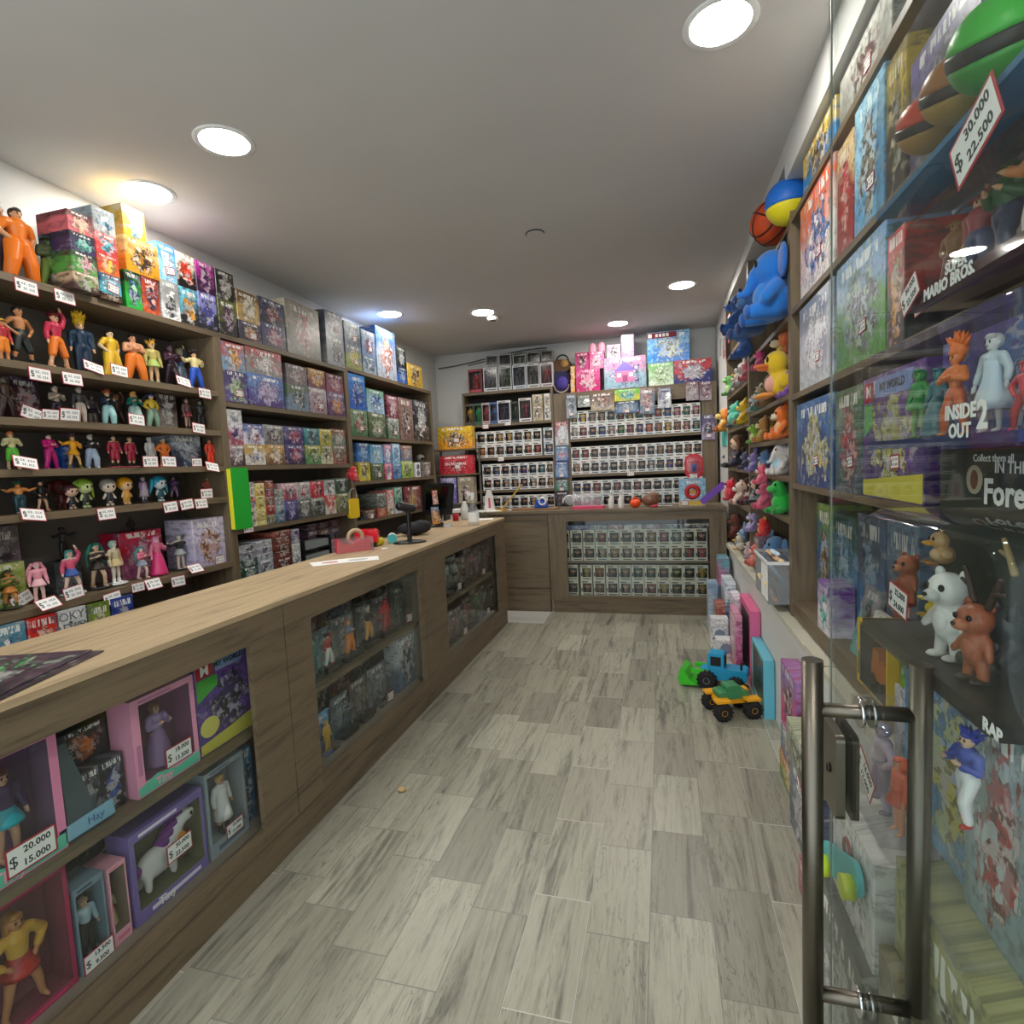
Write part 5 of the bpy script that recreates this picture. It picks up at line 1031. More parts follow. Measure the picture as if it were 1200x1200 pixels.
add('wheels',b.mesh('wheels',[RUBBER]),v)
tag(q,'yellow framed window box with an orange toy truck inside, right wall','toy box')
q=carton('toy_box',.14,.06,.17,(XS+.03,1.60,.7756),-PI/2,'88b838 386838 e8e8d8'.split()); tag(q,'lime green carton right of the yellow framed truck box','toy box')
# the tower of large blister packs in front of the shelves, near the door
yc=1.12; PW=.56
q=carton('board_game',.46,.07,.395,(XR-.037,1.155,.695),-PI/2,'58a8d8 3878b8 e0d858'.split(),.9)
def txt(parent,s,x,y,z,size,mat=CARDW,bold=.001,sh=0,rot=None): return add('printed_title',textmesh(s,size,mat,ext=.0003,bold=bold,shear=sh),parent,(x,y,z),rot=rot)
sticker(q,-.12,.1,-.035,.1,1.2)
tag(q,'sky-blue board game box standing on the stone ledge behind the right handle bar','board game')
fg=[]
pk=blister((XR+.0,yc,1.092),-PI/2,PW,.15,.40,'1c3028 283c34 101c18'.split(),[(.33,.34,'chibi','short','skirt','f0f0ec','f0f0ec','e8e8e4',None,None),(-.02,.60,'chibi','bobbed','skirt','e8e8e4','f0f0ee','f4f4f0',None,None)][1:],base='181c1c',tray=.10) if False else None
def plaincard(w,t_,h):
    k=('pc',round(w,3),round(t_,3),round(h,3))
    if k not in _bm: b=MB(); b.rbox(-w/2,w/2,-t_/2,t_/2,0,h,.012,0,3,1); _bm[k]=b.mesh('backing_card',[amat('card','c1')])
    return _bm[k]
def loc_on(pk,u,v,depth,px):
    """pack-local x,z of a photo reading on the bubble front"""
    x=px-depth; z=1.5
    for _ in range(6): y=sy(u,x,z); z=sz(v,x,y)
    return pk.location.y-y,z-pk.location.z
def pack(name,zb,h,d,cs,traycol,tray,label,x=XR+.0,bub=.93,w=PW,y=None,bare=False):
    o=add(name,plaincard(w,.008,h) if bare else carton_mesh(w,.008,h),None,(x,y or yc,zb),-PI/2); col(o,*cs.split()); o['sd']=rnd.random()*40; o['fq']=1.4; o['nt']=1.0
    b=MB(); x0,x1=-w*.485,w*.485; z0,z1=.004,h*bub; r=.045; pts=[]
    for cx,cz,a0,rr in((x1-r,z1-r,0,r),(x0+r,z1-r,PI/2,r),(x0+.012,z0+.012,PI,.012),(x1-.012,z0+.012,1.5*PI,.012)):
        for i in range(6): a=a0+PI/2*i/5; pts.append((cx+rr*math.cos(a),cz+rr*math.sin(a)))
    n=len(pts); ins=[(p[0]*.94,z0+(p[1]-z0)*.95) for p in pts]
    b.v+=[(p[0],-d,p[1]) for p in ins]+[(p[0],-d+.03,p[1]) for p in pts]+[(p[0],-.005,p[1]) for p in pts]; b.f.append(tuple(range(n))); b.m.append(0); b.s.append(False)
    for q_ in(0,n):
        for i in range(n): j=(i+1)%n; b.f.append((q_+i,q_+n+i,q_+n+j,q_+j)); b.m.append(0); b.s.append(True)
    add('bubble',b.mesh('bubble',[CLEAR]),o)
    b=MB(); b.box(-w*.475,w*.475,-d+.004,-.006,.006,h*tray); q=add('tray',b.mesh('tray',[amat('card','c1')]),o); col(q,traycol)
    tag(o,label,'blister pack'); return o
def lx(u,v,x):                       # local x on the pack for a photo reading
    return yc-sy(u,x,sz(v,x,1.1))
pk=pack('blister_pack',1.0925,.40,.16,'18281f 243830 0e1814','141816',.07,'large clear pack of animal figures with Forest lettering on dark green card',bub=.70,bare=True)
def txl(parent,s,x,y,z,size,mat=CARDW,bold=.001): return add('printed_title',textmesh(s,size,mat,align='LEFT',ext=.0003,bold=bold),parent,(x,y,z))
for s_,u_,v_,sz_,bo_ in(('Forest',1152,577,.066,.0018),('IN THE',1165,548,.030,.0003),('Collect them all',1140,537,.020,0)):
    lx_,lz_=loc_on(pk,u_,v_,.006,XR); txl(pk,s_,lx_,-.0055,min(lz_,.388),sz_,bold=bo_)

lx_,lz_=loc_on(pk,1168,760,.16,XR); k=txt(pk,'RAP',lx_,-.163,.020,.026)
b=MB(); b.lathe([(.028,0),(.028,.001)],20); m_=add('printed_badge',b.mesh('printed_badge',[plain('badge_tan','b0a890',.6)]),pk,(loc_on(pk,1141,562,.006,XR)[0],-.0045,loc_on(pk,1141,562,.006,XR)[1]),rot=(PI/2,0,0)); b=MB(); b.ell((0,0,.001),(.014,.019,.001)); add('badge_mark',b.mesh('badge_mark',[plain('badge_brown','6a3020',.6)]),m_)
TRZ=.0295
SM=[p1]
def vinyl(pack,kind,x,h,cs,z,y=-.085,r=0):
    key=('v',kind)
    if key not in _fm:
        def cp(me,m): q=me.copy(); q.materials.clear(); q.materials.append(m); return q
        P_=plushmesh(kind); _fm[key]=(cp(P_[0],p1),)+tuple([cp(x,EYEM if i==4 else p1) for x in P_[i]] for i in range(1,6))
    b_,e_,f_,t_,y_,ft_=_fm[key]; top={'bunny':1.27,'mouse':1.06,'duck':1.03}.get(kind,1.0)
    o=add('packed_animal',b_,pack,(x,y,z),r,h/top); col(o,cs[0])
    for nm,ms,c in zip(PN.get(kind,PD),(e_,f_,t_,y_,ft_),(cs[1],cs[2],cs[3],None,cs[4])):
        for me in ms:
            q=add(nm,me,o)
            if c: col(q,c)
    return o
vinyl(pk,'stander',-.20,.115,('a85838','8a4028','c88058','a85838','6a3020'),.075,-.09,.3); 
vinyl(pk,'duck',-.13,.07,('c8a070','b08050','f0a828','d8b888','a07040'),.175,-.06)
vinyl(pk,'stander',-.005,.165,('eeeeea','e8e8e4','d8d8d4','f4f4f0','dcdcd8'),TRZ,-.1,.35); vinyl(pk,'duck',-.055,.06,('e0c820','c8b010','e8d030','f0e040','c8a818'),.09,-.1)
vinyl(pk,'stander',.105,.135,('a0583c','8c4830','b87050','a86044','2c2422'),TRZ,-.11,.3); vinyl(pk,'cat',.06,.12,('2a2c30','202226','383a3e','303236','1c1e20'),TRZ,-.05)
b=MB()
for s in(-1,1): b.cap((s*.02,0,0),(s*.05,0,.05),.006,.004,n=6); b.cap((s*.035,0,.025),(s*.06,0,.03),.005,.003,n=6)
add('antlers',b.mesh('antlers',[plain('antler_dark','3c2c24',.5)]),pk,(.105,-.105,.155)); add('antlers',b.mesh('antlers',[plain('antler_tan','a08858',.5)]),pk,(.10,-.05,.20))
lx_,lz_=loc_on(pk,1053,703,.163,XR); bigtag(pk,lx_,-.164,lz_,'32.000','24.000',.085,.12)
pi=pack('blister_pack',1.494,.218,.15,'283c88 5038a0 3870b8','24346c',.10,'clear pack of colourful slim figures lettered INSIDE OUT 2 on blue card',bub=.97)
lx_,lz_=loc_on(pi,1127,494,.15,XR); txt(pi,'INSIDE\nOUT',lx_,-.153,lz_,.03,bold=.001); lx_,lz_=loc_on(pi,1154,487,.15,XR); txt(pi,'2',lx_,-.153,lz_,.055,bold=.0018)
for x,h,po,ha,bo,cs in((-.19,.14,'stand','bobbed','skirt','68b050 288848 40a050 389048'),(-.11,.13,'stand','long','gown','408888 286870 3c7880 347078'),(-.045,.17,'crossed','tall spiky','trousers','e88850 f07828 e88040 d86838'),(.07,.155,'stand','short','coat','c8c8c8 b0b0b0 b8c4cc c0d0dc'),(.15,.10,'hips','short','trousers','c03040 a82030 c02838 a02030')):
    c=cs.split(); f=figure((x,-.08,.0225),h,.3,po,ha,bo,c[0],c[1],c[2],c[3],root=pi,bulk=.8); f.name='packed_figure'
pr=pack('blister_pack',1.7765,.197,.15,'501820 802838 381014','501c24',.12,'red-based clear pack of small cap-wearing figures, lettered in white',x=XS+.045,bub=.97)
lx_,lz_=loc_on(pr,1122,309,.15,XS+.045); txt(pr,'SUPER',lx_,-.153,lz_,.026,bold=.0012); lx_,lz_=loc_on(pr,1112,331,.15,XS+.045); txt(pr,'MARIO BROS.',lx_,-.153,lz_,.030,bold=.0012)
for x,h,po,ha,cs in((-.205,.14,'hips','capped','a87040 b08038 906030 704028'),(-.12,.15,'raise','capped','d8a078 a83038 a04048 405078'),(-.03,.165,'guard','capped','d8a078 285830 286038 283858'),(.07,.17,'out','bobbed','e0a878 e8e0e0 d88850 e8d8d0'),(.14,.12,'hips','long','e8b8a8 d87888 d85870 c84860')):
    c=cs.split(); f=figure((x,-.08,.0245),h,.3,po,ha,'trousers',c[0],c[1],c[2],c[3],root=pr,bulk=1.35); f.name='packed_figure'
lx_,lz_=loc_on(pr,1066,345,.156,XS+.045); bigtag(pr,lx_,-.156,lz_,'30.000','22.500',.085,-.45); bigtag(pr,-.255,-.12,.02,'25.000','18.750',.06,-.1)
pc=pack('blister_pack',1.976,.295,.15,'6888a8 8898a8 c8a8c0','2878a8',.06,'topmost clear pack with orange, brown and green two-tone capsule balls',x=XS-.008,bub=.97)
for x,z,r,ct,cb in((loc_on(pc,1092,145,.08,XS)[0],loc_on(pc,1092,145,.08,XS)[1],.052,'e04828','b88838'),(loc_on(pc,1128,103,.08,XS)[0],loc_on(pc,1128,103,.08,XS)[1],.055,'b07038','b89038'),(loc_on(pc,1178,50,.08,XS)[0],loc_on(pc,1178,50,.08,XS)[1],.066,'38c038','2c9c30')):
    o=add('capsule_ball',None,pc,(x,-.08,z)); b=MB(); b.lathe([(r*math.cos(a*PI/20),r*math.sin(a*PI/20)) for a in range(1,10)],20); col(add('upper_shell',b.mesh('upper_shell',[p1]),o),ct)
    b=MB(); b.lathe([(r*math.cos(-a*PI/20),r*math.sin(-a*PI/20)) for a in range(9,0,-1)],20); col(add('lower_shell',b.mesh('lower_shell',[p1]),o),cb)
    b=MB(); b.lathe([(r*.99,-r*.17),(r*1.02,-r*.1),(r*1.02,r*.1),(r*.99,r*.17)],24); add('belt',b.mesh('belt',[BLACK]),o); o.rotation_euler=(.25,.35,0)
lx_,lz_=loc_on(pc,1142,157,.157,XS-.008); bigtag(pc,lx_,-.157,lz_,'30.000','22.500',.125,-.42)
# ---------------------------------------------------------------- right wall: plush toys
def pt(kind,u,v,x,h,cs,label,r=0,zb=None,rot=None):
    """u,v: photo reading of its middle; sits on zb when given"""
    z=2.0
    if zb is not None: y=sy(u,x,zb+h/2); z=zb+.001
    else:
        for _ in range(5): y=sy(u,x,z); z=sz(v,x,y)
        z-=h/2
    q=plush(kind,(x,y,z),h,-PI/2+r,*cs.split(),rot=rot); tag(q,label,'plush toy'); return q
def ball(u,x,r,zb,label,two_=None,name='ball'):
    z=zb+r+.001; y=sy(u,x,z); o=empty(name,(x,y,z)); b=MB()
    if two_:
        b.lathe([(r*math.cos(a*PI/24),r*math.sin(a*PI/24)) for a in range(-11,-1)],24); add('lower_panel',b.mesh('lower_panel',[plain('ball_yellow','e8d820',.5)]),o); b=MB(); b.lathe([(r*math.cos(a*PI/24),r*math.sin(a*PI/24)) for a in range(-2,12)],24); add('upper_panel',b.mesh('upper_panel',[plain('ball_blue','1868c8',.5)]),o)
    else:
        b.ell((0,0,0),r,0,28,18); add('skin',b.mesh('skin',[plain('basketball_orange','c84818',.6)]),o); b=MB()
        for ax in(0,1,2): b.torus((0,0,0),r*.997,.0045,ax,40,6)
        b.torus((r*.5,0,0),r*.86,.0045,0,36,6); b.torus((-r*.5,0,0),r*.86,.0045,0,36,6); add('seams',b.mesh('seams',[BLACK]),o); o.rotation_euler=(.5,.3,.6)
    tag(o,label,'ball'); return o
ball(906,.585,.112,2.586,'orange basketball with black seams at the top of the plush shelves',name='basketball')
ball(924,.61,.105,2.586,'blue and yellow ball next to the basketball at the top',True,name='play_ball')
B='2878d0 2068c0 5090d8 60a8e8 2870c0'; B2='305c98 284c88 4878b0 486ca0 203c78'
pt('elephant',909,0,.575,.37,'1878d8 1868c8 2880e0 2888e0 1860b8','large bright blue plush toy directly under the basketball',zb=2.17)
pt('bear',886,0,.53,.30,B2,'mid-blue plush bear hanging over the shelf edge beside the bright blue one',.2,zb=2.166)
pt('bear',872,0,.60,.33,'2858a0 204888 3868b0 4070b0 1c3c78','dark blue plush bear next in line beyond the mid-blue bear',-.2,zb=2.166) if False else None
pt('bear',868,0,.58,.30,'2c5ca4 204888 3868b0 4070b0 1c3c78','dark blue plush bear slumped at end of the upper far shelf',-.2,zb=2.401)
pt('bunny',874,396,.565,.26,'2458a8 2050a0 4878b8 3868b0 1c4088','blue plush rabbit dangling below the other blue plush toys',.1,zb=None)
pt('dog',922,0,.66,.19,'e07838 c85820 e8d0a8 e8d8b8 f0f0e8','orange and cream plush dog on the upper right plush shelf, behind the duck',0,zb=1.975)
pt('duck',915,0,.62,.27,'f0c820 f0d040 f07820 f0b0a0 f09830','yellow plush duck with orange bill',.1,zb=1.791)
pt('bunny',931,0,.70,.22,'7848b0 6838a0 a888c8 b098d0 9068c0','purple plush rabbit squeezed beside the yellow duck',0,zb=1.791)
pt('dog',901,0,.64,.17,'8a6a40 705030 c8b088 b89868 604020','brown plush dog left of the yellow duck',0,zb=1.791)
pt('cat',893,0,.64,.15,'48a890 389880 c8e8d8 70c0a8 307868','teal plush cat between the brown dog and the grey rabbit',0,zb=1.791)
pt('bunny',886,0,.63,.17,'c8c4c4 b8b4b4 e8e4e4 dcd8d8 b0acac','pale-grey plush rabbit at left end of the duck shelf',0,zb=1.791)
pt('bear',892,420,.62,.14,'e85890 d84880 f088b0 f098b8 d04078','pink plush bear above the teal plush cat',0)
pt('lion',897,0,.64,.17,'c89040 8a5828 e8d0a0 d8b878 a87030','tan plush lion left of the orange plush tiger',0,zb=1.576)
pt('dino',887,0,.62,.14,'88b838 e8c838 a8d058 d8e098 68a028','green and yellow plush dinosaur at left of the tiger shelf',.2,zb=1.576)
pt('cat',920,0,.64,.25,'f07820 e06010 e8d8b8 f0b878 e87018','large orange plush cat on the tiger coloured row',0,zb=1.576) if False else pt('cat',919,0,.64,.195,'f07820 e06010 e8d8b8 f0b878 e87018','large orange plush cat right of the tan lion',.15,zb=1.576)
pt('bunny',885,0,.63,.185,'9080c0 8070b0 b0a8d8 a8a0d0 7868a8','lilac plush rabbit left of the white and blue plush',0,zb=1.381)
pt('blob',898,0,.66,.15,'6088b8 5078a8 a0b8d0 d8d890 486898','slate blue plush between the lilac rabbit and the big white plush',0,zb=1.381)
pt('elephant',918,0,.65,.185,'e8e0dc d8d0cc a8d8f0 b8e0f4 e0d8d4','big white plush elephant with sky-blue trunk',.2,zb=1.381)
pt('dino',919,0,.64,.20,'18a838 108828 30b848 28b040 108028','bright green plush dinosaur on the lower plush shelf',.3,zb=1.171)
pt('bear',898,0,.60,.17,'d85878 c84868 e898a8 e08898 b83858','rose plush bear left of the bright green dinosaur',0,zb=1.171)
pt('doll',886,0,.60,.18,'e8c0a0 383038 201818 808890 202028','rag doll with black hair left of the rose bear',0,zb=1.171)
pt('lion',894,555,.565,.12,'e86080 c82848 f0c8c0 f0a0b0 d84060','pink plush with red mane at the shelf edge above the rose bear',0)
for i,(u,zb,x,k,h,cs,l) in enumerate([(896,.96,.64,'blob',.13,'e82828 f0a020 f0c030 f08828 d02020','red and orange plush on the blue plush heap'),(884,.95,.63,'bunny',.2,'b8a8d8 a898c8 d8d0e8 c8c0e0 9888c0','lavender plush rabbit left of the blue plush heap'),(912,.731,.70,'elephant',.26,'5888b8 4878a8 88a8c8 7098c0 406898','grey-blue plush elephant behind the clear bin'),(901,.731,.72,'bear',.24,'78a8d8 6898c8 a8c8e8 90b8e0 5888b8','light blue plush bear behind the clear bin')]): pt(k,u,0,x,h,cs,l,.1*i,zb=zb)
# far plush unit
pt('dog',851,0,.60,.24,'f0a838 f07828 f0d878 f0e0a0 a85028','orange and cream plush dog at far end overhanging its shelf',.1,zb=1.736)
pt('blob',863,0,.605,.21,'58c8a8 48b898 a8e8d0 80d8c0 404858','mint plush next to the orange far-end dog',0,zb=1.736)
pt('cat',874,0,.63,.2,'e8c028 c8a018 f0d860 f0e0a0 886018','yellow plush cat right of the mint plush',0,zb=1.736)
pt('bunny',872,0,.64,.26,'b8b4b0 a8a4a0 d8d4d0 c8c4c0 989490','grey plush rabbit on the upper far plush shelf',0,zb=2.041)
pt('mouse',866,0,.66,.2,'a8988c 806858 c8b8a8 d8c8b8 706050','brown-grey plush mouse behind the green one, upper far shelf',0,zb=2.041)
pt('dino',858,0,.62,.19,'68b058 d8c838 90d080 b0d898 489040','green plush dinosaur at left of the upper far plush shelf',.2,zb=2.041)
pt('doll',864,0,.63,.29,'e8c0a0 302838 683c20 2c2c48 1c1820','big rag doll with brown hair on the far middle shelf',.1,zb=1.391)
pt('cat',854,0,.64,.16,'28282c 202024 484850 383840 18181c','black plush cat left of the brown-haired doll',0,zb=1.391)
pt('blob',858,0,.60,.2,'d82038 c01830 f0f0f0 e85868 c01830','red and white plush on the lower far shelf',0,zb=1.101)
pt('bear',869,0,.62,.2,'e0c8b8 d0b8a8 f0e0d8 e8d8cc b0685c','cream plush bear right of the red and white plush',0,zb=1.101)
pt('doll',876,0,.66,.22,'e0b898 601828 481018 801c30 301014','rag doll with maroon dress right of the cream bear',0,zb=1.101)
for u,k,h,cs,l in[(856,'dino',.18,'408868 306850 78b898 589878 285040','teal plush dinosaur on the base of the far plush shelves'),(863,'bear',.24,'8a4838 703828 c08870 a86850 582c20','brown plush bear on the base of the far plush shelves'),(872,'bunny',.2,'88a8d0 7898c0 c0d0e8 a8c0e0 6080a8','pale blue plush rabbit on the base of the far plush shelves')]: pt(k,u,0,.66,h,cs,l,0,zb=.731)
stacks('R',XS+.005,.73,[(878.2,883.5,[(640,'c8a8b8 585060 88b090')])],'between far plush and clear bin','carton','x',.18) if False else None
q=carton('toy_box',.2,.14,.2,(XS+.075,4.06,.731),-PI/2,'c8a0b0 786878 70b088'.split()); tag(q,'pink and green carton at left end of the bottom plush shelf','toy box')
for k,u,zb,x,h,cs,l in [('cat',930,1.577,.74,.2,'d85020 c04018 e8c0a0 f0a070 c04818','dark orange plush cat behind the large orange cat'),
 ('bear',906,1.577,.72,.2,'e8c048 d8b038 f0e0a0 f0d880 c09828','golden plush bear behind the tan lion and the orange cat'),
 ('bunny',893,1.577,.72,.22,'d8c8a0 c8b890 e8e0c8 e8dcc0 b0a078','beige plush rabbit at back of the tan lion row'),
 ('dog',927,1.791,.66,.15,'9058b8 7848a8 c8a8e0 b890d0 8048a8','violet plush dog at the shelf edge right of the duck'),
 ('mouse',897,1.791,.72,.24,'3c3438 2c2428 b09898 a89090 302828','dark plush mouse behind the teal cat on the duck shelf'),
 ('bear',908,1.791,.74,.27,'b09068 907048 d8c8a8 c8b090 806038','sandy plush bear at the back of the duck shelf'),
 ('bunny',929,1.381,.74,.17,'f0b8c8 e8a0b8 f8d8e0 f8e0e8 e098b0','pale pink plush rabbit behind the big white elephant'),
 ('cat',906,1.381,.74,.17,'485070 384060 8890a8 707898 303850','navy plush cat at the back of the white elephant row'),
 ('dino',906,1.171,.70,.17,'58b0a0 e8d048 88d0c0 a0dcd0 409080','aqua plush dinosaur behind the rose bear'),
 ('bear',930,1.171,.72,.17,'305838 284830 88a890 608868 203828','dark green plush bear behind the bright green dinosaur'),
 ('cat',885,1.171,.70,.15,'f0f0ec e0d8d0 f8e8e0 f4f0ec c8c0b8','white plush cat behind the black-haired rag doll'),
 ('bunny',930,.731,.80,.2,'303438 282c30 585c60 484c50 202428','charcoal plush rabbit in the dark behind the clear bin'),
 ('cat',887,.731,.62,.16,'d86858 c05048 f0b8a8 e89888 b04840','coral plush cat left of the clear bin'),
 ('bear',881,2.166,.72,.2,'3468b0 2858a0 5888c8 4c7cc0 204890','blue plush bear with paler muzzle behind the mid-blue one'),
 ('elephant',893,2.166,.74,.22,'2c60b0 2450a0 4880c8 4078c0 1c4890','navy-blue plush elephant between the bright blue and mid-blue ones'),
 ('mouse',881,2.401,.64,.16,'e8d8d8 d8b8c0 f0e8e4 f4ecec c8b0b0','pale plush mouse high on the far unit near the header'),
 ('cat',872,2.401,.70,.17,'a83848 802838 e0a0a8 c86070 702030','maroon plush cat high on the far unit'),
 ('bear',857,2.401,.78,.2,'282a34 20222a 585c68 40444e 1a1c22','black plush bear high on the far unit'),
 ('cat',877,2.041,.62,.15,'d86878 c05060 f0b0b8 e890a0 b04858','pink-red plush cat at right end of the upper far shelf'),
 ('dog',870,1.391,.72,.2,'705040 583c30 b89878 987860 402c20','brown plush dog behind the big rag doll'),
 ('bear',876,1.391,.62,.15,'484868 383858 8888a8 686888 303048','slate plush bear right of the big rag doll'),
 ('mouse',864,1.101,.74,.24,'402028 301820 885058 603840 281018','dark maroon plush mouse at back of the lower far shelf'),
 ('blob',880,.731,.62,.14,'c8a8b0 b09098 e8d0d4 d8bcc4 988088','dusty pink plush at right end of the far base shelf'),
 ('duck',868,.731,.60,.13,'e0d8c0 c8b890 d8a040 ece4d0 c89038','cream plush duck at front of the far base shelf')]: pt(k,u,0,x,h,cs,l,rnd.uniform(-.3,.3),zb=zb)
# packets hung at the far top
for i,(u,v,cs,l) in enumerate([(848,405,'d83848 e8e0e0 f0f0f0','red and white hanging packet at the far top end'),(854,385,'e84858 e8c0c0 c82838','red hanging packet next to the far top red and white one')]):
    z=2.2
    for _ in range(4): y=sy(u,.575,z); z=sz(v,.575,y)
    o=carton('hanging_pack',.16,.006,.22,(.578,y,z-.11),-PI/2,cs.split()); b=MB(); b.rbox(-.07,.07,-.03,-.004,.02,.17,.02,0,3,1); add('bubble',b.mesh('bubble',[CLEAR]),o); tag(o,l,'hanging pack')
# purple strip bag and clear bin
b=MB(); b.rbox(-.03,.03,-.012,.012,0,.27,.02,0,4,1); q=add('toy_sword',b.mesh('toy_sword',[plain('purple_strip','7848b8',.35)]),None,(.345,5.46,1.075),rot=(0,.88,0)); tag(q,'long purple toy strip leaning at right end of the back counter','toy')
r=empty('bin',(.475,3.05,.0)); b=MB(); L0,W0=.20,.085
for (xa,xb,ya,yb) in((-W0,W0,-L0,-L0+.004),(-W0,W0,L0-.004,L0),(-W0,-W0+.004,-L0+.004,L0-.004),(W0-.004,W0,-L0+.004,L0-.004),(-W0+.004,W0-.004,-L0+.004,L0-.004)):
    if xa==-W0+.004: b.box(xa,xb,ya,yb,.005,.009)
    else: b.box(xa,xb,ya,yb,.005,.225)
add('tub',b.mesh('tub',[BINM]),r); b=MB()
for (xa,xb,ya,yb) in((-W0-.008,W0+.004,-L0-.008,-L0),(-W0-.008,W0+.004,L0,L0+.008),(-W0-.008,-W0,-L0,L0)): b.box(xa,xb,ya,yb,.21,.225)
add('rim',b.mesh('rim',[WHITE]),r); b=MB(); b.box(-W0-.004,-W0-.001,-.19,-.02,.02,.20); add('paper_label',b.mesh('paper_label',[CARDW]),r); r.location=(.59,3.20,.731)
b=MB(); b.box(-.01,.10,-.2,.2,.19,.2)
tag(r,'clear plastic bin of snack packets on the bottom plush shelf','bin')
for i in range(9):
    cs=[('e8a040','f0c878','c84830'),('88b0d0','c8dce8','5080b0'),('e07830','f0d0a0','a04828'),('d8c8a8','b8a078','e8e0c8')][i%4]
    q=carton('snack_packet',.085,.02,.11,(.59+.035*((i%3)-1),3.04+.035*i,.745+.02*(i%2)+.065*(i%3)),0,cs,rot=(.5+.1*(i%3),.2*((i%3)-1),-PI/2+.4*((i%3)-1))); tag(q,f'{two(cs[0],cs[2])} snack packet in the clear bin, {ORD[i]} from its near end','snack packet','snack packets in the clear bin')
# ---------------------------------------------------------------- along the low wall
def fb(x0,x1,y0,y1,z0,z1,cs,label,cat='toy box',fq=1.0,name='toy_box'):
    q=carton(name,y1-y0,x1-x0,z1-z0,((x0+x1)/2,(y0+y1)/2,z0+.0006),-PI/2,cs.split(),fq); tag(q,label,cat); return q
fb(.46,.55,5.12,5.38,.36,.60,'d880a8 68a8b8 b05888','pink box with teal top, highest and farthest along the low wall'); fb(.44,.555,5.1,5.38,0,.359,'c8d0d8 8090a8 e0a860','pale carton beneath the pink box with teal top')
fb(.47,.552,4.72,5.06,0,.47,'2878b8 e8f0f4 e8a030','tall blue and white box standing at far end of the low wall'); fb(.36,.44,5.0,5.2,0,.40,'c8d8e8 88a8c8 e8e4d8','pale blue narrow box left of the tall blue and white one')
fb(.50,.56,4.36,4.68,0,.42,'b890c0 f0e8f4 604070','purple and white box nearer than the tall blue one'); fb(.39,.46,4.62,4.86,0,.3,'e0d0a8 a03838 d8b068','cream and maroon box in the far floor group'); 
for i,(x,y,z,l) in enumerate([(.425,4.34,0,'nearest white cube box with round grey grille print on the floor'),(.40,4.52,.0,'white box with grey grille print behind the nearest white cube')]):
    h=(.13,.24)[i]; q=carton('speaker_box',.13,.12,h,(x,y,.0006),0,'f0f0ee e4e6e8 d8dcdc'.split()); b=MB(); b.torus((0,0,0),.035,.004,1,20,6); b.cone((0,.001,0),(0,-.002,0),.03,.03,16); add('grille_print',b.mesh('grille_print',[plain('grille_blue','8898b0',.5)]),q,(0,-.0615,h*.5)); tag(q,l,'box')
fb(.455,.50,3.95,4.3,0,.40,'c84888 e8a0c0 f0e0e8','hot pink window carton left of the large pink case'); 
q=figbox((.55,3.985,.0006),-PI/2,.5,.06,.5,'e06898','c8b8c0','d84888',None,(.08,.08,.08,.08),name='toy_box'); tag(q,'large pink cased toy box standing against the low wall','toy box')
q=figbox((.552,3.50,.0006),-PI/2,.44,.055,.34,'68c0d8','a8c0b0','58a848',None,(.06,.06,.1,.06),name='toy_box'); tag(q,'light blue box with green base behind the toy tractor','toy box')
fb(.507,.579,2.42,2.72,.26,.555,'e05890 a878b8 484858','pink box standing on flat boxes, nearest along the low wall'); fb(.50,.58,2.40,2.72,0,.13,'588838 e08838 d8c040','green and orange box on the floor beneath the pink box'); fb(.503,.577,2.41,2.71,.131,.259,'486890 b8c0c8 a04848','slate blue box between the pink and the green boxes')
for i,(y0,y1,x0,z0,z1,cs,l) in enumerate([(2.02,2.36,.45,0,.30,'48586c 788898 c8c8c8','dark slate box left of the door handle on the floor'),(1.95,2.36,.44,.301,.44,'889078 b0b898 505840','olive clear-lidded pack on the dark slate box'),(1.66,1.98,.40,0,.12,'a84858 d89898 382028','maroon flat box on the floor behind the handle bar'),(1.68,1.97,.41,.121,.34,'202838 404860 a03848','navy box on top of the maroon flat box')]): 
    q=fb(x0+.02,.577,y0,y1,z0,z1,cs,l); 
    if i in(0,3): bigtag(q,(.02,.0)[i>0],-(.557-x0)/2-.003,(z1-z0)*.8,'18.000','13.500',.1,.35)
q=fb(.40,.56,1.56,1.64,0,.12,'e8e4e0 b83040 d8d0d0','white low box with a price tag, nearest the foot of the handle'); bigtag(q,0,-.083,.07,'20.000','15.000',.07,.5)
# pile right behind the glass
fb(.375,.56,1.20,1.56,0,.40,'98a098 686c68 c8d0cc','grey carton at the bottom of the pile behind the glass door'); 
q=fb(.40,.565,1.22,1.50,.401,.645,'c8c8c8 b8b8b8 e0e0e0','white lidded box on the grey carton behind the glass door')
for o in(q,): col(o,'e8e8e6','e0e0de','dcdcda')
b=MB(); b.torus((0,0,0),.025,.005,1,16,6); b.box(-.03,.03,-.003,.003,-.055,-.045); b.box(-.04,.02,-.003,.003,-.07,-.063); add('printed_emblem',b.mesh('printed_emblem',[plain('emblem_maroon','80403c',.6)]),q,(-.02,-.0835,.16))
r=empty('toy_skateboard',(.385,1.37,.402),0); b=MB(); b.rbox(-.006,.006,-.15,.15,-.035,.035,.034,0,5,0); 
for o_ in[add('deck',b.mesh('deck',[plain('turquoise_deck','48b8c0',.4)]),r)]: pass
for yy in(-.105,.105):
    b=MB(); b.cone((-.03,yy,-.02),(-.006,yy,-.02),.026,.026,16); add('wheel',b.mesh('wheel',[plain('lime_wheel','d0e038',.4)]),r)
r.location=(.385,1.38,.52); r.rotation_euler=(-.45,0,0); tag(r,'turquoise toy skateboard with lime wheels leaning on the white lidded box','toy skateboard')
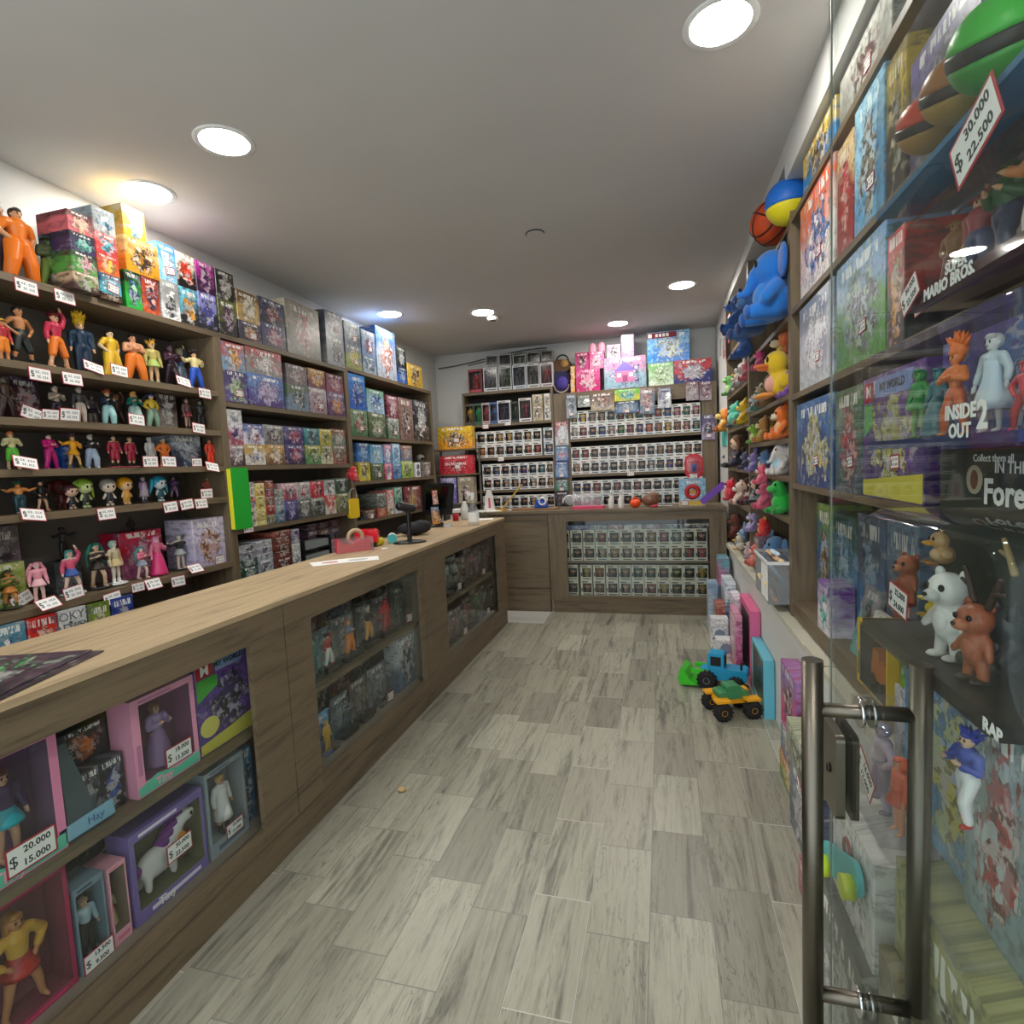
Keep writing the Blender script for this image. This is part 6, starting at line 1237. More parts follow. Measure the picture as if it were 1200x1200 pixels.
pb=blister((.53,1.36,.6465),-PI/2,.24,.10,.29,'a8a8b8 c8c4d0 686870'.split(),[(-.2,.7,'hips','short','trousers','b0a0c0','8888a8','c8b8d0','9890b0','707088'),(.2,.6,'stand','bobbed','skirt','e8a080','f06030','e86848','d85038',None)]); tag(pb,'grey and lilac toy pack with tilted 16.000 price tag on the white lidded box','blister pack'); bigtag(pb,.02,-.108,.13,'16.000','12.000',.105,.5)
pb=blister((.505,1.0,.6915),-PI/2,.20,.09,.40,'88a0a8 a8b8b8 b03030'.split(),[]); fg_=figure((0,-.045,.20),.16,.3,'guard','spiky','trousers','d8b090','1838a0','2848b0','e8e8e8','c02830',root=pb); fg_.name='packed_figure'; tag(pb,'clear pack with a blue and red figure at the right edge, behind the glass','blister pack')
q=fb(.43,.583,.62,1.195,0,.69,'889058 a8a870 606850','olive picture carton standing on the floor at the far right edge',fq=.8)
q=fb(.40,.428,.62,1.19,0,.50,'58583c 807858 383c30','dark olive thin box in front of the olive picture carton',fq=.8)
# toy tractor
def wheel(parent,x,y,r,w,hub):
    o=add('wheel',None,parent,(x,y,r)); b=MB(); b.lathe([(r*.55,-w/2),(r*.9,-w/2),(r,-w*.3),(r,w*.3),(r*.9,w/2),(r*.55,w/2)],20); 
    for i in range(14): a=i*PI/7; b.box(r*.97,r*1.06,-r*.07,r*.07,-w*.48,w*.48,rot=a,piv=(0,0))
    t_=add('tyre',b.mesh('tyre',[RUBBER]),o,rot=(PI/2,0,0)); b=MB(); b.lathe([(r*.56,-w*.4),(r*.3,-w*.52),(r*.3,w*.52),(r*.56,w*.4)],14); add('hub',b.mesh('hub',[hub]),o,rot=(PI/2,0,0)); return o
BLU=plain('tractor_blue','28a0d0',.35); GRN=plain('loader_green','40c828',.35); YEL=plain('truck_yellow','f0a818',.35)
r=empty('toy_tractor',(.345,3.72,0),PI+.5); b=MB(); b.rbox(-.17,.06,-.065,.065,.07,.15,.02,0,3,1); b.box(.0,.14,-.06,.06,.07,.13); add('chassis',b.mesh('chassis',[BLU]),r)
b=MB(); b.rbox(-.02,.09,-.055,.055,.13,.25,.015,0,3,1); add('cab',b.mesh('cab',[BLU]),r); b=MB(); b.box(-.024,-.0205,-.04,.04,.165,.23); b.box(0,.07,-.058,-.0555,.165,.23); b.box(0,.07,.0555,.058,.165,.23); add('cab_window',b.mesh('cab_window',[BLACK]),r)
b=MB(); b.cone((-.13,0.03,.15),(-.13,0.03,.2),.008,.008,10); add('exhaust',b.mesh('exhaust',[BLACK]),r)
for x in(-.1,.09):
    for s in(-1,1): wheel(r,x,s*.085,.055 if x<0 else .065,.045,plain('hub_grey','9aa0a4',.4))
b=MB(); b.prism([(.15,.02),(.27,.01),(.29,.05),(.27,.13),(.24,.11),(.2,.05)],-.10,.10,1); add('bucket',b.mesh('bucket',[GRN]),r)
for s in(-1,1): b=MB(); b.box(.08,.2,s*.065-.012,s*.065+.012,.10,.13); add('loader_arm',b.mesh('loader_arm',[GRN]),r)
tag(r,'blue toy tractor with bright green front loader on the floor','toy vehicle')
r.rotation_euler=(0,0,PI-.25); r.scale=(.92,.92,.92)
r=empty('toy_truck',(.355,3.33,0),.35); b=MB(); b.rbox(-.12,.12,-.05,.05,.09,.125,.015,0,3,1); add('chassis',b.mesh('chassis',[YEL]),r); b=MB(); b.rbox(-.11,.1,-.055,.055,.125,.175,.02,0,3,1); b.rbox(-.05,.05,-.05,.05,.17,.215,.02,0,3,1); col(add('shell',b.mesh('shell',[plain('truck_green','3c8858',.4)]),r),'3c8858')
for x in(-.105,.105):
    for s in(-1,1): b=MB(); b.box(x-.05,x+.05,s*.085-.035,s*.085+.035,.125,.14); add('mudguard',b.mesh('mudguard',[YEL]),r)
for x in(-.105,.105):
    for s in(-1,1): wheel(r,x,s*.095,.06,.06,YEL)
r.scale=(.84,.84,.84); tag(r,'yellow and green toy monster truck with big black tyres on the floor','toy vehicle')
b=MB(); b.ell((0,0,.012),(.02,.014,.012)); b.ell((.02,.01,.007),(.008,.006,.007)); q=add('litter',b.mesh('litter',[plain('crumpled_paper','c8a878',.8)]),None,(-1.22,2.235,.0)); tag(q,'small crumpled scrap alone on the tiles near the counter','litter')
# ---------------------------------------------------------------- inside the long counter
XG=XCF-.075; ZLO,ZHI=.1856,.5556
def gspan(u0,u1,z): a,b=sy(u0,XG,z),sy(u1,XG,z); return (a+b)/2,abs(b-a)
def dollbox(u0,u1,vt,z,fr,dk,st,fig,label,m=(.14,.08,.12,.08),d=.09,rz=0,price=None,band=None,x=None,tt=None):
    c,w=gspan(u0,u1,z+.12); h=min(sz(vt,XG,c)-z-.001,(.883 if z>.5 else .53)-z); q=figbox(((x or XG)-d/2,c,z+.0008),PI/2+rz,w-.006,d,h,fr,dk,st,fig,m,name='doll_box',part='doll')
    if band: b=MB(); b.prism([(-w*.47,.004),(w*.47,.004),(w*.47,h*.13),(w*.1,h*.1),(-w*.2,h*.16),(-w*.47,h*.1)],-d/2-.001,-d/2-.0005); col(add('printed_band',b.mesh('printed_band',[amat('card','c1')]),q),band)
    if tt: add('printed_title',textmesh(tt[0],tt[1],plain('title_pink','f4a8c4',.5) if len(tt)<3 else tt[2],ext=.0003,bold=.001),q,(-w*.1,-d/2-.0015,h*.07))
    if price: bigtag(q,price[2]*w,-d/2-.004,price[3]*h,price[0],price[1],price[4],price[5] if len(price)>5 else 0)
    tag(q,label,'doll box'); return q
TEALM='60c8a8'
dollbox(-52,76,868,ZHI,'f090b8','806080','e878a8',('down' and 'stand','bobbed','skirt','d8a888','6a4030','483058','18a0b0',None),'pink doll box with teal-skirted doll and 20.000 price tag','abc' and (.1,.1,.12,.06),price=('20.000','15.000',.12,.15,.115,0),band=TEALM,tt=('Tiny',.045))
dollbox(157,232,806,ZHI,'f0a0c0','8c5478','c880a8',('guard','bobbed','gown','d8a890','8a5838','a890c0','9878a8',None),'mauve doll box with fairy doll and 18.000 price tag',(.12,.08,.14,.07),price=('18.000','13.500',.14,.24,.10,0),band=TEALM,tt=('Tiny',.035))
c,w=gspan(234,299,.67); q=carton('toy_box',w-.004,.07,.322,(XG-.04,c,ZHI+.0008),PI/2,'503888 7850a8 28242c'.split(),1.0); b=MB(); hh=.322
y_=-.0355
b.box(-w*.48,-w*.2,y_-.001,y_,hh*.83,hh*.97,0); b.prism([(-w*.48,hh*.82),(-w*.14,hh*.82),(-w*.14,hh*.70),(-w*.48,hh*.58)],y_-.001,y_,1,1); b.prism([(-w*.16,hh*.85),(w*.3,hh*.85),(w*.38,hh*.985),(-w*.16,hh*.985)],y_-.001,y_,1,2); b.prism([(-w*.49,.004),(w*.49,.004),(w*.49,hh*.22),(0,hh*.16),(-w*.49,hh*.12)],y_-.0006,y_,1,3); b.ell((-w*.32,y_,hh*.28),(w*.16,.001,hh*.11),4,16,8)
add('printed_panels',b.mesh('printed_panels',[plain('panel_red','b02028',.5),plain('panel_green','48a838',.5),plain('panel_blue','8098d0',.5),plain('panel_yellow','c8c048',.5),plain('panel_moon','d8d068',.5)]),q)
txt(q,'M',-w*.34,y_-.0015,hh*.90,.05); txt(q,'MY WORLD',w*.08,y_-.0015,hh*.92,.026,CARDK)
tag(q,'purple building-kit box with red M square in the near counter','toy box')
MYW=[o for o in bpy.data.objects if o.get('label','').endswith('eye-level shelf of right wall') and 'rightmost' in o['label']][0]
w2=MYW.dimensions[0] if MYW.dimensions[0]>.1 else .3; 
xs=[v.co.x for v in MYW.data.vertices]; zs=[v.co.z for v in MYW.data.vertices]; ys=[v.co.y for v in MYW.data.vertices]; w2=max(xs)-min(xs); h2=max(zs); y2=min(ys)
b=MB(); b.box(-w2*.46,-w2*.3,y2-.001,y2,h2*.8,h2*.96,0); b.prism([(-w2*.46,h2*.78),(-w2*.3,h2*.78),(-w2*.3,h2*.6),(-w2*.46,h2*.52)],y2-.001,y2,1,1); b.prism([(-w2*.26,h2*.82),(w2*.3,h2*.82),(w2*.36,h2*.97),(-w2*.26,h2*.97)],y2-.001,y2,1,2); b.prism([(-w2*.49,.004),(w2*.49,.004),(w2*.49,h2*.22),(-w2*.49,h2*.14)],y2-.0006,y2,1,3)
add('printed_panels',b.mesh('printed_panels',[plain('panel_red','b02028',.5),plain('panel_green','48a838',.5),plain('panel_blue','8098d0',.5),plain('panel_yellow','c8c048',.5)]),MYW); txt(MYW,'M',-w2*.38,y2-.0015,h2*.88,.05); txt(MYW,'MY WORLD',w2*.03,y2-.0015,h2*.895,.032,CARDK)
# open-sided display box, toy cars and dark cartons between the doll boxes
c,w=gspan(84,122,.6); r=empty('display_box',(XG-.06,c,ZHI+.0008),PI/2); b=MB(); b.prism([(-.045,0),(.045,0),(-.03,.27),(-.05,.27)],-.05,.05,1); b.box(-.07,.07,-.055,.055,0,.01); add('card_frame',b.mesh('card_frame',[plain('slate_card','48565c',.5)]),r); b=MB(); b.prism([(-.075,.0105),(.075,.0105),(.07,.055),(-.075,.05)],-.06,-.055,1); add('printed_front',b.mesh('printed_front',[plain('front_aqua','88b8d0',.5)]),r); add('printed_title',textmesh('Hay',.03,plain('title_aqua','3c78a8',.5),ext=.0003),r,(.02,-.061,.032)); tag(r,'slate grey triangular display box right of the pink doll box','box')
for u0,u1,vt,dz,cs,l in[(101,128,905,0,'1c1e24 383c44 a0a8b0','black and grey carton beside the triangular display box'),(126,156,890,0,'18181c 282c38 4058a8','black truck carton with blue panel left of the mauve doll box'),(98,155,865,.16,'1a1818 2c2828 e07828','black carton with orange toy car art above the truck carton')]:
    c,w=gspan(u0,u1,.65); q=carton('toy_box',w-.004,.14,.155 if not dz else .10,(XG-.15 if dz else XG-.1,c,ZHI+.001+dz),PI/2,cs.split()); tag(q,l,'toy box')
r=empty('toy_car',(XG-.14,gspan(110,150,.75)[0],ZHI+.262),PI/2); b=MB(); b.prism([(-.09,.012),(.09,.012),(.09,.035),(.04,.04),(.02,.058),(-.03,.058),(-.06,.038),(-.09,.034)],-.03,.03,1); add('car_body',b.mesh('car_body',[plain('car_orange','e87818',.3)]),r)
for x in(-.055,.055):
    for s in(-1,1): b=MB(); b.cone((x,s*.024,.014),(x,s*.034,.014),.014,.014,14); add('wheel',b.mesh('wheel',[RUBBER]),r)
tag(r,'orange toy car lying over the dark cartons in the near counter','toy car')
# lower shelf
dollbox(-30,88,1046,ZLO,'a02050','8c3c50','d02868',('hips','long','skirt','c88858','b07828','d8a838','a83028',None),'crimson doll pack with gold-haired doll in sequin skirt, lowest left',(.05,.05,.06,.05))
dollbox(90,127,1032,ZLO,'708898','7890a0','384858',('stand','short','trousers','d8b090','a89070','b8d4e0','202228','202020'),'slate doll box with man doll in pale blue shirt and black trousers',(.06,.06,.1,.08),price=('13.500','9.500',.05,.10,.085,0))
dollbox(129,152,1012,ZLO,'e0a0b0','948070','d87890',('stand','short','gown','9a6848','c8b078','e8dca8','e0d4a0',None),'slim doll box with doll in cream gown',(.1,.08,.16,.06))
q=dollbox(155,242,950,ZLO,'7868a8','7c7c5c','e8e0f0',None,'wide violet box with white unicorn toy and 30.000 price tag',(.06,.05,.14,.1),price=('30.000','22.500',.1,.5,.095,0),tt=('Tiny',.035,CARDW))
b=MB(); b.ell((0,0,.07),(.07,.035,.045)); b.cap((.05,0,.09),(.085,-.01,.15),.028,.022); b.ell((.105,-.015,.16),(.035,.022,.022)); b.cone((.1,-.015,.18),(.112,-.018,.215),.007,.001,8)
for x in(-.045,.045):
    for s in(-1,1): b.cap((x,s*.018,.05),(x,s*.02,.012),.014,.011,n=8)
un=add('unicorn',fuse(b,.006,[WHITE],'unicorn_body',3),q,(-.02,0,.05)); b=MB()
for i in range(4): b.cap((.09-.02*i,-.01,.175-.02*i),(.06-.02*i,.012,.15-.02*i),.014,.012,n=8)
b.cap((-.07,0,.08),(-.11,0,.04),.02,.008,n=8); add('mane',b.mesh('mane',[plain('mane_purple','803098',.5)]),un); b=MB(); b.cap((.075,-.03,.11),(.06,-.035,.08),.014,.01,n=8); add('ribbon',b.mesh('ribbon',[plain('ribbon_orange','f0a020',.5)]),un); b=MB(); b.ell((.112,-.038,.165),(.005,.003,.007)); add('eye',b.mesh('eye',[EYEM]),un)
dollbox(244,290,893,ZLO,'909ca4','a4acb0','586878',('stand','short','coat','d8a880','c8a060','e8eef0','f0f0f0','404040'),'grey doll box with man doll in white coat',(.06,.05,.16,.06),price=('18.000','13.500',.1,.18,.08,0))
c,w=gspan(293,306,.3); q=carton('toy_box',.06,.1,.29,(XG-.08,c,ZLO+.0008),PI/2,'186090 2878a8 104060'.split()); tag(q,'narrow blue carton at right end of lowest near shelf','toy box')
q=carton('toy_box',.34,.05,.30,(XG-.30,1.38,ZLO+.0008),PI/2,'203858 304868 182838'.split()); tag(q,'navy carton behind the man doll boxes in the near counter','toy box')
# middle counter: figure blisters
def lighten(cs,k=1.55): return ' '.join('%02x%02x%02x'%tuple(min(235,int(v*k+12)) for v in rgb8(c)) for c in cs.split())
def bl(u0,u1,vt,z,cs,fig,label,x=None,base=None,tg=False,d=.07):
    c,w=gspan(u0,u1,z+.12); h=min(sz(vt,XG,c)-z-.001,(.885 if z>.5 else .53)-z)
    q=blister(((x or XG)-d,c,z+.0008),PI/2,w-.008,d,h,lighten(cs).split(),[(0,.78)+fig] if fig else [],base=base)
    if tg: sticker(q,w*.1,h*.16,-d,.1,1.7)
    tag(q,label,'blister pack','figure blisters in the middle counter'); return q
FG=lambda po,ha,bo,cs:(po,ha,bo)+tuple((cs.split()+[None])[:5])
bl(367,380,737,ZHI,'388888 286068 58a0a8',FG('stand','short','trousers','a0c0c0 307078 408888 306870 204848'),'teal figure blister, leftmost on upper shelf of middle counter')
bl(382,401,738,ZHI,'6890a8 485868 88a8b8',FG('raise','spiky','trousers','d8b090 282828 b83838 e0e0d8 b03030'),'grey-blue blister with red-topped figure, upper shelf of middle counter',base='181a1c')
bl(403,428,722,ZHI,'5c645c 40484c 787870',FG('crossed','long','baggy trousers','d8a070 c88848 687088 e08030 c07830'),'tall blister with orange-trousered figure, upper shelf of middle counter',base='202424')
bl(430,446,706,ZHI,'383c3c 282c2c 606460',FG('out','spiky','trousers','d8c0a0 d8d8d0 282828 d8a050 282828'),'black blister with pale-haired figure, upper shelf of middle counter',base='141414')
bl(448,468,698,ZHI,'485058 303840 a03038',FG('hips','short','trousers','b83838 a02828 c83038 b02830 902028'),'dark blister with all-red figure, upper shelf of middle counter',base='181a1c')
bl(470,484,686,ZHI,'384440 283430 687868',FG('stand','short','trousers','607068 384840 405048 283830 202824'),'dark green blister with white tag, rightmost on upper middle shelf',tg=True)
for i,(u0,u1,vt,cs) in enumerate([(368,392,715,'283030 404440 808478'),(393,410,705,'582820 803028 403028'),(412,432,695,'30303a 484850 686870'),(434,448,690,'28241c 484030 a89038'),(450,466,684,'1c2030 303848 586078'),(468,484,676,'383020 705828 a88838')]):
    c,w=gspan(u0,u1,.7); q=carton('toy_box',w-.004,.12,.31,(XG-.24,c,ZHI+.0008),PI/2,cs.split()); 
    if i in(1,3): sticker(q,0,.25,-.06,0,1.4)
    tag(q,f'{two(*cs.split()[:2])} carton, {ordl(i,6)} of back row, upper shelf of middle counter','toy box','back row cartons in the middle counter')
bl(379,400,838,ZLO,'2858a0 3870b0 183058',FG('stand','short','trousers','e0c090 d8a838 e0b030 d8a828 c89828'),'bright blue blister with yellow figure, lower shelf of middle counter')
bl(402,422,815,ZLO,'384850 283438 586870',FG('guard','short','trousers','808890 384048 506068 384850 202828'),'dark teal blister right of the bright blue one, lower shelf',base='181c20')
bl(424,442,797,ZLO,'58504c 403c3c 787068',FG('hips','spiky','trousers','a08870 505050 686058 504c4c 303030'),'taupe blister in the middle of the lower middle shelf',base='2c2828')
bl(444,464,780,ZLO,'505860 383c44 808890',FG('stand','short','coat','909498 606468 707880 585c64 303438'),'grey blister with tilted tag, lower shelf of middle counter',tg=True)
c,w=gspan(467,488,.35); q=carton('toy_box',w-.006,.09,.325,(XG-.05,c,ZLO+.0008),PI/2,'5c7890 c8ccd0 404850'.split()); sticker(q,.03,.25,-.045,0,1.2); tag(q,'blue-grey carton with white top, right end of lower middle shelf','toy box')
for i,(u0,u1,cs) in enumerate([(380,400,'485870 384048 a89040'),(402,424,'48444c 5c545c 302c30'),(426,446,'a05030 705040 d8a080'),(448,466,'484c50 606468 303438')]):
    c,w=gspan(u0,u1,.35); q=carton('toy_box',w-.004,.12,.32,(XG-.24,c,ZLO+.0008),PI/2,cs.split()); tag(q,f'{two(*cs.split()[:2])} carton, {ordl(i,4)} of back row, lower shelf of middle counter','toy box','back row cartons in the middle counter')
# far counter window
def many(z,u0,u1,n,word,cols):
    for i in range(n):
        a=u0+(u1-u0)*i/n; b_=u0+(u1-u0)*(i+1)/n; c,w=gspan(a,b_,z+.12); k=cols[i%len(cols)]; h=rnd.uniform(.22,.30)
        q=blister((XG-.06,c,z+.0008),PI/2,w-.008,.06,h,lighten(' '.join(k[:3])).split(),[(0,.75,rnd.choice(['stand','hips','guard']),rnd.choice(['short','spiky','long']),'trousers','c8a888',k[3],k[2],k[1],'202020')],base='1c1e1e')
        if i in(2,5): sticker(q,0,h*.15,-.06,.1,1.8)
        tag(q,f'{two(k[0],k[2])} figure blister, {ordl(i,n)} on {word} shelf of far counter','blister pack','figure blisters in the far counter')
CL=[('486048','384838','688868','303830'),('506858','303c34','88a090','504030'),('3c4448','2c3034','a8a8a8','282828'),('585048','403834','806858','c8a050'),('685460','483840','a87080','303030'),('504c58','383440','888098','604030'),('604848','402c2c','a05858','282020')]
many(ZHI,514,580,7,'upper',CL); many(ZLO,522,585,7,'lower',CL[3:]+CL[:3])
# ---------------------------------------------------------------- on the long counter
ZT=1.0206
def ct(u,v,z=ZT):
    """point on the worktop under a photo reading"""
    k=[(u-600),(v-600),F]; d=Vector((Xv.dot(Vector(k)),Dv.dot(Vector(k)),Uv.dot(Vector(k)))); s=(z-CZ)/d.z; return CX+d.x*s,CY+d.y*s
r=None
q=carton('magazine',.34,.004,.46,(-1.60,.70,ZT+.0022),0,'302a30 604850 48805c'.split(),2.0,rot=(-PI/2,0,.30)); q2=carton('magazine',.33,.004,.45,(-1.61,.70,ZT+.0066),0,'282428 584450 48b058'.split(),2.0,rot=(-PI/2,0,.34)); q['nt']=1.0; q2['nt']=1.0
tag(q,'glossy sheet showing white edges beneath the top magazine, near counter end','magazine'); tag(q2,'glossy picture magazine topmost at the near end of the counter','magazine')
for (u,v,w_,h_,rz_,l) in[(388,659,.21,.145,.75,'white flyer with pink print on the counter'),(420,656,.22,.15,.55,'white flyer with grey print nearest the counter edge')]:
    x,y=ct(u,v); o=add('flyer',None,None,(x,y,ZT),rz_); b=MB(); b.box(-w_/2,w_/2,-h_/2,h_/2,0,.0008); o.data=None; bpy.data.objects.remove(o); o=add('flyer',b.mesh('flyer',[CARDW]),None,(x,y,ZT+(.0 if u<400 else .001)),rz_); b=MB(); b.ell((0,0,.0009),(w_*.25,h_*.2,.0004)); add('flyer_print',b.mesh('flyer_print',[plain('print_rose','c89090',.7) if u<400 else plain('print_grey','b8b8b4',.7)]),o); tag(o,l,'flyer')
x,y=ct(419,646); r=empty('tape_dispenser',(x-.03,y,ZT),.9); b=MB(); b.prism([(-.10,0),(.10,0),(.10,.055),(.06,.075),(-.02,.04),(-.07,.06),(-.10,.09)],-.035,.035,1); add('dispenser_body',b.mesh('dispenser_body',[plain('dispenser_red','d01838',.35)]),r)
b=MB(); b.torus((0,0,0),.045,.013,1,24,10); add('tape_roll',b.mesh('tape_roll',[plain('tape_tan','b8a080',.4)]),r,(.02,0,.085)); b=MB(); b.box(-.115,.115,-.05,-.049,.0,.085); b.box(-.115,.115,.049,.05,.0,.085); b.box(.114,.115,-.049,.049,0,.085); add('clear_pouch',b.mesh('clear_pouch',[make_clear('pink_film',(.98,.80,.84),.9,.12,.12)]),r); tag(r,'red tape dispenser with tan roll in a clear pouch on the counter','tape dispenser')
x,y=ct(443,642); r=empty('tin',(x-.10,y+.05,ZT),.4); b=MB(); b.rbox(-.075,.075,-.04,.04,.03,.115,.03,0,5,1); add('tin_body',b.mesh('tin_body',[plain('red_gloss','d81020',.2)]),r); b=MB(); b.box(-.06,.06,-.035,.035,0,.031); add('tin_base',b.mesh('tin_base',[BLACK]),r); tag(r,'glossy red rounded tin on a black base behind the tape dispenser','tin')
x,y=ct(443,640); r=empty('cup',(x-.01,y+.03,ZT),0); b=MB(); b.cone((0,-.035,.026),(0,.035,.026),.024,.026,20); add('cup_body',b.mesh('cup_body',[plain('yellow_cup','e8d020',.4)]),r); tag(r,'small yellow cup lying beside the tape dispenser','cup')
x,y=ct(455,637); r=empty('paper_roll',(x,y+.06,ZT),.5); b=MB(); b.cone((0,-.05,.031),(0,.05,.031),.03,.03,24); add('roll_body',b.mesh('roll_body',[plain('roll_white','dce4e4',.6)]),r); b=MB(); b.cone((0,-.053,.031),(0,-.05,.031),.031,.031,24); add('roll_end',b.mesh('roll_end',[plain('roll_teal','40b0b0',.5)]),r); tag(r,'white roll with teal end lying right of the yellow cup','roll')
x,y=ct(451,643); b=MB(); b.box(-.02,.02,-.012,.012,0,.004); q=add('paper_scrap',b.mesh('paper_scrap',[CARDW]),None,(x,y,ZT),.4); tag(q,'tiny white paper scrap in front of the yellow cup','paper')
x,y=ct(482,636); r=empty('barcode_scanner',(x-.01,y,ZT),.6); b=MB(); b.lathe([(.085,0),(.085,.008),(.06,.014),(.02,.02)],28); add('stand_base',b.mesh('stand_base',[BLACK]),r,sc=(1.3,.9,1)); b=MB(); b.cap((0,0,.015),(0,0,.22),.017,.014); add('neck',b.mesh('neck',[BLACK]),r); b=MB(); b.cap((.03,0,.23),(-.05,0,.25),.028,.032); add('scanner_head',b.mesh('scanner_head',[BLACK]),r); tag(r,'black barcode scanner on its round stand on the counter','barcode scanner')
x,y=ct(495,628); r=empty('pouch_bag',(x-.09,y+.06,ZT),.5); b=MB(); b.ell((0,0,.05),(.13,.075,.05)); b.ell((.05,0,.065),(.08,.06,.045)); add('bag_body',fuse(b,.008,[plain('black_cloth','1a1a1e',.8)],'bag_body'),r); tag(r,'black soft pouch slumped behind the barcode scanner stand','bag')
x,y=ct(517,618); r=empty('monitor',(x-.10,y+.10,ZT),-.35); b=MB(); b.rbox(-.16,.16,.0,.035,.10,.37,.012,0,3,1); add('screen_housing',b.mesh('screen_housing',[BLACK]),r,rot=(-.18,0,0)); b=MB(); b.lathe([(.10,0),(.10,.012),(.03,.02)],24); b.box(-.03,.03,-.0,.05,.015,.18); add('stand',b.mesh('stand',[BLACK]),r); b=MB(); b.box(-.125,.125,-.002,0,.14,.34); add('screen',b.mesh('screen',[plain('screen_black','08090b',.1)]),r,rot=(-.18,0,0)); tag(r,'black till monitor standing on the counter with its back to the shop','monitor')
MON=r
q=carton('leaflet',.075,.004,.145,(x-.07,y-.0,ZT+.06),.35,'f09838 4888b8 e8b868'.split()); q.rotation_euler=(-.12,0,.9); q.location=(x-.055,y+.035,ZT+.025); tag(q,'orange and blue leaflet hanging in front of the till monitor','leaflet')
q=carton('leaflet',.05,.004,.12,(x-.055,y+.045,ZT+.19),.35,'e8b0a0 c86858 f0d8c8'.split()); q.rotation_euler=(-.12,0,.9); tag(q,'salmon leaflet above the orange and blue one on the monitor','leaflet')
x,y=ct(513,616); r=empty('steel_cup',(x+.03,y-.02,ZT)); b=MB(); b.lathe([(.03,0),(.034,.085),(.031,.085),(.028,.005)],22); add('cup_wall',b.mesh('cup_wall',[CHROME]),r); tag(r,'shiny steel cup in front of the till monitor','cup')
x,y=ct(525,617); b=MB(); b.rbox(-.035,.035,-.05,.05,0,.02,.012,0,3,2); q=add('computer_mouse',b.mesh('computer_mouse',[plain('silver_plastic','c8c8cc',.25)]),None,(x,y,ZT),.3); tag(q,'silver computer mouse beside the steel cup','mouse')
x,y=ct(532,611); r=empty('red_cup',(x,y+.05,ZT)); b=MB(); b.lathe([(.028,0),(.03,.065),(.027,.065),(.025,.005)],20); add('cup_wall',b.mesh('cup_wall',[plain('red_cup','b81828',.3)]),r); tag(r,'small red cup right of the silver mouse','cup')
x,y=ct(538,609); r=empty('receipt_printer',(x-.06,y+.14,ZT),.2); b=MB(); b.rbox(-.06,.06,-.08,.08,0,.09,.015,0,3,1); add('printer_body',b.mesh('printer_body',[WHITE]),r); b=MB(); b.box(-.045,.045,-.082,-.0805,.03,.06); add('paper_slot',b.mesh('paper_slot',[BLACK]),r); tag(r,'white receipt printer behind the red cup','printer')
def bottle(name,x,y,z,s,cb,ccap,label,lab=None,glass=False):
    r=empty(name,(x,y,z)); b=MB(); b.lathe([(.026*s,0),(.028*s,.01*s),(.028*s,.09*s),(.012*s,.12*s),(.010*s,.135*s)],18); add('bottle_body',b.mesh('bottle_body',[cb]),r); b=MB(); b.cone((0,0,.135*s),(0,0,.19*s),.011*s,.004*s,12); add('nozzle',b.mesh('nozzle',[ccap]),r)
    if lab: b=MB(); b.lathe([(.0285*s,.02*s),(.0285*s,.075*s)],18,cap=False); add('bottle_label',b.mesh('bottle_label',[lab]),r)
    tag(r,label,'bottle')
x,y=ct(553,616); r=empty('spray_bottle',(x,y+.05,ZT)); b=MB(); b.lathe([(.045,0),(.047,.01),(.047,.12),(.016,.19),(.015,.21)],22); add('bottle_body',b.mesh('bottle_body',[make_clear('pet_plastic',(.93,.95,.97),.9,.08,.2)]),r); b=MB(); b.lathe([(.0475,.03),(.0475,.11)],22,cap=False); add('bottle_label',b.mesh('bottle_label',[CARDW]),r); b=MB(); b.cone((0,0,.21),(0,0,.25),.016,.013,12); b.box(-.045,.015,-.012,.012,.25,.275); add('spray_head',b.mesh('spray_head',[WHITE]),r); tag(r,'clear spray bottle with white label near the far end of the counter','bottle')
x,y=ct(543,610); bottle('lotion_bottle',x-.02,y+.10,ZT,1.3,plain('milky','d8dcd8',.35),BLACK,'pale lotion bottle with black nozzle behind the spray bottle')
x,y=ct(566,608); r=empty('glass_jar',(x,y,ZT)); b=MB(); b.lathe([(.035,0),(.036,.08),(.034,.085)],20); add('jar_glass',b.mesh('jar_glass',[PANE]),r); tag(r,'empty clear jar at the far end of the long counter','jar')
x,y=ct(572,607.5); b=MB(); b.box(-.1,.1,-.07,.07,0,.003,rot=.3); q=add('paper_sheet',b.mesh('paper_sheet',[CARDW]),None,(-1.62,4.83,ZT)); tag(q,'white paper sheet at the far end of the long counter','paper')
# ---------------------------------------------------------------- on the back counter
ZK=1.0356
for i,(x,y,w_,h_,rz_,l) in enumerate([(-1.80,5.60,.3,.2,.1,'white papers spread at left end of the back counter'),(-1.5,5.66,.2,.14,-.3,'white paper sheet next to the spread on the back counter')]):
    b=MB(); b.box(-w_/2,w_/2,-h_/2,h_/2,0,.004,rot=rz_); q=add('paper_sheet',b.mesh('paper_sheet',[CARDW]),None,(x,y,ZK)); tag(q,l,'paper')
x=sx(573,5.6,1.1); r=empty('paper_bag',(x,5.62,ZK)); b=MB(); b.prism([(-.05,0),(.05,0),(.035,.15),(.012,.22),(-.012,.22),(-.035,.15)],-.035,.035,1); add('bag_body',b.mesh('bag_body',[plain('white_bag','e0dedb',.6)]),r); b=MB(); b.prism([(.0,.03),(.028,.03),(.02,.14),(-.0,.14)],-.037,-.0355,1); add('bag_print',b.mesh('bag_print',[plain('print_pink_red','c86070',.6)]),r); tag(r,'white pointed paper bag standing at left of the back counter','bag')
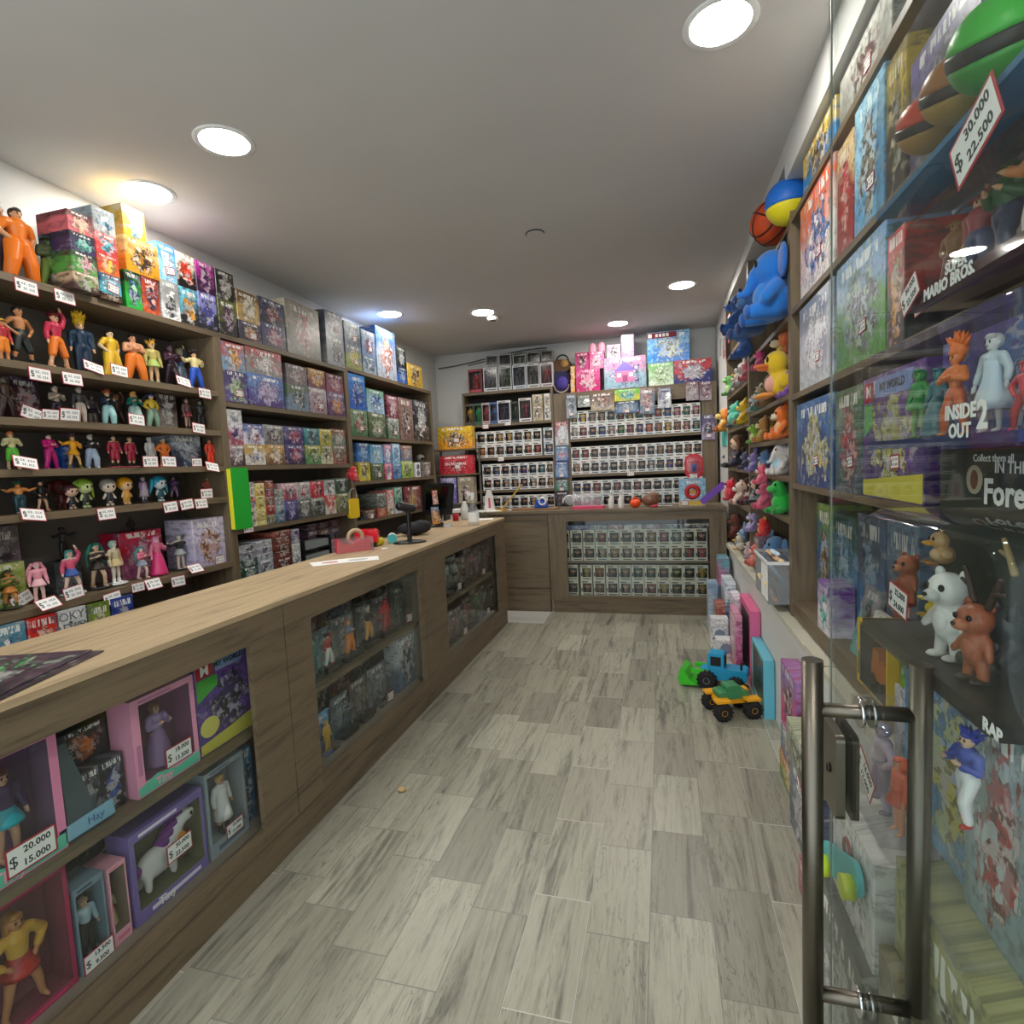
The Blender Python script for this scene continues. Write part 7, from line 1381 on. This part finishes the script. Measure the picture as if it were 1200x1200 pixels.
x=sx(596,5.6,1.1); r=empty('wooden_ruler',(x-.09,5.60,ZK)); b=MB(); b.box(-.19,.19,-.02,.02,-.005,.005); add('blade',b.mesh('blade',[plain('yellow_wood','d8a830',.5)]),r,(.12,0,.13),rot=(0,-.83,0)); b=MB(); b.box(-.045,.06,-.03,.03,0,.012); add('base',b.mesh('base',[plain('yellow_wood2','c89828',.5)]),r); tag(r,'yellow lever arm tilted up on the back counter','tool')
x=sx(634,5.62,1.08); r=empty('tape_dispenser',(x,5.64,ZK+.0165)); b=MB(); b.ell((0,0,.05),(.07,.045,.05)); b.box(-.07,.07,-.035,.035,0,.03); add('dispenser_body',fuse(b,.006,[plain('dispenser_blue','1848b0',.35)],'dispenser_body'),r); b=MB(); b.torus((0,0,.06),.035,.012,1,18,8); add('tape_roll',b.mesh('tape_roll',[plain('tape_white','d0d4d8',.4)]),r,(.02,-.035,.01)); tag(r,'blue tape dispenser with white roll on the back counter','tape dispenser')
b=MB(); b.box(-.24,.24,-.1,.1,0,.015); q=add('cutting_board',b.mesh('cutting_board',[plain('board_wood','8a6a48',.6)]),None,(sx(628,5.64,1.05),5.64,ZK),0); tag(q,'flat wooden board under the blue tape dispenser','board')
x=sx(683,5.6,1.1); r=empty('plastic_bag',(x,5.66,ZK+.03)); b=MB()
for i in range(14): b.ell((-.14+.022*i,.02*math.sin(i*2.1),.05+.02*math.sin(i*1.3)),(.06,.05,.05+.012*math.sin(i*3.7)),0,10,7)
add('film',fuse(b,.012,[make_clear('bag_film',(.9,.93,.96),1,.15,.3)],'film'),r); b=MB(); b.torus((-.14,0,.0),.075,.007,1,20,6,0,.3,PI); add('strap',b.mesh('strap',[WHITE]),r,(0,0,.03)); tag(r,'crumpled clear plastic bag on the back counter','plastic bag')
b=MB(); b.rbox(-.16,.16,-.06,.06,0,.028,.02,0,3,2); q=add('tray',b.mesh('tray',[plain('pink_tray','d84870',.5)]),None,(sx(690,5.57,1.05),5.56,ZK)); tag(q,'pink tray in front of the clear plastic bag','tray')
for i,u in enumerate((716,727.5)): bottle('glue_bottle',sx(u,5.52,1.1),5.52,ZK,.98,plain('glue_white','e4e0dc',.35),WHITE,('left','right')[i]+' white glue bottle of the pair on the back counter')
x=sx(744.5,5.55,1.08); r=empty('orange_pot',(x,5.55,ZK)); b=MB(); b.ell((0,0,.045),(.055,.05,.045),0,16,10); add('pot_body',b.mesh('pot_body',[plain('pot_orange','f05018',.4)]),r); b=MB(); b.cone((0,0,.085),(0,0,.105),.025,.02,12); add('pot_lid',b.mesh('pot_lid',[plain('lid_orange','d84010',.4)]),r); tag(r,'round bright orange pot right of the glue bottles','pot')
x=sx(762,5.6,1.1); r=empty('toy_bag',(x,5.66,ZK)); b=MB(); b.ell((0,0,.06),(.09,.05,.06)); b.ell((.03,0,.1),(.06,.04,.04)); add('contents',fuse(b,.009,[plain('brown_toys','7a5034',.6)],'contents'),r); b=MB(); b.ell((0,-.02,.08),(.115,.07,.08),0,12,8); add('film',b.mesh('film',[CLEAR]),r); tag(r,'clear bag of brown pieces right of the orange pot','bag')
x=sx(772,5.52,1.06); r=empty('scissors',(x,5.52,ZK)); b=MB(); b.torus((-.05,0,.012),.03,.008,2,18,6); b.torus((-.03,.055,.012),.03,.008,2,18,6); add('handles',b.mesh('handles',[plain('handle_rose','b82848',.4)]),r); b=MB(); b.box(-.02,.13,-.006,.006,.008,.013,rot=.3); b.box(-.02,.13,-.006,.006,.014,.018,rot=-.15); add('blades',b.mesh('blades',[CHROME]),r); tag(r,'pair of scissors with rose handles on the back counter','scissors')
a,b_=sx(796,5.56,1.1),sx(827.5,5.56,1.1); w=b_-a; h=sz(561,(a+b_)/2,5.56)-ZK; q=carton('board_game',w,.07,h,((a+b_)/2,5.60,ZK),0,'a8d8f0 88b8d8 d8ecf4'.split(),.5); b=MB(); b.torus((0,-.036,h*.52),w*.22,w*.085,1,24,6); b.ell((0,-.036,h*.52),(w*.12,.003,w*.09),1); b.box(-w*.48,w*.48,-.0362,-.035,.005,h*.2,2); add('printed_wheel',b.mesh('printed_wheel',[plain('wheel_red','b82028',.5),plain('wheel_gold','d8a840',.5),plain('base_yellow','e8c050',.5)]),q); sticker(q,-w*.3,h*.12,-.037,0,1.6); tag(q,'sky-blue game box with red wheel picture at right of back counter','board game')
x=(a+b_)/2+.02; r=empty('figure_card',(x,5.60,ZK+h+.0008)); b=MB(); b.rbox(-.085,.085,-.004,.004,0,.235,.07,0,6,1); add('backing_card',b.mesh('backing_card',[plain('card_red','d01830',.5)]),r); f=figure((0,-.035,.06),.14,0,'armsout','capped','trousers','d8a078','c02030','c02838','203888','5a3820',root=r,bulk=1.4); f.name='packed_figure'; b=MB(); b.rbox(-.07,.07,-.06,-.0045,.045,.215,.05,0,6,1); add('bubble',b.mesh('bubble',[CLEAR]),r); bigtag(r,-.01,-.063,.025,'15.000','11.000',.075); tag(r,'red rounded card pack with red and navy figure on the sky-blue game box','blister pack')
# ---------------------------------------------------------------- check of the labels
import collections,re
cnt=collections.Counter(o['label'] for o in REG)
for k,v in cnt.items():
    if v>1: print('DUP',v,k)
for o in REG:
    n=len(re.split(r'[\s\-]+',o['label'].strip()))
    if n>16: print('LONG',n,o['label'])
for o in S.objects:
    if o.parent is None and 'label' not in o and o.get('kind')!='structure' and o.type!='CAMERA': print('NOLABEL',o.name)
